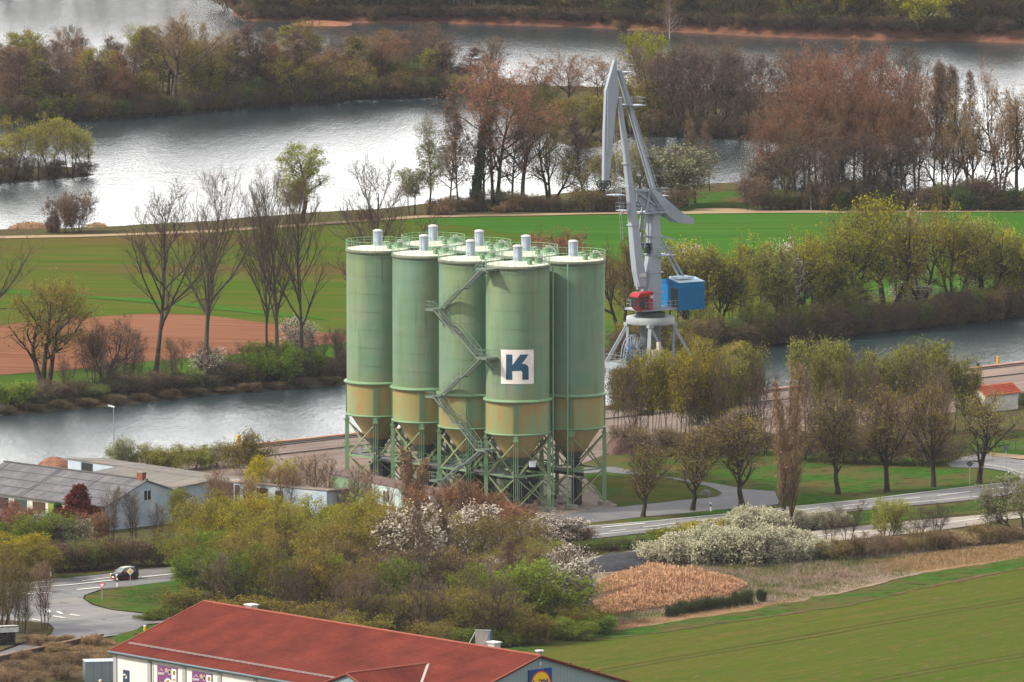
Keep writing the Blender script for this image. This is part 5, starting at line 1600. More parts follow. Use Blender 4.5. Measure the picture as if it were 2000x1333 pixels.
TREES = []
RG = random.Random(5)
def tree(kind, px, py, ptop, wpx=None, leaf=None, twig=None, bark=None, what=None, where=None, group=None, cat='tree', label=None, name=None, z=None, var=None, lean=None):
    """stand one plant on the ground at picture point (px, py), its top at picture row ptop"""
    # foot where the sight line meets the ground, or on the bank just behind the water line
    o_, d_ = Vector((0, 0, CAMH)), Vector(ray(px, py)).normalized()
    hit = _bvh.ray_cast(o_, d_)[0]
    base = hit if hit is not None else G(px, py)
    if base.z < WZ + 0.1:
        base = G(px, py, WZ)
        for _k in range(40):
            if ground_z(base.x, base.y) > WZ + 0.1: break
            base.y += 0.5
        base.z = ground_z(base.x, base.y)
    v = (RG.randrange(3) if kind in ('bare_poplar', 'thicket', 'willow', 'bush', 'blackthorn', 'alder', 'dense_alder', 'red_maple', 'street_tree', 'blossom', 'slender', 'bare_slender', 'airy', 'old_willow') else 0) if var is None else var
    mt, mc, top, rr = kind_meshes(kind, v)
    h = height_to(base, ptop)
    sz = h / top * 1.05
    sx = sz
    if wpx: sx = (wpx / 2 / ppm(base)) / rr
    nm = name or {'bare_poplar': 'poplar_tree', 'alder': 'alder_tree', 'dense_alder': 'alder_tree', 'red_maple': 'maple_tree', 'willow': 'willow_tree', 'old_willow': 'willow_tree',
                  'slender': 'young_tree', 'bare_slender': 'young_tree', 'airy': 'woodland_tree', 'thicket': 'thicket', 'bush': 'bush', 'blossom': 'blossom_tree', 'blackthorn': 'blackthorn_bush', 'street_tree': 'roadside_tree',
                  'fastigiate': 'columnar_poplar', 'conifer': 'conifer', 'ivy': 'ivy_covered_tree', 'shoretree': 'shore_tree', 'orchard': 'fruit_tree'}[kind]
    root = empty(nm, base, RG.random() * 6.28)
    root.scale = (sx, sx, sz)
    if lean:
        root.rotation_euler = (0, R(lean), RG.choice((0, math.pi)) * 0)
    t_ = bpy.data.objects.new('trunk' if h > 2.5 and kind not in ('bush', 'blackthorn', 'thicket') else 'stems', mt); COL.objects.link(t_); t_.parent = root
    c_ = bpy.data.objects.new('crown', mc); COL.objects.link(c_); c_.parent = root
    if bark:
        t_.material_slots[0].link = 'OBJECT'; t_.material_slots[0].material = BK[bark]
    if twig:
        c_.material_slots[0].link = 'OBJECT'; c_.material_slots[0].material = TW[twig]
    if leaf and len(c_.material_slots) > 1:
        c_.material_slots[1].link = 'OBJECT'; c_.material_slots[1].material = LF[leaf]
    tag(root, label, cat, group)
    TREES.append(dict(o=root, x=px, what=what, where=where, group=group, label=label, h=h))
    return root

from mathutils.bvhtree import BVHTree
_bvh = BVHTree.FromPolygons([tuple(v) for v in V], [tuple(q) for q in Q])
def ground_z(x, y):
    r = _bvh.ray_cast(Vector((x, y, 60)), Vector((0, 0, -1)))
    return r[0].z if r[0] else 0.0

ORD = ['first', 'second', 'third', 'fourth', 'fifth', 'sixth', 'seventh', 'eighth', 'ninth', 'tenth', 'eleventh', 'twelfth', 'thirteenth', 'fourteenth', 'fifteenth',
       'sixteenth', 'seventeenth', 'eighteenth', 'nineteenth', 'twentieth']
def ordinal(i):
    if i < 20: return ORD[i]
    t, u_ = divmod(i + 1, 10)
    tens = {2: 'twenty', 3: 'thirty', 4: 'forty', 5: 'fifty', 6: 'sixty'}
    tenth = {2: 'twentieth', 3: 'thirtieth', 4: 'fortieth', 5: 'fiftieth', 6: 'sixtieth'}
    return tenth[t] if u_ == 0 else tens[t] + '-' + ORD[u_ - 1]
def label_trees():
    """give every plant without a written label one that counts it out among its like, left to right"""
    groups = {}
    for t in TREES:
        if not t['label']: groups.setdefault((t['what'], t['where']), []).append(t)
    for (what, where), ts in groups.items():
        ts.sort(key=lambda q: q['x'])
        for i, t in enumerate(ts):
            if len(ts) == 1: s = f"{what} {where}"
            elif i == 0: s = f"{what} {where}, leftmost"
            elif i == len(ts) - 1: s = f"{what} {where}, rightmost"
            else: s = f"{what} {where}, {ordinal(i)} from left"
            t['o']['label'] = s
            if len(ts) > 1 and not t['group']: t['o']['group'] = f"{what}s {where}"
# ================================================================ planting: (x, foot row, top row, width) read off the photograph
def many(kind, rows, what, where, **kw):
    for r in rows:
        k = dict(kw)
        if len(r) > 4: k.update(r[4])
        tree(kind, r[0], r[1], r[2], r[3], what=what, where=where, **k)

# --- far wood behind the red bank
fr = random.Random(21)
for i in range(46):
    x = 475 + i * 34.5 + fr.uniform(-9, 9)
    yb = np.interp(x, [450, 700, 1000, 1300, 1500, 2000], [30, 30, 28, 40, 46, 58]) - fr.uniform(0, 14)
    k = fr.choice(['dense_alder', 'alder', 'dense_alder', 'willow', 'dense_alder'])
    lf = {'dense_alder': fr.choice(['purple', 'olive', 'scrub', 'green']), 'alder': 'purple', 'willow': fr.choice(['olive', 'green'])}[k]
    if 1740 < x < 1860: continue
    tree(k, x, yb, yb - fr.uniform(85, 115), fr.uniform(70, 95), leaf=lf, what='dark bare tree' if lf == 'purple' else 'dark olive budding tree', where='in the far wood above the red bank')
many('thicket', [(480 + i * 41, float(np.interp(480 + i * 41, [450, 700, 1000, 1300, 1500, 2000], [36, 32, 34, 46, 54, 66])), float(np.interp(480 + i * 41, [450, 700, 1000, 1300, 1500, 2000], [8, 8, 8, 16, 24, 36])), 62) for i in range(37)],
     'brown-green scrub clump', 'along the top of the far red bank', cat='bush')
many('willow', [(1800, 54, -40, 120), (1770, 52, -20, 60), (1560, 48, -12, 60)], 'bright yellow-green willow', 'on the far bank top', leaf='yellowgreen', twig='yellow')
many('alder', [(1310, 88, -30, 30), (1388, 36, -30, 26), (1498, 44, -30, 26), (800, 26, -40, 24)], 'slim pale-barked birch', 'in front of the far wood', bark='pale', name='birch_tree')
many('thicket', [(735, 40, 15, 40), (1870, 60, 40, 44), (1210, 56, 38, 30)], 'tan reed clump', 'at the foot of the far bank', leaf='tan', twig='tan', name='reed_clump', cat='reeds')

for i in range(44):
    x = 452 + i * 36 + fr.uniform(-8, 8)
    yb = np.interp(x, [450, 700, 1000, 1300, 1500, 2000], [30, 28, 26, 38, 44, 56]) - fr.uniform(4, 12)
    if 1740 < x < 1860: continue
    lf = fr.choice(['scrub', 'green', 'olive', 'darkgreen', 'scrub'])
    tree('thicket', x, yb, yb - fr.uniform(38, 56), fr.uniform(64, 90), leaf=lf, what={'scrub': 'brown underwood', 'green': 'green underwood', 'olive': 'olive underwood', 'darkgreen': 'dark green underwood'}[lf], where='beneath the far wood')
# --- wooded strip between the lakes
pr = random.Random(4)
def strip_y(x): return float(np.interp(x, [0, 200, 350, 500, 620, 700, 870, 960, 1040, 1200, 1460, 1760], [235, 230, 219, 205, 198, 190, 183, 190, 205, 225, 262, 268]))
for i in range(86):
    x = -25 + i * 11.6 + pr.uniform(-6, 6)
    if 840 < x < 1010 and i % 2: continue
    yb = strip_y(x) - pr.uniform(0, 45) * (1 if x < 850 else 0.5)
    k = pr.choice(['alder', 'alder', 'dense_alder', 'dense_alder', 'thicket'])
    h = pr.uniform(95, 140)
    if k == 'thicket': h = pr.uniform(50, 80)
    if x > 600: h *= 0.8
    lf = pr.choice(['purple', 'purple', 'redbrown', 'olive', 'scrub']) if k != 'thicket' else pr.choice(['scrub', 'green', 'olive', 'redbrown'])
    what = {'purple': 'bare purple-brown alder', 'redbrown': 'reddish budding tree', 'olive': 'olive budding tree', 'scrub': 'dull brown tree', 'green': 'low green shrub'}[lf]
    if k == 'thicket': what = {'scrub': 'low brown shrub', 'green': 'low green shrub', 'olive': 'low olive shrub', 'redbrown': 'low rusty shrub'}[lf]
    tree(k, x, yb, yb - h, pr.uniform(50, 76) if k != 'thicket' else pr.uniform(60, 84), leaf=lf, twig={'redbrown': 'red', 'olive': 'olive'}.get(lf, 'purple'),
         what=what, where='on the wooded strip between the lakes')
many('thicket', [(x, strip_y(x) + 3 + (x * 3 % 5), strip_y(x) - 26 - (x * 7 % 25), 46 + x % 19, dict(leaf=('scrub', 'purple', 'olive', 'scrub', 'green')[x // 24 % 5])) for x in range(-10, 1080, 24)], 'waterside shrub', 'at the water edge of the wooded strip', cat='bush')
tree('bare_poplar', 335, 214, 25, 150, label='tallest bare tree with spreading limbs on the wooded strip at upper left', var=0, twig='tan')
tree('old_willow', 380, 205, 75, 90, leaf='olive', label='olive-tinged willow right behind the tallest bare tree on the strip', twig='olive')
many('old_willow', [(630, 197, 92, 170), (560, 205, 110, 90)], 'broad olive-yellow willow', 'on the middle of the wooded strip', leaf='olive', twig='olive')
many('slender', [(270, 170, 50, 60), (45, 170, 62, 60), (400, 215, 120, 55), (855, 180, 96, 50)], 'green-tinted young tree', 'in the wooded strip', leaf='yellowgreen')
many('red_maple', [(215, 225, 128, 60), (285, 218, 140, 70), (15, 215, 140, 60)], 'rust-coloured low tree', 'on the left of the wooded strip')
many('thicket', [(105, 205, 165, 90), (235, 200, 170, 80)], 'orange-tan dry shrub', 'inside the wooded strip', leaf='tan', twig='tan', cat='bush')
many('willow', [(1140, 284, 190, 140), (1230, 262, 150, 90)], 'round olive willow', 'on the tip of the strip left of the crane', leaf='olive', twig='olive')
many('willow', [(1262, 200, 55, 80)], 'yellow-green round willow', 'above the crane top', leaf='yellowgreen', twig='yellow')
# dark group on the right of the strip
many('dense_alder', [(1265, 240, 95, 80), (1290, 262, 100, 80), (1330, 266, 85, 85), (1372, 268, 90, 85), (1410, 270, 95, 80), (1450, 272, 100, 80), (1355, 235, 80, 90), (1428, 240, 90, 80), (1485, 272, 105, 80), (1530, 270, 100, 90), (1570, 270, 100, 80),
                     (1620, 268, 85, 80), (1700, 262, 80, 80), (1770, 255, 88, 70), (1840, 250, 130, 50), (1870, 250, 128, 40)],
     'dark purple-brown alder clump', 'at the right end of the wooded strip')
many('thicket', [(1285, 270, 215, 70), (1340, 271, 225, 70), (1400, 273, 228, 70), (1455, 275, 225, 60)], 'dark waterside shrub', 'under the dark alders right of the crane', leaf='scrub', cat='bush')
many('red_maple', [(1060, 205, 108, 90), (1110, 215, 100, 100), (1170, 220, 108, 90)], 'reddish-tan budding tree', 'behind the crane jib on the strip', leaf='redbrown')

# --- islet
many('airy', [(72, 352, 226, 95, dict(lean=-4)), (100, 351, 240, 80), (140, 348, 238, 85, dict(lean=6)), (165, 347, 262, 60), (20, 354, 252, 90), (-20, 356, 262, 80)], 'dark-stemmed willow with yellow-green top', 'on the small islet', leaf='yellowgreen')
many('thicket', [(-10, 358, 300, 80), (45, 356, 306, 60), (105, 352, 310, 50), (165, 346, 315, 50)], 'dark scrub clump', 'on the small islet', leaf='scrub', cat='bush')

# --- near lake shore
many('thicket', [(122, 455, 385, 60), (150, 454, 375, 60)], 'bare twiggy shrub', 'between the reeds at the left lake shore', leaf='purple', cat='bush')
tree('bush', 105, 455, 420, 26, leaf='purple', twig='purple', label='small dense purple-brown bush beside the lakeside reeds', cat='bush', what='', where='')
tree('shoretree', 592, 436, 284, 80, label='light green tree with bulging crown standing alone on the lake shore', var=0)
tree('slender', 568, 440, 345, 50, leaf='lightgreen', label='thin light green tree left of the lone lake shore tree')
tree('shoretree', 834, 422, 230, 75, leaf='palegreen', label='gnarled pale green tree at the left edge of the shore group', var=1)
tree('slender', 805, 420, 330, 50, leaf='palegreen', label='small pale green tree left of the gnarled shore tree')
many('alder', [(897, 412, 190, 60), (878, 413, 225, 55), (945, 408, 200, 60), (1000, 404, 205, 60), (1140, 405, 235, 60)], 'tall dark bare alder', 'in the group at the lake shore')
tree('ivy', 928, 408, 228, 34, label='dark green ivy-covered trunk standing in the lake shore group')
tree('red_maple', 968, 406, 116, 180, label='largest rust-red tree in the lake shore group', var=0)
tree('bare_poplar', 1020, 404, 188, 120, twig='olive', label='tall olive-tinted bare tree right of the rust-red shore tree', var=1)
tree('old_willow', 1075, 404, 205, 120, leaf='olive', twig='olive', label='leaning olive willow on the lake shore left of the crane')
many('old_willow', [(1170, 408, 268, 110), (1240, 410, 260, 120)], 'brown-olive shore willow', 'behind the crane boom', leaf='olive', twig='olive')
many('blossom', [(1320, 404, 285, 110), (1280, 405, 300, 80)], 'pale blossoming tree', 'at the lake shore right of the crane', leaf='palegreen')
many('alder', [(1358, 398, 240, 44), (1386, 374, 245, 30)], 'thin dark tree', 'in the shore clearing right of the crane')
many('thicket', [(x, 413 - x % 6, 368 + (x * 5 % 25), 56, dict(leaf=('scrub', 'purple', 'darkgreen', 'olive')[x // 36 % 4])) for x in range(888, 1330, 36)], 'dark undergrowth clump', 'below the lake shore trees', cat='bush')
many('bush', [(860, 420, 388, 50, dict(leaf='tan', twig='red')), (985, 414, 393, 44, dict(leaf='tan', twig='tan')), (715, 430, 408, 34, dict(leaf='tan', twig='red'))], 'rusty dry shrub', 'on the lake shore bank', cat='bush')
# --- the big red-brown wood on the right
many('red_maple', [(1530, 402, 190, 130), (1575, 398, 150, 130), (1630, 396, 95, 160), (1690, 392, 95, 160), (1745, 394, 122, 150), (1600, 380, 92, 130), (1790, 396, 150, 110), (1500, 404, 225, 90), (1660, 400, 150, 130), (1720, 404, 170, 130)],
     'red-brown budding tree', 'in the big wood at right')
many('dense_alder', [(1550, 408, 250, 80), (1640, 408, 240, 90), (1690, 410, 260, 90), (1760, 408, 250, 90), (1600, 412, 280, 80)], 'grey-brown tree', 'at the front edge of the big wood', leaf='scrub')
many('old_willow', [(1850, 402, 215, 110), (1900, 398, 170, 120), (1952, 400, 120, 110), (1995, 402, 160, 110)], 'tan gnarled tree', 'at the right picture edge beside the far lake', leaf='tan', twig='tan')
many('alder', [(1822, 392, 130, 50), (1840, 392, 140, 50), (1862, 394, 145, 50), (1885, 394, 150, 44)], 'slim dark bare tree', 'before the bright lake at right')
tree('blossom', 1485, 402, 300, 90, leaf='palegreen', label='low pale blossoming tree at the left edge of the big wood')
tree('alder', 1584, 412, 350, 24, bark='pale', label='thin white-barked birch at the foot of the big wood', name='birch_tree')
many('thicket', [(x, 412 - x % 5, 340 + (x * 7 % 37), 60 + x % 17, dict(leaf=('scrub', 'darkgreen', 'purple', 'scrub', 'green')[x // 31 % 5])) for x in range(1470, 2020, 31)], 'dark undergrowth clump', 'along the foot of the big wood', cat='bush')
many('bush', [(x, 412, 368, 60) for x in (1880, 1960, 1640, 1720)], 'dark green shrub', 'at the foot of the big wood', leaf='darkgreen', cat='bush')

# --- bare poplars on the far river bank
many('bare_poplar', [(303, 738, 365, 180, dict(var=0)), (401, 748, 343, 140, dict(var=1)), (522, 732, 352, 120, dict(var=2)), (540, 728, 334, 110, dict(var=1)), (588, 727, 350, 140, dict(var=0)), (745, 712, 325, 170, dict(var=1)), (-40, 735, 420, 160, dict(var=1))],
     'large bare spreading poplar', 'on the far river bank')
many('old_willow', [(90, 760, 548, 150, dict(leaf='olive')), (205, 752, 615, 110, dict(leaf='purple', twig='grey'))], 'bare multi-stemmed willow', 'on the far river bank at left', twig='olive')
many('bare_slender', [(180, 750, 618, 60), (250, 742, 640, 80), (660, 716, 640, 50), (345, 738, 660, 60), (622, 720, 640, 50)], 'thin bare young tree', 'between the riverside poplars')
many('blossom', [(575, 722, 620, 60), (415, 742, 680, 60), (215, 748, 700, 34)], 'white blossoming shrub', 'below the riverside poplars', leaf='white')
many('bush', [(530, 738, 668, 100), (490, 745, 700, 60), (605, 730, 690, 56), (20, 790, 745, 80), (425, 738, 690, 50)], 'fresh green bush', 'on the far river bank', leaf='green', cat='bush')
many('thicket', [(x, 780 - (x - 100) * 0.088, 758 - (x - 100) * 0.088 - (x * 7 % 23), 46 + x % 17, dict(leaf=('scrub', 'scrub', 'purple', 'scrub', 'green', 'darkgreen')[x % 6])) for x in range(60, 690, 31)], 'low bank shrub', 'on the far river bank left of the silos', cat='bush')
many('bare_slender', [(x, 772 - (x - 100) * 0.088, 715 - (x - 100) * 0.088 - (x * 3 % 23), 44) for x in range(130, 680, 67)], 'small bare sapling', 'on the far river bank left of the silos')
many('bush', [(x, 807 - x * 0.088, 794 - x * 0.088 - (x % 7), 36) for x in range(10, 680, 53)], 'low brown brush', 'just above the river water line', leaf='scrub', twig='purple', cat='bush')
# --- far river bank right of the silos
many('old_willow', [(1215, 660, 430, 150, dict(var=0, leaf='olive', twig='grey')), (1340, 655, 470, 140, dict(var=1)), (1400, 655, 455, 150, dict(var=2)), (1470, 640, 455, 150, dict(var=0)), (1560, 640, 470, 120, dict(var=1)), (1590, 632, 420, 150, dict(var=2)),
                    (1660, 628, 392, 170, dict(var=0)), (1725, 620, 385, 170, dict(var=1)), (1800, 612, 375, 180, dict(var=2, leaf='olive')), (1860, 606, 395, 150, dict(var=0)), (1920, 598, 420, 130, dict(var=1, leaf='lightgreen'))],
     'broad yellow-green willow', 'on the far river bank right of the crane')
many('slender', [(1310, 660, 500, 70), (1370, 660, 480, 70), (1430, 655, 500, 70), (1500, 648, 480, 70), (1630, 632, 470, 70), (1760, 620, 440, 70), (1890, 604, 440, 60), (1265, 668, 560, 60), (1520, 645, 520, 60)],
     'thin green-tinged young tree', 'among the willows right of the crane', leaf='lightgreen')
many('blossom', [(1530, 640, 475, 70), (1345, 655, 478, 60), (1780, 600, 410, 50), (1905, 590, 450, 110), (1610, 630, 570, 80), (1680, 628, 570, 90), (1780, 612, 550, 70)], 'white-flowering tree', 'between the willows right of the crane', leaf='white')
many('thicket', [(x, 706 - (x - 1210) * 0.104 - 4, 660 - (x - 1210) * 0.104 - (x * 5 % 19), 64) for x in range(1215, 1990, 39)], 'dark brown scrub clump', 'on the far river bank right of the silos', leaf='scrub', cat='bush')
many('thicket', [(x, 706 - (x - 1210) * 0.104 - 6, 650 - (x - 1210) * 0.104 - (x * 7 % 23), 60, dict(leaf=('green', 'olive', 'purple')[(x // 39) % 3])) for x in range(1232, 1990, 39)], 'mixed low bank shrub', 'on the far river bank right of the silos', cat='bush')
many('bush', [(x, 708 - (x - 1210) * 0.1075, 690 - (x - 1210) * 0.1075, 44) for x in range(1222, 2010, 38)], 'low brown brush', 'on the river edge right of the silos', leaf='scrub', twig='purple', cat='bush')
many('bush', [(1385, 672, 600, 70), (1650, 640, 545, 80), (1480, 660, 590, 60), (1560, 655, 600, 60)], 'low green-yellow bush', 'on the far river bank right of the crane', leaf='lightgreen', cat='bush')
many('bush', [(2005, 600, 440, 120)], 'yellow-green bush', 'cut by the right picture edge above the river', leaf='yellowgreen', cat='bush')
tree('thicket', 1085, 560, 452, 110, leaf='redbrown', twig='red', label='reddish twiggy shrub on the meadow behind the rightmost silo roof', cat='bush')

# --- trees between quay and road, right of the silos
many('slender', [(1205, 858, 720, 46, dict(leaf='purple')), (1232, 866, 694, 44, dict(leaf='olive')), (1258, 862, 712, 46), (1276, 872, 684, 50), (1302, 868, 706, 46), (1330, 876, 692, 56), (1358, 868, 676, 46), (1382, 872, 712, 44), (1405, 868, 696, 50)],
     'yellow-budding slender tree', 'in the row right of the rightmost silo', leaf='yellow', twig='olive')
tree('willow', 1290, 800, 690, 110, leaf='yellow', twig='yellow', label='golden-yellow round tree in front of the crane portal')
many('slender', [(1438, 862, 704, 50), (1472, 858, 676, 56), (1580, 850, 660, 66), (1610, 862, 688, 52), (1645, 848, 664, 66), (1672, 866, 704, 46), (1706, 850, 684, 60), (1742, 854, 704, 52), (1782, 848, 676, 60), (1818, 856, 664, 70), (1858, 848, 694, 66), (1890, 850, 716, 50)],
     'light green slender tree', 'in the row along the quay', leaf='lightgreen')
many('airy', [(1370, 750, 648, 90), (1425, 748, 668, 70)], 'olive-green round tree', 'on the quay side right of the crane', leaf='yellowgreen')
many('bare_slender', [(1590, 890, 715, 60), (1700, 895, 710, 60), (1830, 895, 715, 64), (1490, 884, 715, 60)], 'fine bare purple-brown tree', 'in the screen behind the avenue trees', twig='purple')

many('thicket', [(1225, 880, 830, 70), (1285, 890, 835, 80), (1340, 892, 840, 80), (1400, 890, 830, 80), (1460, 888, 835, 80), (1560, 900, 830, 80), (1620, 905, 835, 90), (1680, 905, 830, 90), (1740, 908, 835, 90), (1800, 910, 840, 90), (1850, 905, 850, 80), (1640, 870, 800, 90), (1770, 870, 800, 90), (1900, 812, 790, 60)],
     'dark undergrowth clump', 'below the tree row right of the silos', leaf='scrub', cat='bush')
many('bush', [(1385, 830, 760, 60), (1455, 850, 800, 50), (1990, 790, 765, 50)], 'dark green shrub', 'in the tree row right of the silos', leaf='darkgreen', cat='bush')
many('street_tree', [(1255, 1010, 872, 80), (1352, 998, 842, 88), (1450, 990, 808, 100), (1638, 966, 775, 90), (1732, 962, 760, 96), (1823, 952, 752, 98), (1912, 945, 765, 110)],
     'dark-trunked avenue tree', 'on the grass along the main road')
tree('fastigiate', 1537, 1038, 722, 62, label='tall narrow brown poplar rising beside the cream blossom hedge')
# --- cream blackthorn
many('blackthorn', [(1300, 1100, 1052, 90), (1350, 1102, 1040, 95), (1400, 1100, 1022, 100), (1440, 1095, 1030, 80), (1460, 1102, 1028, 110), (1510, 1098, 1032, 100), (1560, 1092, 1045, 90), (1600, 1086, 1060, 60), (1480, 1048, 990, 90), (1450, 1040, 1000, 70),
                    (1580, 1032, 994, 70), (1620, 1028, 1000, 60), (1400, 1060, 1030, 70), (1535, 1075, 1030, 70), (1375, 1080, 1030, 80)],
     'cream-white blossoming blackthorn', 'beside the narrow brown poplar', cat='bush')
many('bush', [(1370, 1060, 1015, 80), (1310, 1066, 1030, 60)], 'olive bush', 'behind the cream blackthorns', leaf='yellowgreen', cat='bush')
many('bare_slender', [(1655, 1062, 974, 70), (1795, 1050, 990, 50), (1940, 1052, 950, 60), (1830, 1046, 985, 50), (1620, 1064, 1000, 40)], 'small bare tree', 'beside the lower track at right')
many('willow', [(1730, 1070, 975, 70, dict(leaf='lightgreen')), (2000, 1050, 925, 130, dict(leaf='palegreen'))], 'pale green willow bush', 'beside the lower track at right', cat='bush')
many('thicket', [(x, 1094 - (x - 1620) * 0.1 + x % 7, 1068 - (x - 1620) * 0.1 - (x * 7 % 19), 46 + x % 23, dict(leaf=('scrub', 'purple', 'tan', 'olive')[x // 37 % 4])) for x in range(1625, 2010, 37)], 'low bare shrub', 'between lower track and dry grass', twig='tan', cat='bush')
many('thicket', [(1090, 1085, 1058, 50), (1140, 1080, 1056, 54), (1190, 1075, 1052, 56), (1240, 1070, 1046, 50)], 'low hedge clump', 'on the verge below the main road', leaf='green', cat='bush')
# --- behind the sheds
many('orchard', [(240, 922, 854, 60), (425, 912, 864, 64)], 'pale-leaved fruit tree', 'behind the long shed roof', leaf='palegreen')
many('orchard', [(292, 922, 866, 56), (345, 920, 868, 60), (382, 918, 870, 50)], 'green fruit tree', 'behind the long shed roof', leaf='lightgreen')
tree('orchard', 487, 930, 842, 80, leaf='olive', twig='grey', label='bare dark fruit tree standing on the quay paving')
tree('willow', 528, 1012, 893, 85, leaf='yellow', twig='yellow', label='bright yellow round-topped tree rising over the middle of the blue hall', var=1)
many('willow', [(450, 1060, 968, 100), (500, 1055, 985, 90), (430, 1080, 1005, 90)], 'yellow-budding broad tree', 'in front of the brown gate of the blue hall', leaf='yellowgreen', twig='yellow')
many('dense_alder', [(x, -20, -195, 90) for x in range(-260, 440, 46)], 'bare tree', 'beyond the top-left lake, above the picture', leaf='scrub')
many('bare_slender', [(590, 1015, 890, 90), (632, 1020, 885, 80), (560, 1020, 905, 70), (705, 1025, 905, 70), (680, 1025, 925, 60), (440, 1030, 920, 70), (480, 1035, 930, 60), (425, 1040, 915, 60), (745, 1035, 930, 70)], 'bare twiggy tree', 'in front of the blue and green sheds', twig='tan')
# --- wood in the left and middle foreground
many('fastigiate', [(810, 1030, 880, 60)], 'feathery brown narrow tree', 'in front of the second silo')
many('conifer', [(152, 1040, 950, 60, dict(leaf='red', twig='red'))], 'dark red pyramid tree', 'before the long grey roof')
many('conifer', [(115, 1035, 985, 30)], 'small dark green conifer', 'beside the red tree')
many('bare_slender', [(262, 1064, 958, 60), (218, 1062, 950, 50), (305, 1066, 985, 40)], 'thin bare tree', 'in front of the blue gable wall')
many('slender', [(345, 1075, 955, 44), (372, 1085, 985, 50)], 'thin light green tree', 'in front of the blue gable wall', leaf='lightgreen')
many('willow', [(85, 1100, 1000, 110, dict(leaf='green')), (40, 1095, 1015, 90, dict(leaf='green')), (15, 1130, 1040, 130, dict(leaf='yellow', twig='yellow')), (60, 1135, 1060, 100, dict(leaf='olive'))], 'broad leafy bush', 'at the left road edge', cat='bush')
tree('blossom', 128, 1105, 1008, 95, leaf='palegreen', label='round pale green blossoming tree at the left beside the red tree')
many('thicket', [(x, 1118 - (x - 100) * 0.06, 1062 - (x - 100) * 0.06, 74, dict(leaf=('scrub', 'green', 'olive', 'purple')[x // 33 % 4])) for x in range(100, 345, 33)], 'dark hedge clump', 'behind the car', cat='bush')
many('thicket', [(10, 1035, 975, 60), (45, 1045, 990, 60), (185, 1060, 1000, 60)], 'bare brown shrub', 'in front of the long shed', leaf='redbrown', twig='red', cat='bush')
many('airy', [(345, 1105, 1020, 80, dict(leaf='olive')), (395, 1110, 965, 90, dict(leaf='olive')), (355, 1150, 1040, 80, dict(leaf='olive'))], 'brown-olive multi-stemmed tree', 'right of the car', twig='olive')
many('willow', [(440, 1085, 985, 120, dict(leaf='yellowgreen')), (480, 1080, 968, 110, dict(leaf='yellow')), (400, 1130, 1030, 110, dict(leaf='green')), (420, 1175, 1075, 150, dict(leaf='green')), (470, 1130, 1030, 140, dict(leaf='yellowgreen')), (385, 1170, 1095, 90, dict(leaf='green'))],
     'leafy yellow-green bush tree', 'left of the foreground wood')
many('willow', [(560, 1090, 985, 110), (625, 1085, 992, 110), (690, 1075, 985, 110), (650, 1110, 1010, 110)], 'bright yellow-green crown', 'in the middle foreground wood', leaf='yellowgreen', twig='yellow')
many('airy', [(520, 1150, 995, 110), (570, 1185, 1035, 110), (620, 1175, 1025, 110), (680, 1165, 1010, 110), (560, 1215, 1075, 110), (500, 1195, 1050, 100), (460, 1170, 1035, 100), (640, 1220, 1080, 110)], 'brown-olive airy tree', 'in the middle foreground wood', leaf='olive', twig='olive')
many('airy', [(470, 1200, 1070, 100), (610, 1215, 1085, 100), (760, 1215, 1090, 100), (930, 1230, 1110, 90)], 'green-leaved airy tree', 'in the middle foreground wood', leaf='green', twig='olive')
many('airy', [(540, 1110, 965, 100), (590, 1120, 975, 100), (650, 1125, 970, 100), (705, 1120, 965, 100), (745, 1125, 985, 90), (480, 1125, 985, 90)], 'yellow-green airy tree', 'in the middle foreground wood', leaf='yellowgreen', twig='olive')
many('airy', [(730, 1195, 1065, 110), (680, 1225, 1100, 100), (765, 1170, 1040, 100)], 'ochre-tinted crown', 'above the red shop roof', leaf='olive', twig='tan')
many('blossom', [(815, 1168, 985, 110), (790, 1165, 1030, 90), (700, 1120, 1055, 50), (930, 1110, 985, 110), (895, 1100, 1000, 70), (945, 1165, 1090, 80), (1080, 1075, 1005, 100), (1060, 1090, 1020, 80)], 'white-blossoming tree', 'in front of the silos', leaf='white')
many('blossom', [(1135, 1215, 1090, 110), (1110, 1180, 1060, 70)], 'sparse white-blossoming tree', 'beside the orange reeds', leaf='white')
many('alder', [(825, 1190, 985, 44), (878, 1160, 1010, 40), (987, 1210, 1060, 40)], 'slim bare tree', 'in the foreground wood below the silos')
many('thicket', [(850, 1050, 950, 80), (900, 1045, 940, 70), (950, 1040, 960, 80), (980, 1060, 985, 80), (1010, 1055, 985, 70), (870, 1090, 1010, 90)], 'reddish-brown thicket', 'at the feet of the middle silos', leaf='redbrown', twig='red')
many('willow', [(1060, 1225, 1095, 150), (1020, 1215, 1110, 100)], 'fresh green dense tree', 'left of the orange reeds', leaf='green')
many('thicket', [(880, 1245, 1150, 130), (930, 1250, 1160, 120), (840, 1240, 1165, 110), (980, 1250, 1170, 110), (1000, 1190, 1110, 100), (900, 1215, 1150, 100), (780, 1235, 1160, 110), (720, 1240, 1165, 100)], 'ochre-brown thicket', 'behind the shop ridge', leaf='olive', twig='olive')
many('thicket', [(1030, 1130, 1060, 90), (980, 1140, 1075, 90), (1010, 1100, 1035, 90), (1060, 1140, 1080, 80), (1090, 1130, 1085, 60)], 'tan-green thicket', 'between silos and orange reeds', leaf='palegreen', twig='tan')
many('bush', [(1155, 1232, 1195, 70), (1000, 1262, 1235, 60), (1080, 1245, 1205, 70), (335, 1205, 1185, 60), (960, 1262, 1230, 60), (900, 1262, 1225, 70)], 'low dark green bush', 'at the edge of the near field', leaf='green', cat='bush')
many('bare_slender', [(88, 1232, 1095, 60)], 'young bare roadside tree', 'on the bare soil at the junction', twig='tan', var=1)
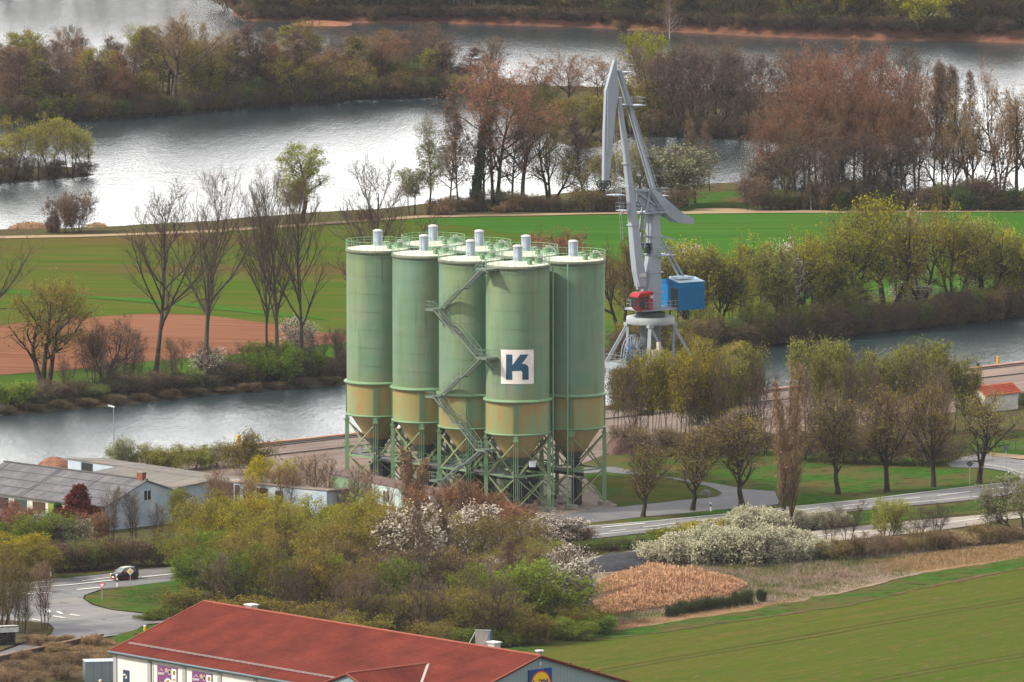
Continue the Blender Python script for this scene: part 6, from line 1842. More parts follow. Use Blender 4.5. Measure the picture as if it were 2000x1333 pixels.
many('bare_slender', [(25, 1235, 1095, 80), (5, 1225, 1080, 90), (45, 1240, 1130, 60), (-5, 1240, 1110, 70)], 'bare multi-stemmed tree', 'at the left edge by the junction', twig='olive')
many('thicket', [(40, 1322, 1290, 60), (95, 1310, 1278, 60), (150, 1300, 1272, 56), (120, 1330, 1300, 60), (60, 1345, 1312, 60), (15, 1340, 1305, 60)], 'low brown weed clump', 'below the low wall at lower left', leaf='scrub', twig='tan', cat='weeds')
many('bush', [(80, 1262, 1240, 50), (110, 1275, 1255, 44), (130, 1258, 1240, 40), (45, 1290, 1270, 40), (180, 1262, 1240, 36)], 'dry tan brush', 'along the low wall', leaf='tan', twig='tan', cat='bush')
many('airy', [(785, 1120, 985, 100), (860, 1130, 990, 100), (985, 1130, 1005, 100), (1005, 1180, 1060, 100), (890, 1190, 1070, 100), (1045, 1110, 1015, 90), (925, 1140, 1010, 90)], 'fine-twigged brown tree', 'between the white blossom trees', leaf='olive', twig='grey')
many('bare_slender', [(430, 1200, 1085, 80), (575, 1225, 1100, 90), (700, 1245, 1120, 90), (830, 1255, 1130, 90), (960, 1262, 1130, 90), (540, 1150, 1020, 90), (690, 1160, 1030, 90), (1100, 1200, 1090, 80), (850, 1200, 1060, 80)], 'bare thin-stemmed tree', 'in the foreground wood', twig='grey')
many('bare_slender', [(450, 1190, 1080, 70), (560, 1190, 1060, 80), (660, 1195, 1060, 80), (740, 1205, 1080, 80), (930, 1210, 1090, 80), (1010, 1230, 1110, 80)], 'dark purplish thin tree', 'in the foreground wood', twig='purple')
many('thicket', [(480, 1225, 1165, 120), (600, 1240, 1175, 120), (700, 1265, 1200, 110), (840, 1280, 1215, 100), (1090, 1215, 1150, 90), (1120, 1235, 1180, 80), (370, 1200, 1150, 90), (1050, 1260, 1200, 80)],
     'brown-olive undergrowth', 'just behind the shop roof', leaf='olive', twig='olive', cat='bush')
many('bush', [(1170, 1240, 1205, 60), (1130, 1250, 1215, 70), (300, 1212, 1190, 50), (280, 1150, 1128, 50)][:3], 'fresh green shrub', 'on the grass edges of the foreground wood', leaf='green', cat='bush')
many('thicket', [(x, 1066 + (x % 7), 1030, 60) for x in range(1040, 1130, 22)], 'mixed roadside scrub', 'above the verge by the K silo', leaf='scrub', cat='bush')
many('airy', [(400, 1120, 1000, 90, dict(leaf='yellow')), (455, 1105, 985, 80), (515, 1120, 975, 90, dict(leaf='yellow')), (575, 1140, 1000, 90), (635, 1150, 1005, 90, dict(leaf='lightgreen')), (700, 1150, 1005, 90), (745, 1160, 1020, 80, dict(leaf='lightgreen')), (605, 1195, 1060, 90), (490, 1150, 1020, 80), (1075, 1160, 1050, 80, dict(leaf='lightgreen'))],
     'bright spring-green airy tree', 'scattered through the foreground wood', leaf='yellowgreen', twig='olive')
many('bare_slender', [(1242, 874, 716, 40), (1345, 878, 690, 44), (1408, 880, 690, 44), (1660, 882, 690, 46), (1795, 886, 690, 46)],
     'tall thin bare tree', 'in the screen between quay and avenue', twig='grey')
# --- small dark conifers by the field
many('bush', [(1308, 1207, 1182, 17), (1320, 1205, 1177, 14), (1333, 1202, 1173, 17), (1345, 1200, 1177, 14), (1358, 1198, 1174, 17), (1370, 1196, 1169, 14), (1382, 1194, 1164, 16), (1394, 1192, 1168, 18), (1407, 1190, 1165, 16), (1422, 1188, 1166, 16), (1436, 1185, 1155, 15), (1450, 1183, 1154, 14), (1463, 1181, 1151, 17), (1487, 1177, 1150, 16)],
     'small dark green clipped conifer', 'in the short hedge by the near field', name='conifer', leaf='darkgreen')
label_trees()
# ================================================================ buildings
m_tile = None
def tile_mat(name, c1, c2, c3, row=0.44, colw=0.6):
    m = mat(name, c1, 0.8, 0, 0.05)
    b = m.node_tree.nodes['Principled BSDF']
    tc = N(m, 'ShaderNodeTexCoord')
    n = N(m, 'ShaderNodeTexNoise'); n.inputs['Scale'].default_value = 0.22; n.inputs['Detail'].default_value = 7; n.inputs['Roughness'].default_value = 0.7
    L(m, tc.outputs['Object'], n.inputs['Vector'])
    w_ = N(m, 'ShaderNodeTexWave'); w_.wave_type = 'BANDS'; w_.bands_direction = 'Y'; w_.wave_profile = 'SAW'
    w_.inputs['Scale'].default_value = 0.314 / row; w_.inputs['Distortion'].default_value = 0.25; w_.inputs['Detail'].default_value = 2; w_.inputs['Detail Scale'].default_value = 2.5
    L(m, tc.outputs['Object'], w_.inputs['Vector'])
    n3 = N(m, 'ShaderNodeTexNoise'); n3.inputs['Scale'].default_value = 2.6; n3.inputs['Detail'].default_value = 3
    L(m, tc.outputs['Object'], n3.inputs['Vector'])
    tl = N(m, 'ShaderNodeMix', data_type='RGBA'); tl.inputs[6].default_value = (*c1, 1); tl.inputs[7].default_value = (*c2, 1)
    L(m, n3.outputs[0], tl.inputs[0])
    r0_ = N(m, 'ShaderNodeMapRange'); r0_.inputs[1].default_value = 0.0; r0_.inputs[2].default_value = 0.35; L(m, w_.outputs['Fac'], r0_.inputs[0])
    rw = N(m, 'ShaderNodeMix', data_type='RGBA'); rw.inputs[6].default_value = (*c3, 1)
    L(m, r0_.outputs[0], rw.inputs[0]); L(m, tl.outputs[2], rw.inputs[7])
    mx = N(m, 'ShaderNodeMix', data_type='RGBA'); mx.blend_type = 'MULTIPLY'; mx.inputs[0].default_value = 1.0
    r = N(m, 'ShaderNodeValToRGB'); r.color_ramp.elements[0].position = 0.35; r.color_ramp.elements[0].color = (0.60, 0.58, 0.62, 1); r.color_ramp.elements[1].position = 0.65; r.color_ramp.elements[1].color = (1.12, 1.1, 1.05, 1)
    L(m, n.outputs[0], r.inputs[0])
    L(m, rw.outputs[2], mx.inputs[6]); L(m, r.outputs[0], mx.inputs[7]); L(m, mx.outputs[2], b.inputs['Base Color'])
    bp = N(m, 'ShaderNodeBump'); bp.inputs['Strength'].default_value = 0.4; bp.inputs['Distance'].default_value = 0.04
    L(m, w_.outputs['Fac'], bp.inputs['Height']); L(m, bp.outputs[0], b.inputs['Normal'])
    return m
m_tile = tile_mat('red_roof_tiles', (0.12, 0.022, 0.015), (0.18, 0.037, 0.023), (0.04, 0.010, 0.008))
m_ridge = mat('ridge_tiles', (0.24, 0.065, 0.038), 0.7)
m_white = noise_mat('white_render', [(0.35, (0.60, 0.575, 0.56)), (0.65, (0.68, 0.655, 0.64))], scale=(0.5, 0.5, 0.5), spec=0.15)
m_clad = None
def clad_mat(name, c, step=0.5, dark=0.55, axis='X'):
    m = mat(name, c, 0.5, 0.1, 0.3)
    b = m.node_tree.nodes['Principled BSDF']
    tc = N(m, 'ShaderNodeTexCoord')
    w_ = N(m, 'ShaderNodeTexWave'); w_.bands_direction = axis; w_.wave_profile = 'SAW'; w_.inputs['Scale'].default_value = 0.314 / step
    L(m, tc.outputs['Object'], w_.inputs['Vector'])
    r = N(m, 'ShaderNodeValToRGB'); e = r.color_ramp.elements
    e[0].position = 0.0; e[0].color = (c[0] * dark, c[1] * dark, c[2] * dark, 1); e[1].position = 0.12; e[1].color = (*c, 1)
    L(m, w_.outputs['Fac'], r.inputs[0]); L(m, r.outputs[0], b.inputs['Base Color'])
    return m
m_clad = clad_mat('blue_grey_cladding', (0.22, 0.29, 0.33), 0.55, axis='Y')
m_gutter = mat('gutter_grey', (0.13, 0.18, 0.21), 0.4, 0.3)
m_pil = mat('pilaster_grey', (0.33, 0.32, 0.32), 0.7)
m_doorb = mat('door_dark_blue', (0.025, 0.05, 0.075), 0.5)

ZR_, ZE_ = 9.4, 4.8
A_ = G(400, 1175, ZR_); B_ = G(1053, 1281, ZR_); E_ = G(218, 1272, ZE_)
ax_ = (B_ - A_).normalized()
ay_ = Vector((ax_.y, -ax_.x, 0))         # towards the camera
LR = (B_ - A_).length
WW = abs((E_ - A_).dot(ay_))
shop = empty('shop_building', (A_.x, A_.y, 0), math.atan2(ax_.y, ax_.x), label='large shop with red tiled gable roof and white walls at the bottom edge', cat='shop')
# local frame: x along the ridge to the right and nearer, -y towards the camera side
sy = -1.0
def sh_roof(b, x0, x1):
    pass
b = MB()
for s_ in (1, -1):
    b.add([(-0.2, 0, ZR_), (LR + 0.3, 0, ZR_), (LR + 0.3, s_ * WW, ZE_), (-0.2, s_ * WW, ZE_), (-0.2, 0, ZR_ - 0.22), (LR + 0.3, 0, ZR_ - 0.22), (LR + 0.3, s_ * WW, ZE_ - 0.22), (-0.2, s_ * WW, ZE_ - 0.22)],
          [(0, 1, 2, 3), (4, 5, 6, 7), (0, 3, 7, 4), (1, 2, 6, 5), (2, 3, 7, 6)])
roof_ = b.build('roof', m_tile, shop)
b = MB()
b.tube([(-0.25, 0, ZR_ + 0.03), (LR + 0.35, 0, ZR_ + 0.03)], 0.13, 8)
for s_ in (1, -1):
    for x in (-0.22, LR + 0.32): b.beam((x, 0, ZR_ + 0.03), (x, s_ * WW, ZE_ + 0.03), 0.16, 0.1)
b.build('ridge_cap', m_ridge, roof_)
b = MB()
for s_ in (1, -1):
    b.tube([(-0.3, s_ * (WW + 0.08), ZE_ - 0.12), (LR + 0.4, s_ * (WW + 0.08), ZE_ - 0.12)], 0.13, 8)
    b.beam((-0.1, s_ * (WW - 0.25), ZE_ - 0.3), (LR + 0.2, s_ * (WW - 0.25), ZE_ - 0.3), 0.5, 0.14)
b.build('gutter', m_gutter, roof_)
b = MB()
t_ = 0.86
for k in range(2):
    yy, zz_ = -WW * (t_ + 0.018 * k), ZR_ + (ZE_ - ZR_) * t_
    b.tube([(1.2, yy, zz_ + 0.30 - 0.06 * k), (LR, yy, zz_ + 0.30 - 0.06 * k)], 0.035, 5)
for i in range(60):
    x = 1.2 + i * (LR - 1.5) / 59
    b.beam((x, -WW * (t_ - 0.01), zz_ + 0.02), (x, -WW * t_, zz_ + 0.34), 0.04)
b.build('snow_guard', mat('guard_steel', (0.32, 0.30, 0.30), 0.4, 0.5), roof_)
# walls
wi = 0.55
b = MB()
b.quad((0.1, -WW + wi, 0), (LR - 0.1, -WW + wi, 0), (LR - 0.1, -WW + wi, ZE_ - 0.05), (0.1, -WW + wi, ZE_ - 0.05))
b.quad((0.1, WW - wi, 0), (LR - 0.1, WW - wi, 0), (LR - 0.1, WW - wi, ZE_ - 0.05), (0.1, WW - wi, ZE_ - 0.05))
b.add([(0.1, -WW + wi, 0), (0.1, WW - wi, 0), (0.1, WW - wi, ZE_ - 0.05), (0.1, 0, ZR_ - 0.25), (0.1, -WW + wi, ZE_ - 0.05)], [(0, 1, 2, 3, 4)])
b.build('wall', m_white, shop)
b = MB()
b.add([(LR - 0.1, -WW + wi, 0), (LR - 0.1, WW - wi, 0), (LR - 0.1, WW - wi, ZE_ - 0.05), (LR - 0.1, 0, ZR_ - 0.25), (LR - 0.1, -WW + wi, ZE_ - 0.05)], [(0, 1, 2, 3, 4)])
b.build('gable_cladding', m_clad, shop)
for k in range(9):
    b = MB()
    b.box((0.25 + k * 6.55 if k else 0.35, -WW + wi - 0.06, ZE_ / 2 - 0.1), (0.62, 0.14, ZE_ - 0.1))
    b.build('pilaster', m_pil, shop)
b = MB()
b.tube([(7.4, -WW + wi - 0.2, 0), (7.4, -WW + wi - 0.2, ZE_ - 1.0), (7.15, -WW + 0.1, ZE_ - 0.3)], 0.07, 8)
b.build('downpipe', m_gutter, shop)
b = MB(); b.box((2.4, -WW + wi - 0.04, 1.35), (1.15, 0.08, 2.7)); d_ = b.build('door', m_doorb, shop)
b = MB(); b.lathe([(0.0, 0.0), (0.22, 0.0)], 20); o = b.build('door_sign', m_white, d_); o.location = (2.4, -WW + wi - 0.09, 1.9); o.rotation_euler = (R(90), 0, 0)
# posters: purple with pale scribble and dishes of food
pm = [mat('poster_purple', (0.17, 0.055, 0.17), 0.5), mat('poster_white', (0.72, 0.70, 0.70), 0.5), mat('poster_orange', (0.55, 0.19, 0.05), 0.5), mat('poster_olive', (0.20, 0.18, 0.02), 0.5), mat('poster_dark', (0.02, 0.03, 0.03), 0.5), mat('poster_dish', (0.14, 0.28, 0.32), 0.5), mat('poster_tan', (0.42, 0.30, 0.18), 0.5), mat('poster_frame', (0.25, 0.27, 0.30), 0.4)]
for pi_, (x0, x1) in enumerate(((8.35, 12.0), (14.85, 18.5))):
    y_ = -WW + wi - 0.05
    z0, z1 = 1.0, 3.95
    b = MB()
    b.box(((x0 + x1) / 2, y_ + 0.01, (z0 + z1) / 2), (x1 - x0 + 0.14, 0.05, z1 - z0 + 0.14), mi=7)
    b.box(((x0 + x1) / 2, y_ - 0.02, (z0 + z1) / 2), (x1 - x0, 0.04, z1 - z0), mi=0)
    def disc(cx, cz, r, mi, off):
        n_ = 20
        b.add([(cx + r * math.cos(2 * math.pi * i / n_), y_ - off, cz + r * math.sin(2 * math.pi * i / n_)) for i in range(n_)], [tuple(range(n_))], mi)
    W_, H_ = x1 - x0, z1 - z0
    b.box((x0 + W_ * 0.85, y_ - 0.045, z1 - H_ * 0.4), (W_ * 0.24, 0.01, H_ * 0.7), mi=1)
    b.box((x0 + W_ * 0.86, y_ - 0.055, z1 - H_ * 0.2), (W_ * 0.13, 0.01, H_ * 0.17), mi=3)
    b.box((x0 + W_ * 0.86, y_ - 0.055, z1 - H_ * 0.48), (W_ * 0.14, 0.01, H_ * 0.1), mi=2)
    disc(x0 + W_ * 0.46, z1 - H_ * 0.15, 0.27, 6, 0.046)
    disc(x0 + W_ * 0.62, z1 - H_ * 0.2, 0.30, 1, 0.046); disc(x0 + W_ * 0.62, z1 - H_ * 0.2, 0.24, 4, 0.05)
    disc(x0 + W_ * 0.55, z1 - H_ * 0.72, 0.85, 5, 0.046); disc(x0 + W_ * 0.55, z1 - H_ * 0.72, 0.74, 1, 0.05)
    disc(x0 + W_ * 0.5, z1 - H_ * 0.7, 0.42, 2, 0.055); disc(x0 + W_ * 0.66, z1 - H_ * 0.75, 0.3, 6, 0.06); disc(x0 + W_ * 0.56, z1 - H_ * 0.58, 0.2, 3, 0.065)
    b.box((x0 + W_ * 0.17, y_ - 0.05, z0 + H_ * 0.3), (W_ * 0.11, 0.01, H_ * 0.16), mi=3)
    # brush lettering, drawn as one looping stroke
    pts = []
    for i in range(60):
        t = i / 59
        pts.append((x0 + W_ * (0.05 + 0.32 * t), y_ - 0.06, z1 - H_ * (0.33 - 0.03 * t) + 0.16 * math.sin(t * 34) * (1.3 if t < 0.15 else 0.8)))
    b.tube(pts, 0.035, 4, mi=1)
    b.tube([(x0 + W_ * 0.12, y_ - 0.06, z1 - H_ * 0.22), (x0 + W_ * 0.2, y_ - 0.06, z1 - H_ * 0.12), (x0 + W_ * 0.28, y_ - 0.06, z1 - H_ * 0.2)], 0.03, 4, mi=1)
    b.build('poster', pm, shop)
# cross gable over the entrance
ZC = 7.55
def to_shop(p):
    d = Vector((p.x - A_.x, p.y - A_.y, 0))
    return Vector((d.dot(ax_), -d.dot(ay_), p.z))
pc = to_shop(G(676, 1317, ZC))
ym = -(ZR_ - ZC) / (ZR_ - ZE_) * WW          # where its ridge meets the main roof
hwc = 8.2
slope = (ZR_ - ZE_) / WW
zec = ZC - 2.9
b = MB()
for s_ in (-1, 1):
    ye = -(ZR_ - zec) / (ZR_ - ZE_) * WW
    up_ = 0.05
    b.add([(pc.x, pc.y, ZC + up_), (pc.x, ym + 0.3, ZC + up_), (pc.x + s_ * hwc, ye + 0.3, zec + up_), (pc.x + s_ * hwc, pc.y, zec + up_),
           (pc.x, pc.y, ZC - 0.15), (pc.x + s_ * hwc, pc.y, zec - 0.15)], [(0, 1, 2, 3), (0, 3, 5, 4)])
cg = b.build('cross_gable_roof', m_tile, shop)
b = MB()
b.tube([(pc.x, pc.y, ZC + 0.08), (pc.x, ym + 0.3, ZC + 0.08)], 0.13, 8)
for s_ in (-1, 1): b.beam((pc.x, pc.y + 0.0, ZC + 0.06), (pc.x + s_ * hwc, pc.y, zec + 0.06), 0.14, 0.12)
b.build('ridge_cap', m_ridge, cg)
b = MB(); b.beam((pc.x, ym + 0.3, ZC + 0.1), (pc.x + hwc, ye + 0.3, zec + 0.1), 0.35, 0.04); b.build('valley_flashing', mat('flashing', (0.42, 0.40, 0.40), 0.4, 0.4), cg)
b = MB(); b.add([(pc.x - hwc + 0.4, pc.y + 0.3, 0), (pc.x + hwc - 0.4, pc.y + 0.3, 0), (pc.x + hwc - 0.4, pc.y + 0.3, zec - 0.1), (pc.x, pc.y + 0.3, ZC - 0.18), (pc.x - hwc + 0.4, pc.y + 0.3, zec - 0.1)], [(0, 1, 2, 3, 4)])
for s_ in (-1, 1): b.quad((pc.x + s_ * (hwc - 0.4), pc.y + 0.3, 0), (pc.x + s_ * (hwc - 0.4), -WW + wi, 0), (pc.x + s_ * (hwc - 0.4), -WW + wi, zec - 0.1), (pc.x + s_ * (hwc - 0.4), pc.y + 0.3, zec - 0.1))
b.build('porch_wall', clad_mat('blue_grey_cladding_x', (0.22, 0.29, 0.33), 0.55), shop)
b = MB()
for (px, py) in ((768, 1318),):
    q_ = to_shop(G(px, py, ZC - 0.8)); b.lathe([(0.12, 0), (0.12, 0.45), (0.2, 0.46), (0.2, 0.56), (0, 0.6)], 12, c=(q_.x, q_.y, q_.z - 0.2))
b.build('vent_pipe', m_ridge, cg)
b = MB()
for t in (0.42, 0.62, 0.72): b.lathe([(0.12, 0), (0.12, 0.4), (0.2, 0.41), (0.2, 0.5), (0, 0.55)], 12, c=(LR - 1.5, WW * t, ZR_ - (ZR_ - ZE_) * t - 0.05))
b.build('vent_pipe', m_ridge, roof_)
m_zinc = mat('vent_zinc', (0.52, 0.55, 0.58), 0.35, 0.3)
for (px, w_, h_, rnd) in ((481, 1.5, 0.35, 0), (955, 1.6, 0.55, 0), (1056, 0.9, 0.5, 1)):
    q_ = to_shop(G(px, 1175 + (px - 400) * 0.1623 + 1, ZR_))
    b = MB()
    x_ = min(q_.x, LR - 0.4)
    if rnd: b.lathe([(0.35, -0.3), (0.35, 0.4), (0.5, 0.42), (0.5, 0.55), (0, 0.6)], 20, c=(x_, 0.4, ZR_))
    else:
        b.box((x_, 0.5, ZR_ + h_ / 2 - 0.2), (w_ * 0.75, 0.9, h_ + 0.4)); b.box((x_, 0.5, ZR_ + h_ + 0.05), (w_, 1.2, 0.14))
    b.build('roof_vent', m_zinc, roof_)
b = MB(); b.box((LR - 0.0, 0.1, ZR_ - 0.9), (0.25, 0.35, 0.35)); b.build('floodlight', m_zinc, shop)
# sign on the right gable
sgn_b = mat('sign_blue', (0.005, 0.045, 0.22), 0.4); sgn_y = mat('sign_yellow', (0.72, 0.48, 0.01), 0.4); sgn_r = mat('sign_red', (0.62, 0.02, 0.03), 0.4)
xs_ = LR - 0.06
b = MB(); b.box((xs_ + 0.08, 0.1, 6.15), (0.3, 3.4, 3.4)); sgp = b.build('sign_board', sgn_b, shop)
def xdisc(b, r, x, mi=0, cy=0.1, cz=6.15, n_=48):
    b.add([(x, cy + r * math.cos(2 * math.pi * i / n_), cz + r * math.sin(2 * math.pi * i / n_)) for i in range(n_)], [tuple(range(n_))], mi)
b = MB(); xdisc(b, 1.5, xs_ + 0.24); b.build('sign_ring', sgn_r, sgp, fix=False)
b = MB(); xdisc(b, 1.36, xs_ + 0.25); b.build('sign_disc', sgn_y, sgp, fix=False)
def text_mesh(body, size, m, parent, loc, rot, name='letter', bold=0.02):
    cu = bpy.data.curves.new('t', 'FONT'); cu.body = body; cu.size = size; cu.extrude = 0.01; cu.offset = bold; cu.align_x = 'CENTER'; cu.align_y = 'CENTER'
    to = bpy.data.objects.new('t', cu); COL.objects.link(to)
    bpy.context.view_layer.update()
    me = bpy.data.meshes.new_from_object(to.evaluated_get(bpy.context.evaluated_depsgraph_get()))
    bpy.data.objects.remove(to)
    me.materials.clear(); me.materials.append(m)
    o = bpy.data.objects.new(name, me); COL.objects.link(o); o.parent = parent; o.location = loc; o.rotation_euler = rot
    return o
for ch, yy, mm_ in (('L', -0.95, sgn_b), ('D', 0.42, sgn_b), ('L', 1.12, sgn_b)):
    text_mesh(ch, 1.15, mm_, sgp, (xs_ + 0.27, 0.1 + yy, 6.15), (R(90), 0, R(90)), bold=0.05)
b = MB(); b.beam((xs_ + 0.28, -0.22, 5.75), (xs_ + 0.28, -0.22, 6.35), 0.24, 0.04, up=(1, 0, 0)); xdisc(b, 0.16, xs_ + 0.29, cy=-0.12, cz=6.62, n_=16); b.build('letter', sgn_r, sgp, fix=False)

# low container beside the shop
p0_ = G(187, 1333)
cn = empty('metal_container', (p0_.x - 0.2, p0_.y, 0), math.atan2(ax_.y, ax_.x) , label='grey-blue metal container beside the white shop wall', cat='container')
cn.location = G(196, 1330)
cn.rotation_euler = (0, 0, R(10))
b = MB(); b.box((0, 0, 1.25), (3.9, 2.4, 2.4)); b.build('box', clad_mat('container_steel', (0.16, 0.21, 0.245), 1.0), cn)
b = MB()
for x in (-1.0, 0, 1.0): b.box((x, 0, 2.5), (0.06, 2.42, 0.05))
b.box((0, 0, 2.47), (4.0, 2.5, 0.05)); b.build('lid', mat('lid_steel', (0.24, 0.30, 0.34), 0.4, 0.2), cn)
# lamp in the forecourt
lp = G(252, 1352)
lpo = empty('forecourt_lamp', lp, label='white multi-armed forecourt lamp before the dark shop door', cat='lamp')
b = MB(); b.tube([(0, 0, 0), (0, 0, 2.1)], 0.07, 8); b.build('pole', m_zinc, lpo)
for k in range(4):
    a = R(45 + 90 * k)
    b = MB(); b.tube([(0, 0, 1.95), (0.5 * math.cos(a), 0.5 * math.sin(a), 2.1)], 0.04, 6)
    b.lathe([(0.0, -0.12), (0.26, -0.05), (0.28, 0.05), (0.0, 0.16)], 16, c=(0.66 * math.cos(a), 0.66 * math.sin(a), 2.1)); b.build('lamp_head', m_white, lpo)
# advertising panel behind the ridge
pb = G(943, 1298)
ad = empty('advert_panel', pb, math.atan2(ax_.y, ax_.x) + R(35), label='back of a braced billboard with blue edge rising behind the shop ridge', cat='billboard')
zt = height_to(pb, 1231)
b = MB(); b.box((0, 0, zt - 1.5), (1.9, 0.12, 3.0)); b.build('board', noise_mat('board_back', [(0.4, (0.22, 0.19, 0.19)), (0.6, (0.28, 0.25, 0.25))]), ad)
b = MB(); b.box((1.0, 0, zt - 1.5), (0.16, 0.2, 3.05)); b.build('edge', sgn_b, ad)
b = MB()
for x in (-0.9, 0.85): b.beam((x, 0.1, 0), (x, 0.1, zt + 0.03), 0.1)
b.beam((-0.9, 0, zt - 0.2), (-2.9, 0.9, zt - 3.6), 0.09); b.beam((0.7, -0.1, zt - 0.4), (-0.7, -0.9, zt - 3.4), 0.07); b.beam((-0.95, -0.08, zt), (1.05, -0.08, zt), 0.08)
b.build('strut', m_zinc, ad)

# ---------------------------------------------------------------- generic pitched block from roof corners
def panel(P0, P1, t0, t1, z0, z1, off, m, name, parent, mi=None):
    """upright rectangle on the wall from P0 to P1 (seen with the wall's outside to the camera)"""
    P0, P1 = Vector((P0.x, P0.y, 0)), Vector((P1.x, P1.y, 0))
    d = P1 - P0
    n_ = Vector((d.y, -d.x, 0)).normalized()
    if n_.y > 0: n_ = -n_
    a, c = P0 + d * t0, P0 + d * t1
    b = MB()
    e = n_ * off
    q = n_ * (-0.1)
    vs = [a + e, c + e, a + q, c + q]
    vs = [v + Vector((0, 0, z0)) for v in vs] + [v + Vector((0, 0, z1)) for v in vs]
    b.add(vs, [(0, 1, 5, 4), (2, 3, 7, 6), (0, 2, 6, 4), (1, 3, 7, 5), (4, 5, 7, 6), (0, 1, 3, 2)])
    return b.build(name, m, parent)
def roof_block(root, corners, m_roof_, m_wall_, inset=0.35, th=0.16, walls=True):
    P = [G(x, y, z) for x, y, z in corners]
    c = sum(P, Vector()) / len(P)
    b = MB(); n = len(P)
    b.add(P + [p - Vector((0, 0, th)) for p in P], [tuple(range(n)), tuple(range(n, 2 * n))] + [(i, (i + 1) % n, (i + 1) % n + n, i + n) for i in range(n)])
    r_ = b.build('roof', m_roof_, root)
    W_ = []
    for p in P:
        d = (c - p); d.z = 0; d.normalize()
        W_.append(p + d * inset * 1.4 - Vector((0, 0, th)))
    if walls:
        b = MB()
        for i in range(n):
            p, q = W_[i], W_[(i + 1) % n]
            b.quad((p.x, p.y, -0.1), (q.x, q.y, -0.1), q, p)
        b.build('wall', m_wall_, root)
    return P, W_, r_

def corr_mat(name, stops, rot, step=0.18, second=None):
    m = noise_mat(name, stops, scale=(0.6, 0.08, 1), rot=(0, 0, rot), spec=0.15, rough=0.85, second=second, nscale=1.0)
    b = m.node_tree.nodes['Principled BSDF']
    g = N(m, 'ShaderNodeNewGeometry'); mp = N(m, 'ShaderNodeMapping'); mp.inputs['Rotation'].default_value = (0, 0, rot)
    L(m, g.outputs['Position'], mp.inputs['Vector'])
    w_ = N(m, 'ShaderNodeTexWave'); w_.bands_direction = 'X'; w_.inputs['Scale'].default_value = 0.314 / step
    L(m, mp.outputs[0], w_.inputs['Vector'])
    bp = N(m, 'ShaderNodeBump'); bp.inputs['Strength'].default_value = 0.6; bp.inputs['Distance'].default_value = 0.06
    L(m, w_.outputs['Fac'], bp.inputs['Height']); L(m, bp.outputs[0], b.inputs['Normal'])
    return m
m_corr = corr_mat('corrugated_grey', [(0.3, (0.085, 0.085, 0.095)), (0.5, (0.125, 0.125, 0.14)), (0.7, (0.17, 0.16, 0.165))], R(48.5), second=((0.21, 0.20, 0.19), (0.5, 0.05, 1), 0.6, 0.75))
m_corr2 = corr_mat('corrugated_brown', [(0.3, (0.12, 0.115, 0.11)), (0.5, (0.165, 0.155, 0.145)), (0.7, (0.22, 0.20, 0.175))], R(48.5), second=((0.27, 0.19, 0.12), (0.25, 0.1, 1), 0.6, 0.72))
m_blue_w = noise_mat('pale_blue_render', [(0.3, (0.30, 0.39, 0.50)), (0.5, (0.38, 0.47, 0.57)), (0.65, (0.48, 0.52, 0.56))], scale=(0.4, 0.4, 0.3), second=((0.42, 0.44, 0.46), 0.35, 0.6, 0.72), spec=0.1)
m_white_w = noise_mat('dirty_white_render', [(0.3, (0.40, 0.39, 0.37)), (0.6, (0.58, 0.57, 0.55))], scale=(0.6, 0.6, 0.5), spec=0.1)
m_open = mat('dark_opening', (0.02, 0.022, 0.026), 0.8)
m_brown_d = noise_mat('brown_board', [(0.35, (0.055, 0.035, 0.025)), (0.65, (0.10, 0.065, 0.045))], scale=(3, 3, 0.4), spec=0.1)
m_glass_d = mat('window_glass', (0.05, 0.07, 0.075), 0.15, 0, 0.5)
m_brick = noise_mat('brick_red', [(0.35, (0.16, 0.06, 0.04)), (0.65, (0.26, 0.10, 0.07))], scale=(3, 3, 3), spec=0.1)

# long shed with the blue gable
sa = empty('long_shed', (0, 0, 0), label='long shed with grey corrugated roof and pale blue gable wall', cat='shed')
zr, ze = 6.3, 3.3
r0, r1 = G(46, 907, zr), G(288, 938, zr)
dv = (r1 - r0).normalized(); nb = Vector((dv.y, -dv.x, 0))
if nb.y > 0: nb = -nb
wf, wb_ = 7.8, 8.7
b = MB()
r0x = r0 - dv * 4
for (nn, w_) in ((nb, wf), (-nb, wb_)):
    e0, e1 = r0x + nn * w_ + Vector((0, 0, ze - zr)), r1 + nn * w_ + Vector((0, 0, ze - zr))
    t_ = Vector((0, 0, -0.14))
    b.add([r0x, r1, e1, e0, r0x + t_, r1 + t_, e1 + t_, e0 + t_], [(0, 1, 2, 3), (4, 5, 6, 7), (0, 3, 7, 4), (1, 2, 6, 5), (2, 3, 7, 6)])
ra = b.build('roof', m_corr, sa)
b = MB(); b.tube([r0x + Vector((0, 0, 0.05)), r1 + Vector((0, 0, 0.05))], 0.14, 6)
for k in range(1, 4):
    zz_ = Vector((0, 0, (ze - zr) * k / 4 + 0.03)); b.beam(r0x + nb * wf * k / 4 + zz_, r1 + nb * wf * k / 4 + zz_, 0.10, 0.05)
for k in (0.05, 0.4, 0.42, 0.72):
    p = r0x.lerp(r1, k); b.beam(p + Vector((0, 0, 0.03)), p + nb * wf + Vector((0, 0, ze - zr + 0.03)), 0.06, 0.05)
b.build('roof_seam', mat('seam_dark', (0.075, 0.075, 0.08), 0.8), ra)
g0 = r1 + nb * (wf - 0.4) - dv * 0.3; g1 = r1 - nb * (wb_ - 0.4) - dv * 0.3; gt = r1 - dv * 0.3
b = MB(); b.add([(g0.x, g0.y, -0.1), (g1.x, g1.y, -0.1), (g1.x, g1.y, ze), (gt.x, gt.y, zr - 0.17), (g0.x, g0.y, ze)], [(0, 1, 2, 3, 4)]); b.build('gable_wall', m_blue_w, sa)
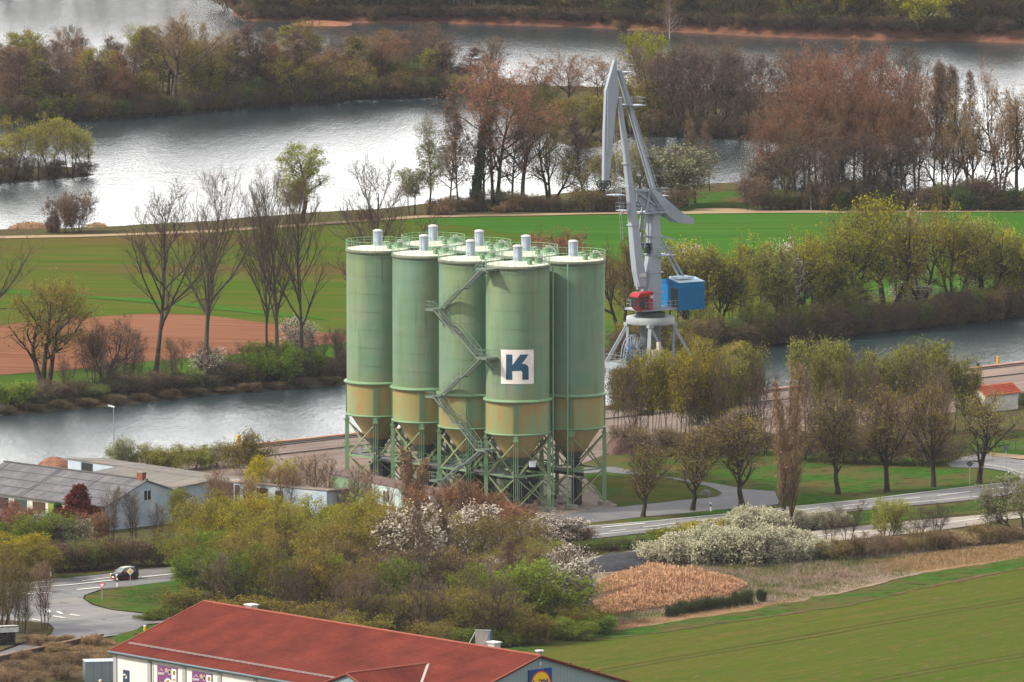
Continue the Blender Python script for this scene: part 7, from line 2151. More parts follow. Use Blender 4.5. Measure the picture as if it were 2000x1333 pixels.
f0 = r0x + nb * (wf - 0.4); f1 = g0
b = MB(); b.quad((f0.x, f0.y, -0.1), (f1.x, f1.y, -0.1), (f1.x, f1.y, ze), (f0.x, f0.y, ze)); b.build('front_wall', m_white_w, sa)
for (t0, t1, mm_) in ((0.22, 0.32, m_open), (0.36, 0.45, m_glass_d), (0.49, 0.58, m_brown_d), (0.88, 0.97, m_glass_d)):
    panel(f0, f1, t0, t1, 1.1, 2.75, 0.03, mm_, 'window', sa)
panel(f0, f1, 0.60, 0.70, 0.9, 2.9, 0.04, mat('lime_panel', (0.19, 0.25, 0.03), 0.7), 'lime_panel', sa)
panel(f0, f1, 0.72, 0.78, 0.0, 2.8, 0.03, m_open, 'doorway', sa)
gd = (g1 - g0)
wz = 3.55
for t0, t1 in ((0.452, 0.482), (0.494, 0.524)):
    w_ = panel(g0, g1, t0, t1, wz, wz + 1.25, 0.04, m_open, 'window', sa)
panel(g0, g1, 0.444, 0.532, wz - 0.12, wz - 0.02, 0.08, m_white_w, 'window_sill', sa)
ch = r1 - dv * 1.2
b = MB(); b.box((ch.x, ch.y, zr + 0.35), (1.1, 0.7, 1.1), rz=math.atan2(dv.y, dv.x)); cs_ = b.build('chimney', m_brick, sa)
b = MB(); b.box((ch.x, ch.y, zr + 0.95), (1.2, 0.8, 0.12), rz=math.atan2(dv.y, dv.x)); b.build('chimney_cap', m_conc, cs_)

# workshop behind, three roof planes
sb = empty('workshop_hall', (0, 0, 0), label='low workshop hall with brown-grey roof and pale blue walls behind the long shed', cat='hall')
_, Wl, _r = roof_block(sb, [(172, 923, 4.3), (346, 952.5, 4.3), (419, 937.5, 4.95), (236, 910, 4.95)], m_corr2, m_blue_w)
_, Wu, _r = roof_block(sb, [(127, 894.5, 5.0), (419, 937, 5.0), (486, 935, 4.4), (202, 895, 4.4)], m_corr2, m_blue_w)
_, Wr, _r = roof_block(sb, [(419, 937, 5.0), (642, 957, 5.0), (690, 955, 4.6), (486, 935, 4.4)], noise_mat('wing_roof', [(0.3, (0.20, 0.17, 0.15)), (0.6, (0.30, 0.26, 0.23))], scale=(0.5, 0.5, 1)), m_blue_w)
panel(Wu[0], Wu[1], 0.095, 0.175, 2.0, 4.7, 0.03, m_open, 'doorway', sb)
panel(Wu[0], Wu[1], 0.30, 0.40, 2.9, 4.5, 0.03, m_open, 'window', sb)
panel(Wr[0], Wr[1], 0.0, 0.145, 0, 4.7, 0.04, m_brown_d, 'gate', sb)
for t0, t1, z0, z1, mm_ in ((0.155, 0.20, 0, 4.5, m_open), (0.24, 0.33, 0.8, 4.4, m_brown_d), (0.36, 0.46, 0.6, 4.4, m_brown_d), (0.53, 0.60, 0.0, 4.2, m_open)):
    panel(Wr[0], Wr[1], t0, t1, z0, z1, 0.03, mm_, 'doorway', sb)

# green and pale shed in front of the left silos
sc_ = empty('weigh_shed', (0, 0, 0), label='low shed with mauve flat roof, green left wall and pale wall with one window', cat='shed')
m_mauve = noise_mat('mauve_roof_edge', [(0.3, (0.10, 0.07, 0.07)), (0.6, (0.17, 0.125, 0.125))], scale=(0.5, 0.5, 1), spec=0.1)
m_greenwall = noise_mat('green_wall', [(0.3, (0.10, 0.20, 0.12)), (0.6, (0.16, 0.28, 0.17))], scale=(0.6, 0.6, 0.3), spec=0.1)
m_palewall = noise_mat('pale_aqua_wall', [(0.3, (0.33, 0.46, 0.46)), (0.6, (0.46, 0.58, 0.57))], scale=(0.8, 0.8, 0.6), spec=0.1)
_, Wc, _r = roof_block(sc_, [(640, 923, 3.5), (872, 969, 3.5), (905, 962, 3.6), (674, 917, 3.6)], m_mauve, m_palewall, th=0.35)
panel(Wc[0], Wc[1], 0.0, 0.37, 0, 3.1, 0.05, m_greenwall, 'green_wall', sc_)
panel(Wc[0], Wc[1], 0.37, 0.995, 0.0, 0.5, 0.06, m_brick, 'plinth', sc_)
w_ = panel(Wc[0], Wc[1], 0.47, 0.52, 1.1, 2.5, 0.03, m_open, 'window', sc_)
panel(Wc[0], Wc[1], 0.492, 0.499, 1.1, 2.5, 0.06, m_white, 'window_bar', sc_)
panel(Wc[0], Wc[1], 0.68, 0.98, 0.5, 3.1, 0.04, mat('grey_steel_wall', (0.20, 0.27, 0.28), 0.6), 'grey_wall', sc_)

# small hut by the quay
zr, ze = 3.9, 2.6
h0, h1 = G(1909, 753.6, zr), G(1974, 746.8, zr)
hv = (h1 - h0).normalized(); hn = Vector((hv.y, -hv.x, 0))
ht = empty('brick_hut', (0, 0, 0), label='small white hut with red tiled roof beside the quay at right', cat='hut')
b = MB()
hw2 = 1.95
for s_ in (1, -1):
    a0, a1 = h0 - hv * 0.3, h1 + hv * 0.3
    e0, e1 = a0 + hn * s_ * hw2 + Vector((0, 0, ze - zr)), a1 + hn * s_ * hw2 + Vector((0, 0, ze - zr))
    t_ = Vector((0, 0, -0.18))
    b.add([a0, a1, e1, e0, a0 + t_, a1 + t_, e1 + t_, e0 + t_], [(0, 1, 2, 3), (4, 5, 6, 7), (0, 3, 7, 4), (1, 2, 6, 5), (2, 3, 7, 6)])
    for k in range(1, 7):
        f = k / 7
        zz_ = Vector((0, 0, (ze - zr) * f + 0.04)); b.beam(a0 + hn * s_ * hw2 * f + zz_, a1 + hn * s_ * hw2 * f + zz_, 0.12, 0.06)
hr = b.build('roof', noise_mat('hut_tiles', [(0.3, (0.33, 0.06, 0.035)), (0.6, (0.46, 0.10, 0.055))], scale=(1.5, 1.5, 1.5), second=((0.30, 0.17, 0.09), 0.8, 0.55, 0.7)), ht)
b = MB()
c0, c1 = h0 + hn * (hw2 - 0.35), h1 + hn * (hw2 - 0.35); d0, d1 = h0 - hn * (hw2 - 0.35), h1 - hn * (hw2 - 0.35)
for p, q in ((c0, c1), (d0, d1)): b.quad((p.x, p.y, -0.1), (q.x, q.y, -0.1), (q.x, q.y, ze), (p.x, p.y, ze))
for p, q, t_ in ((c0, d0, h0), (c1, d1, h1)): b.add([(p.x, p.y, -0.1), (q.x, q.y, -0.1), (q.x, q.y, ze), (t_.x, t_.y, zr - 0.2), (p.x, p.y, ze)], [(0, 1, 2, 3, 4)])
b.build('wall', m_white_w, ht)
panel(c0, d0, 0.3, 0.7, 0, 2.1, 0.03, m_brown_d, 'door', ht)
# ================================================================ small things
m_pole = mat('pole_grey', (0.36, 0.38, 0.40), 0.5, 0.3)
m_black = mat('black_plastic', (0.015, 0.016, 0.018), 0.5)
m_signw = mat('sign_white', (0.78, 0.77, 0.75), 0.4)
m_signback = mat('sign_back', (0.07, 0.09, 0.11), 0.5)
m_yel = mat('yellow_paint', (0.68, 0.36, 0.015), 0.5)
def face_cam(p):       # signs stand facing the road users, roughly along the line of sight
    return math.atan2(-p.y, -p.x) + math.pi / 2
def flat(b, poly, y, mi=0, th=0.02):
    b.prism(poly, y, y + th, mi)
# give way
p = G(199.5, 1175)
o = empty('give_way_sign', p, 0.0, label='red and white give way triangle at the grass island', cat='road sign')
b = MB(); h = height_to(p, 1139); b.tube([(0, 0, 0), (0, 0, h - 0.1)], 0.05, 8); b.build('pole', m_pole, o)
s = 0.92
tri = [(-s / 2, h), (s / 2, h), (0, h - s * 0.87)]
b = MB(); flat(b, tri, -0.08); b.build('sign_border', sgn_r, o)
b = MB(); flat(b, [(x * 0.66, (z - (h - s * 0.29)) * 0.66 + h - s * 0.29) for x, z in tri], -0.105); b.build('sign_face', m_signw, o)
# priority road
p = G(254.5, 1145)
o = empty('priority_sign', p, 0.0, label='yellow and white diamond road sign right of the black delineator, before the car', cat='road sign')
h = height_to(p, 1109.5)
b = MB(); b.tube([(0, 0, 0), (0, 0, h - 0.3)], 0.045, 8); b.build('pole', m_pole, o)
d = 0.46
b = MB(); flat(b, [(0, h), (d, h - d), (0, h - 2 * d), (-d, h - d)], -0.08); b.build('sign_border', m_signw, o)
d2 = 0.27
b = MB(); flat(b, [(0, h - d + d2), (d2, h - d), (0, h - d - d2), (-d2, h - d)], -0.105); b.build('sign_face', mat('sign_amber', (0.8, 0.38, 0.01), 0.4), o)
# signs seen from behind
for (px, py, pt, kind, lb) in ((1894, 947, 899, 'diamond', 'dark back of a diamond sign on a pole at the base of the avenue tree'), (1965, 918, 870, 'flag', 'dark double-flag sign on a pole by the side road at right')):
    p = G(px, py); h = height_to(p, pt)
    o = empty('road_sign', p, 0, label=lb, cat='road sign')
    b = MB(); b.tube([(0, 0, 0), (0, 0, h)], 0.05, 8); b.build('pole', m_pole, o)
    b = MB()
    if kind == 'diamond': flat(b, [(0, h), (0.5, h - 0.5), (0, h - 1.0), (-0.5, h - 0.5)], -0.08)
    else:
        flat(b, [(-0.4, h), (0.1, h), (0.1, h - 0.9), (-0.25, h - 0.8)], -0.08); flat(b, [(0.12, h + 0.05), (0.42, h - 0.1), (0.3, h - 0.5), (0.12, h - 0.6)], -0.06)
    b.build('sign_plate', m_signback, o)
# delineator posts
first = None
for (px, py, lb) in ((228.5, 1148, 'roadside delineator post directly left of the yellow diamond sign'), (99, 1126, 'white delineator post at the far road edge at left, before the hedge'),
                     (1388, 999, 'white delineator post on the verge right of the avenue trees near the dark side road'), (1970, 938, 'white delineator post on the grass tip at the right junction')):
    if first is None:
        first = empty('delineator_post', G(px, py))
        b = MB(); b.prism([(-0.07, 0), (0.07, 0), (0.07, 1.0), (-0.07, 1.12)], -0.06, 0.06); b.build('post', m_signw, first)
        b = MB(); b.prism([(-0.075, 0.62), (0.075, 0.55), (0.075, 0.8), (-0.075, 0.87)], -0.065, 0.065); b.build('black_band', m_black, first)
        o = first
    else:
        o = copy_tree(first); o.location = G(px, py)
    o.scale = (1.5, 1.5, 1.15)
    tag(o, lb, 'road post', 'roadside delineator posts')
# tall lamp on the quay
p = G(222.5, 905)
o = empty('street_lamp', p, 0, label='tall grey lamp post rising in front of the river at left', cat='street lamp')
h = height_to(p, 795)
b = MB(); b.tube([(0, 0, 0), (0, 0, h * 0.5), (0, 0, h)], [0.1, 0.08, 0.06], 8); b.build('pole', mat('pole_bluegrey', (0.22, 0.30, 0.34), 0.5, 0.2), o)
b = MB(); b.box((-0.35, 0, h + 0.08), (0.95, 0.35, 0.2), M=Matrix.Rotation(R(14), 3, 'Y')); b.build('lamp_head', m_signw, o)
# posts and bollards on the quay edge
yb_ = [(466, 867, 852, 0.5, 'yellow cabinet on the quay behind the bare fruit tree'), (267, 899, 886, 0.3, 'small yellow post behind the fruit trees at left'), (1949, 713, 698, 0.28, 'yellow post on the quay edge near the right picture edge'),
       (1642, 748, 733, 0.28, 'yellow post on the quay edge behind the middle of the tree row')]
for (px, py, pt, w_, lb) in yb_:
    p = G(px, py); h = height_to(p, pt)
    o = empty('quay_post', p, 0.4, label=lb, cat='post')
    b = MB(); b.box((0, 0, h / 2), (w_, w_, h)); b.build('post', m_yel, o)
    b = MB(); b.box((0, 0, h + 0.05), (w_ * 1.25, w_ * 1.25, 0.1)); b.build('cap', m_yel, o)
bol = None
for (px, lb) in ((400, 'dark mooring bollard at the left end of the quay edge'), (136, 'dark mooring bollard behind the shed roof at far left'), (1910, 'dark mooring bollard on the quay near the yellow post at right')):
    y_ = float(np.interp(px, [q[0] for q in QUAY], [q[1] for q in QUAY])) + 1.5
    if bol is None:
        bol = empty('mooring_bollard', G(px, y_)); o = bol
        b = MB(); b.lathe([(0.3, 0.1), (0.24, 0.2), (0.2, 0.5), (0.34, 0.6), (0.34, 0.72), (0.0, 0.8)], 16); b.build('head', m_black, bol)
        b = MB(); b.box((0, 0, 0.15), (0.9, 0.7, 0.12)); b.build('base', m_kerb_red, bol)
    else:
        o = copy_tree(bol); o.location = G(px, y_)
    tag(o, lb, 'bollard', 'mooring bollards on the quay')
p = G(422, 878)
o = empty('quay_railing', p, ql, label='thin grey ladder railing at the quay edge left of the fruit tree', cat='railing')
b = MB(); b.tube([(0, 0, 0), (0, 0, 1.15), (1.6, -0.3, 0.1)], 0.04, 6); b.build('rail', m_pole, o)
b = MB(); b.tube([(0, 0.4, 0), (0, 0.4, 1.15), (1.6, 0.1, 0.1)], 0.04, 6); b.build('rail', m_pole, o)
# yellow hydrant posts
for (px, py, pt, lb) in ((283, 1236, 1222, 'yellow marker post on the grass beside the shop roof'), (196, 1345, 1328, 'yellow and white post in front of the metal container')):
    p = G(px, py); h = height_to(p, pt)
    o = empty('marker_post', p, 0, label=lb, cat='post')
    b = MB(); b.tube([(0, 0, 0), (0, 0, h * 0.85)], 0.17, 12); b.build('post', m_yel, o)
    b = MB(); b.tube([(0, 0, h * 0.85), (0, 0, h)], 0.175, 12); b.build('cap', m_signw, o)
# green wire fence at right
fn = [G(1895, 888), G(1953, 884), G(1984, 881), G(2020, 878), G(2060, 875)]
o = empty('wire_fence', fn[0], 0, label='green wire mesh fence on the lawn at the right edge', cat='fence')
m_fg = mat('fence_green', (0.03, 0.12, 0.07), 0.5)
for q in fn:
    b = MB(); b.tube([q - fn[0], q - fn[0] + Vector((0, 0, 1.5))], 0.05, 6); b.build('post', m_fg, o)
b = MB()
for i in range(len(fn) - 1):
    for k in range(7): b.tube([fn[i] - fn[0] + Vector((0, 0, 0.15 + k * 0.21)), fn[i + 1] - fn[0] + Vector((0, 0, 0.15 + k * 0.21))], 0.008, 4)
b.build('wire', m_fg, o)
# low wall at the left
wl = [G(x, y) for x, y in ((-60, 1308), (0, 1292), (60, 1279), (120, 1266), (165, 1256), (200, 1249))]
o = empty('low_wall', wl[0], 0, label='low weathered concrete wall along the lane at lower left', cat='wall')
b = MB()
for i in range(len(wl) - 1): b.beam(wl[i] - wl[0] + Vector((0, 0, 0.3)), wl[i + 1] - wl[0] + Vector((0, 0, 0.3)), 0.35, 0.7)
b.build('wall_body', noise_mat('old_wall', [(0.35, (0.06, 0.045, 0.035)), (0.65, (0.14, 0.11, 0.08))], scale=(1, 1, 1), spec=0.1), o)
b = MB()
for i in range(len(wl) - 1): b.beam(wl[i] - wl[0] + Vector((0, 0, 0.68)), wl[i + 1] - wl[0] + Vector((0, 0, 0.68)), 0.5, 0.09)
b.build('coping', noise_mat('wall_coping', [(0.35, (0.14, 0.09, 0.06)), (0.65, (0.30, 0.21, 0.14))], scale=(1, 1, 1), spec=0.1), o)
# covered wood stack cut by the left edge
p = G(2, 1262)
o = empty('wood_stack', p, R(20), label='dark stacked logs under a pale corrugated sheet at the left picture edge', cat='wood stack')
b = MB(); wr = random.Random(3)
for i in range(14):
    for j in range(9):
        b.tube([(-1.6 + i * 0.24 + wr.uniform(-.03, .03), -0.9 + wr.uniform(-.1, .1), 0.13 + j * 0.23), (-1.6 + i * 0.24, 0.9 + wr.uniform(-.1, .1), 0.13 + j * 0.23)], wr.uniform(0.09, 0.125), 7)
b.build('logs', noise_mat('log_dark', [(0.35, (0.02, 0.02, 0.025)), (0.65, (0.07, 0.06, 0.055))], scale=(3, 3, 3)), o)
b = MB(); b.box((0, 0, 2.45), (3.9, 2.4, 0.06), M=Matrix.Rotation(R(-6), 3, 'X')); b.box((0, -1.15, 2.1), (3.8, 0.05, 0.6)); b.build('cover', noise_mat('cover_pale', [(0.35, (0.38, 0.40, 0.40)), (0.65, (0.55, 0.56, 0.55))], scale=(2, 2, 2)), o)

# heaps ------------------------------------------------------------
def heap(name, pts_px, hgt, m, label, cat, seed, rough=0.35, z=0.05, kind=None):
    """lumpy heap over an outline"""
    P = np.array([[G(x, y).x, G(x, y).y] for x, y in pts_px])
    lo, hi = P.min(0), P.max(0)
    gx = np.arange(lo[0], hi[0], 0.45); gy = np.arange(lo[1], hi[1], 0.45)
    X, Y = np.meshgrid(gx, gy)
    D = -sdf(P, X, Y)
    rg = np.random.RandomState(seed)
    nz = np.zeros(X.shape)
    for k in range(12):
        f = 0.35 * 1.3 ** k; a = rg.rand() * 6.28
        nz += np.sin(X * f * math.cos(a) + Y * f * math.sin(a) + rg.rand() * 6.28) / (1 + 0.4 * k)
    t = np.clip(D / (D.max() * 0.8), 0, 1)
    Z = hgt * np.sqrt(t) * (0.8 + rough * nz * 0.3) + rg.randn(*X.shape) * 0.05 * (D > 0)
    Z[D <= 0] = -0.15
    c = P.mean(0)
    Vv = np.stack([X - c[0], Y - c[1], Z], -1).reshape(-1, 3)
    idx = np.arange(X.size).reshape(X.shape)
    Qq = np.stack([idx[:-1, :-1], idx[:-1, 1:], idx[1:, 1:], idx[1:, :-1]], -1).reshape(-1, 4)
    keep = (D.ravel()[Qq] > -0.9).any(1)
    me = np_mesh(name, Vv, Qq[keep], [m])
    o = bpy.data.objects.new(name, me); COL.objects.link(o); o.location = (c[0], c[1], z)
    return tag(o, label, cat, kind=kind)
m_coal = noise_mat('dark_spoil', [(0.35, (0.018, 0.02, 0.025)), (0.65, (0.05, 0.05, 0.06))], scale=(1.5, 1.5, 1.5), bump=0.7, bumpscale=4)
heap('spoil_heap', [(1140, 1110), (1150, 1100), (1175, 1093), (1230, 1086), (1290, 1082), (1295, 1095), (1270, 1108), (1200, 1118), (1150, 1120)], 1.2, m_coal, 'blackish spoil heap between lower track and orange reeds', 'heap', 3)
heap('bark_heap', [(70, 916), (80, 908), (110, 903), (140, 908), (150, 918), (110, 925)], 1.6, noise_mat('bark_pile_mat', [(0.35, (0.10, 0.04, 0.025)), (0.65, (0.26, 0.12, 0.07))], scale=(1.5, 1.5, 1.5)), 'reddish brown heap of bark behind the long shed ridge', 'heap', 5)
heap('brush_heap', [(1180, 880), (1190, 868), (1215, 862), (1245, 866), (1262, 878), (1230, 888), (1195, 890)], 2.4, noise_mat('brush_pile_mat', [(0.35, (0.05, 0.028, 0.022)), (0.65, (0.12, 0.07, 0.055))], scale=(2, 2, 2), bump=1, bumpscale=4), 'dark brown brushwood heap on the lawn right of the silo legs', 'heap', 6, rough=0.6)
m_stone = noise_mat('dark_stones', [(0.35, (0.04, 0.04, 0.045)), (0.65, (0.10, 0.095, 0.09))], scale=(2, 2, 2))
heap('stone_heap', [(1363, 967), (1372, 962), (1388, 962), (1392, 968), (1380, 972)], 0.7, m_stone, 'small heap of dark stones on the dry lawn by the side road bend', 'heap', 7)
heap('gravel_bank', [(572, 36), (600, 31), (640, 30), (690, 34), (670, 38), (600, 39)], 0.5, noise_mat('gravel_red', [(0.35, (0.20, 0.08, 0.05)), (0.65, (0.30, 0.14, 0.09))]), 'orange-red gravel bank on the far lake shore at upper left', 'bank', 8, z=-1.4)

# reeds and dry grass: uncountable, so one object each -----------------
def blades(name, pts_px, n, h, m, seed, label, cat, wd=0.05, lean=0.25, plume=True, zb=0.0, hvar=0.35, mats2=None):
    P = np.array([[G(x, y, zb).x, G(x, y, zb).y] for x, y in pts_px])
    rg = np.random.RandomState(seed)
    lo, hi = P.min(0), P.max(0)
    pts = lo + rg.rand(n * 4, 2) * (hi - lo)
    d = -sdf(P, pts[:, 0], pts[:, 1])
    ok = d > 0
    pts, d = pts[ok][:n], d[ok][:n]
    k = len(pts)
    c = P.mean(0)
    hh = h * (1 - hvar + hvar * 1.5 * rg.rand(k)) * np.clip(0.3 + d / 9, 0, 1) * (0.9 + 0.07 * sum(np.sin(pts[:, 0] * f * np.cos(q) + pts[:, 1] * f * np.sin(q) + q * 9) for f, q in ((0.5, 0.3), (0.9, 1.4), (1.6, 2.3), (2.7, 0.9), (3.9, 1.9))))
    th = rg.rand(k) * 6.28
    ld = np.stack([np.cos(th), np.sin(th)], 1) * (lean * hh * rg.rand(k))[:, None]
    a = rg.rand(k) * 3.14
    sx = np.stack([np.cos(a), np.sin(a), a * 0], 1) * wd / 2
    b0 = np.stack([pts[:, 0] - c[0], pts[:, 1] - c[1], np.zeros(k)], 1)
    b1 = b0 + np.stack([ld[:, 0] * 0.4, ld[:, 1] * 0.4, hh * 0.6], 1)
    b2 = b0 + np.stack([ld[:, 0], ld[:, 1], hh], 1)
    Vv = np.stack([b0 - sx, b0 + sx, b1 - sx * 0.9, b1 + sx * 0.9, b2 - sx * 0.5, b2 + sx * 0.5], 1).reshape(-1, 3)
    o_ = np.arange(k)[:, None] * 6
    Qq = np.concatenate([o_ + [0, 1, 3, 2], o_ + [2, 3, 5, 4]])
    mi = np.zeros(len(Qq))
    if plume:
        pw = sx * 3.2
        t0 = b0 + (b2 - b0) * 0.88; t1 = b2 + np.stack([ld[:, 0] * 0.2, ld[:, 1] * 0.2, 0.12 * hh], 1)
        V2 = np.stack([t0 - sx, t0 + sx, t1 + pw, t1 - pw], 1).reshape(-1, 3)
        Q2 = np.arange(k * 4).reshape(-1, 4) + len(Vv)
        Vv = np.concatenate([Vv, V2]); Qq = np.concatenate([Qq, Q2]); mi = np.concatenate([mi, np.ones(k)])
    me = np_mesh(name, Vv, Qq, m, midx=mi)
    o = bpy.data.objects.new(name, me); COL.objects.link(o); o.location = (c[0], c[1], zb)
    return tag(o, label, cat, kind='stuff')
m_reed = veg_mat('reed_orange', [(0.20, 0.085, 0.038), (0.34, 0.15, 0.066), (0.42, 0.22, 0.11)], 0.2, hv=0.05, nscale=0.5)
m_plume = veg_mat('reed_plume', [(0.46, 0.26, 0.15), (0.62, 0.40, 0.26)], 0.2, hv=0.05)
m_reedt = veg_mat('reed_tan', [(0.36, 0.22, 0.13), (0.52, 0.36, 0.23)], 0.2, hv=0.05)
m_drygr = veg_mat('dry_blades', [(0.16, 0.125, 0.09), (0.28, 0.22, 0.165), (0.12, 0.13, 0.045), (0.055, 0.10, 0.018)], 0.15, hv=0.05, nscale=0.13)
m_grbl = veg_mat('grass_blades', [(0.03, 0.09, 0.012), (0.06, 0.14, 0.018), (0.12, 0.15, 0.035)], 0.2, hv=0.05)
m_straws = veg_mat('straw_blades', [(0.28, 0.17, 0.09), (0.42, 0.27, 0.15)], 0.15, hv=0.05)
blades('reeds', [(1150, 1170), (1170, 1142), (1215, 1130), (1290, 1127), (1360, 1130), (1430, 1138), (1462, 1150), (1430, 1165), (1370, 1175), (1320, 1188), (1250, 1197), (1180, 1208), (1160, 1190)], 20000, 2.2, [m_reed, m_plume], 3, 'dense patch of orange dry reeds', 'reeds', wd=0.06)
blades('reeds', [(15, 455), (25, 449), (92, 448), (98, 455), (60, 457)], 3500, 2.6, [m_reedt, m_reedt], 4, 'tan reeds at the left lake shore', 'reeds', wd=0.07, zb=-0.8)
blades('reeds', [(165, 455), (172, 449), (205, 446), (212, 452)], 1500, 2.6, [m_reedt, m_reedt], 5, 'tan reeds right of the bare lakeside shrub', 'reeds', wd=0.07, zb=-0.8)
DRY = [(1150, 1205), (1180, 1125), (1270, 1088), (1600, 1072), (1700, 1062), (1900, 1042), (2030, 1030), (2030, 1085), (1800, 1118), (1600, 1168), (1480, 1188), (1290, 1212), (1180, 1232)]
blades('dry_grass', DRY, 60000, 0.55, [m_drygr], 6, 'flattened grey-tan dry grass', 'dry grass', wd=0.06, lean=1.1, plume=False)
blades('dry_grass', [(1680, 1100), (1800, 1080), (2030, 1052), (2030, 1085), (1990, 1094), (1800, 1118), (1720, 1116)], 14000, 0.8, [m_straws], 7, 'straw-coloured tall grass strip at right', 'dry grass', wd=0.06, lean=0.5, plume=False)
blades('dry_grass', [(1200, 1215), (1300, 1203), (1480, 1183), (1580, 1165), (1500, 1190), (1300, 1218), (1210, 1234)], 7000, 0.6, [m_straws], 8, 'straw strip along the near field', 'dry grass', wd=0.05, lean=0.6, plume=False)
blades('dry_grass', [(0, 1300), (100, 1268), (190, 1250), (235, 1246), (240, 1262), (215, 1275), (200, 1300), (100, 1330), (0, 1345)], 20000, 0.6, [veg_mat('weedy_blades', [(0.10, 0.08, 0.04), (0.20, 0.13, 0.07), (0.36, 0.23, 0.13), (0.11, 0.12, 0.03)], 0.15, hv=0.05, nscale=0.35)], 9, 'dry tan weeds below the low wall', 'dry grass', wd=0.05, lean=0.8, plume=False)
blades('verge_grass', [(166, 1168), (205, 1153), (270, 1144), (330, 1138), (480, 1122), (520, 1180), (420, 1204), (305, 1198), (222, 1190), (182, 1180)], 30000, 0.35, [m_grbl], 10, 'green grass of the junction island', 'grass', wd=0.05, lean=0.6, plume=False)
blades('verge_grass', [(1045, 1068), (1150, 1057), (1320, 1039), (1460, 1025), (1681, 1002), (1915, 981), (2030, 964), (2030, 985), (1940, 999), (1800, 1011), (1600, 1031), (1500, 1044), (1300, 1061), (1150, 1074), (1045, 1085)], 40000, 0.4, [m_grbl], 11, 'green grass strip between main road and lower track', 'grass', wd=0.05, lean=0.6, plume=False)
blades('wood_undergrowth', [(330, 1120), (520, 1095), (700, 1060), (1000, 1040), (1040, 1080), (1150, 1110), (1180, 1215), (1000, 1262), (900, 1275), (500, 1262), (340, 1215)], 60000, 0.6, [veg_mat('undergrowth', [(0.05, 0.04, 0.025), (0.09, 0.08, 0.03), (0.06, 0.10, 0.02)], 0.1, hv=0.05)], 12, 'brown-green undergrowth in the foreground wood', 'undergrowth', wd=0.07, lean=0.9, plume=False)

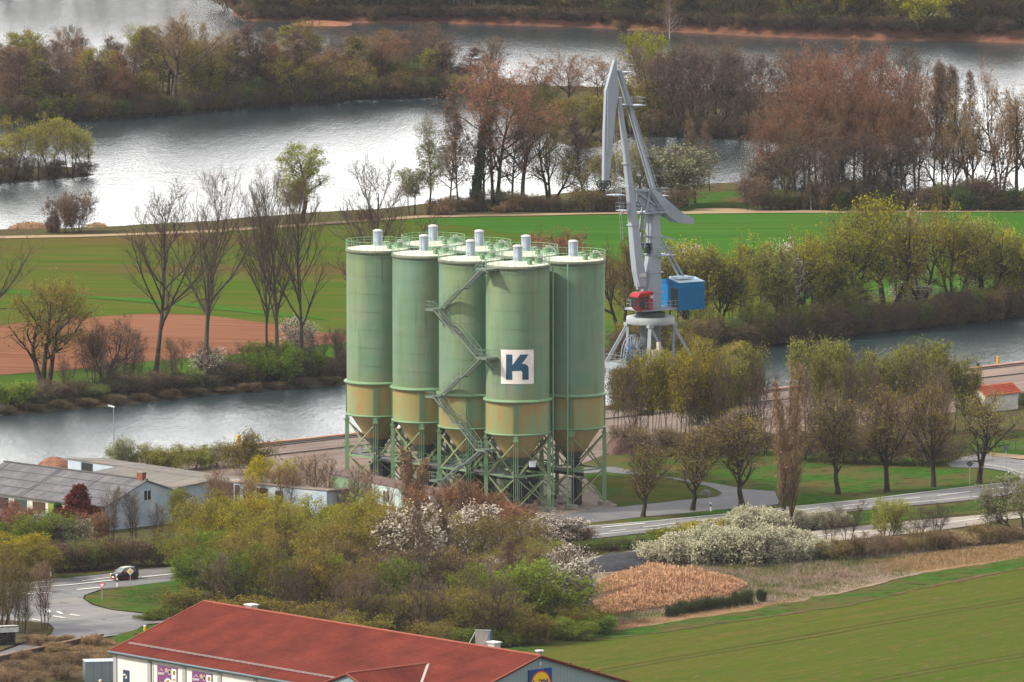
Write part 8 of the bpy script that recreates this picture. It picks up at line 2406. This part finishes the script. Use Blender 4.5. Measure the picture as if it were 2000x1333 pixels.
# ---------------------------------------------------------------- the car
def make_car():
    pc_ = G(243, 1133.5)
    pr = G(180, 1140)
    d = (pr - pc_).normalized()
    car = empty('parked_car' if False else 'car', (pc_.x, pc_.y, 0.1), math.atan2(d.y, d.x), label='small black hatchback with pale roof driving on the main road', cat='car')
    LN, WD = 3.65, 1.66
    # body: cross sections along x (front = +x): (x, half width, z bottom, z belt, half width at bonnet)
    secs = [(1.80, 0.52, 0.30, 0.62), (1.72, 0.70, 0.22, 0.74), (1.45, 0.80, 0.20, 0.84), (0.95, 0.83, 0.20, 0.93), (0.3, 0.83, 0.20, 0.98), (-0.7, 0.83, 0.20, 1.02), (-1.4, 0.82, 0.22, 1.05), (-1.72, 0.76, 0.28, 1.02), (-1.82, 0.62, 0.38, 0.90)]
    b = MB(); vs, fs = [], []
    for (x, w_, z0, z1) in secs:
        zc = (z0 + z1) / 2
        for (yy, zz_) in ((-w_ * 0.9, z0), (-w_, z0 + 0.12), (-w_, zc + 0.1), (-w_ * 0.94, z1 - 0.04), (-w_ * 0.7, z1), (0, z1 + 0.03), (w_ * 0.7, z1), (w_ * 0.94, z1 - 0.04), (w_, zc + 0.1), (w_, z0 + 0.12), (w_ * 0.9, z0)):
            vs.append((x, yy, zz_))
    n = 11
    for i in range(len(secs) - 1):
        for k in range(n): fs.append((i * n + k, i * n + (k + 1) % n, (i + 1) * n + (k + 1) % n, (i + 1) * n + k))
    fs += [tuple(range(n)), tuple(range(len(vs) - n, len(vs)))]
    b.add(vs, fs, 0, True)
    m_car = mat('car_black', (0.012, 0.014, 0.022), 0.2, 0.0, 0.6)
    m_cargl = mat('car_glass', (0.10, 0.13, 0.13), 0.08, 0, 0.9)
    body = b.build('body', m_car, car)
    # glasshouse and roof
    gl = [(0.95, 0.74, 0.95), (0.30, 0.62, 1.44), (-0.2, 0.62, 1.50), (-1.1, 0.62, 1.46), (-1.55, 0.70, 1.06)]
    b = MB()
    a0 = gl
    # windscreen, side, rear
    def q4(p, q, r, s): b.quad(p, q, r, s)
    q4((1.0, -0.70, 0.96), (1.0, 0.70, 0.96), (0.33, 0.58, 1.43), (0.33, -0.58, 1.43))
    ws = b.build('windscreen', mat('windscreen_glass', (0.14, 0.17, 0.17), 0.1, 0, 0.9), car)
    for s_ in (-1, 1):
        b = MB(); b.add([(0.86, s_ * 0.78, 0.99), (0.28, s_ * 0.62, 1.42), (-0.55, s_ * 0.62, 1.45), (-0.55, s_ * 0.79, 1.03)], [(0, 1, 2, 3)])
        b.add([(-0.63, s_ * 0.62, 1.45), (-1.15, s_ * 0.62, 1.41), (-1.42, s_ * 0.74, 1.08), (-0.63, s_ * 0.79, 1.03)], [(0, 1, 2, 3)])
        b.build('side_window', m_cargl, car)
    b = MB(); q4((-1.2, -0.56, 1.42), (-1.2, 0.56, 1.42), (-1.66, 0.62, 1.06), (-1.66, -0.62, 1.06)); b.build('rear_window', m_cargl, car)
    b = MB()
    rf = [(0.36, 0.60, 1.42), (0.1, 0.62, 1.49), (-0.5, 0.62, 1.52), (-1.1, 0.60, 1.49), (-1.35, 0.56, 1.44)]
    vs = []
    for (x, w_, z) in rf: vs += [(x, -w_, z - 0.03), (x, -w_ * 0.6, z + 0.02), (x, w_ * 0.6, z + 0.02), (x, w_, z - 0.03), (x, w_, z - 0.09), (x, -w_, z - 0.09)]
    fs = [tuple(range(6)), tuple(range(24, 30))]
    for i in range(4):
        for k in range(6): fs.append((i * 6 + k, i * 6 + (k + 1) % 6, i * 6 + 6 + (k + 1) % 6, i * 6 + 6 + k))
    b.add(vs, fs, 0, True); b.build('roof', mat('roof_pale', (0.30, 0.29, 0.27), 0.3, 0, 0.5), car)
    b = MB()
    for s_ in (-1, 1):
        b.beam((1.0, s_ * 0.74, 0.95), (0.32, s_ * 0.61, 1.44), 0.07); b.beam((-0.59, s_ * 0.79, 1.0), (-0.59, s_ * 0.625, 1.47), 0.08); b.beam((-1.60, s_ * 0.72, 1.04), (-1.22, s_ * 0.60, 1.45), 0.14)
    b.build('pillar', m_car, car)
    m_ty = mat('tyre', (0.012, 0.012, 0.013), 0.8); m_rm = mat('rim_dark', (0.06, 0.06, 0.07), 0.4, 0.5)
    for x in (1.18, -1.22):
        for s_ in (-1, 1):
            b = MB(); b.tube([(x, s_ * 0.66, 0.31), (x, s_ * 0.85, 0.31)], 0.31, 24); wh = b.build('wheel', m_ty, car)
            b = MB(); b.tube([(x, s_ * 0.845, 0.31), (x, s_ * 0.862, 0.31)], 0.19, 16); b.build('rim', m_rm, wh)
    for s_ in (-1, 1):
        b = MB(); b.lathe([(0, 0.0), (0.13, 0.0), (0.13, 0.05), (0, 0.1)], 14); o = b.build('headlight', mat('headlamp', (0.85, 0.85, 0.82), 0.2), car); o.location = (1.68, s_ * 0.60, 0.70); o.rotation_euler = (0, R(70), s_ * 0.3)
        b = MB(); b.box((1.76, s_ * 0.56, 0.50), (0.06, 0.26, 0.12)); b.build('indicator', mat('indicator_amber', (0.75, 0.30, 0.02), 0.4), car)
        b = MB(); b.box((0.68, s_ * 0.95, 1.06), (0.14, 0.2, 0.13)); b.build('mirror', mat('mirror_red', (0.45, 0.01, 0.03), 0.3), car)
        b = MB(); b.box((0.0, s_ * 0.84, 0.26), (1.7, 0.03, 0.07)); b.build('side_stripe', mat('stripe_red', (0.40, 0.01, 0.03), 0.4), car)
    b = MB(); b.box((1.83, 0, 0.42), (0.03, 0.52, 0.12)); b.build('number_plate', m_signw, car)
    b = MB(); b.box((1.79, 0, 0.26), (0.1, 1.0, 0.1)); b.build('bumper', mat('bumper_red', (0.30, 0.01, 0.02), 0.4), car)
    car.scale = (1.0, 1.05, 1.08)
make_car()

# ---------------------------------------------------------------- the air
HAZE = 2.0e-5
b = MB(); b.box((0, 1250, 96), (1400, 2900, 200)); 
hz = bpy.data.materials.new('haze_air'); hz.use_nodes = True
hz.node_tree.nodes.clear()
pv = hz.node_tree.nodes.new('ShaderNodeVolumePrincipled'); pv.inputs['Density'].default_value = HAZE; pv.inputs['Color'].default_value = (0.80, 0.87, 1.0, 1)
ho_ = hz.node_tree.nodes.new('ShaderNodeOutputMaterial'); hz.node_tree.links.new(pv.outputs[0], ho_.inputs['Volume'])
b.build('haze', hz, kind='stuff')
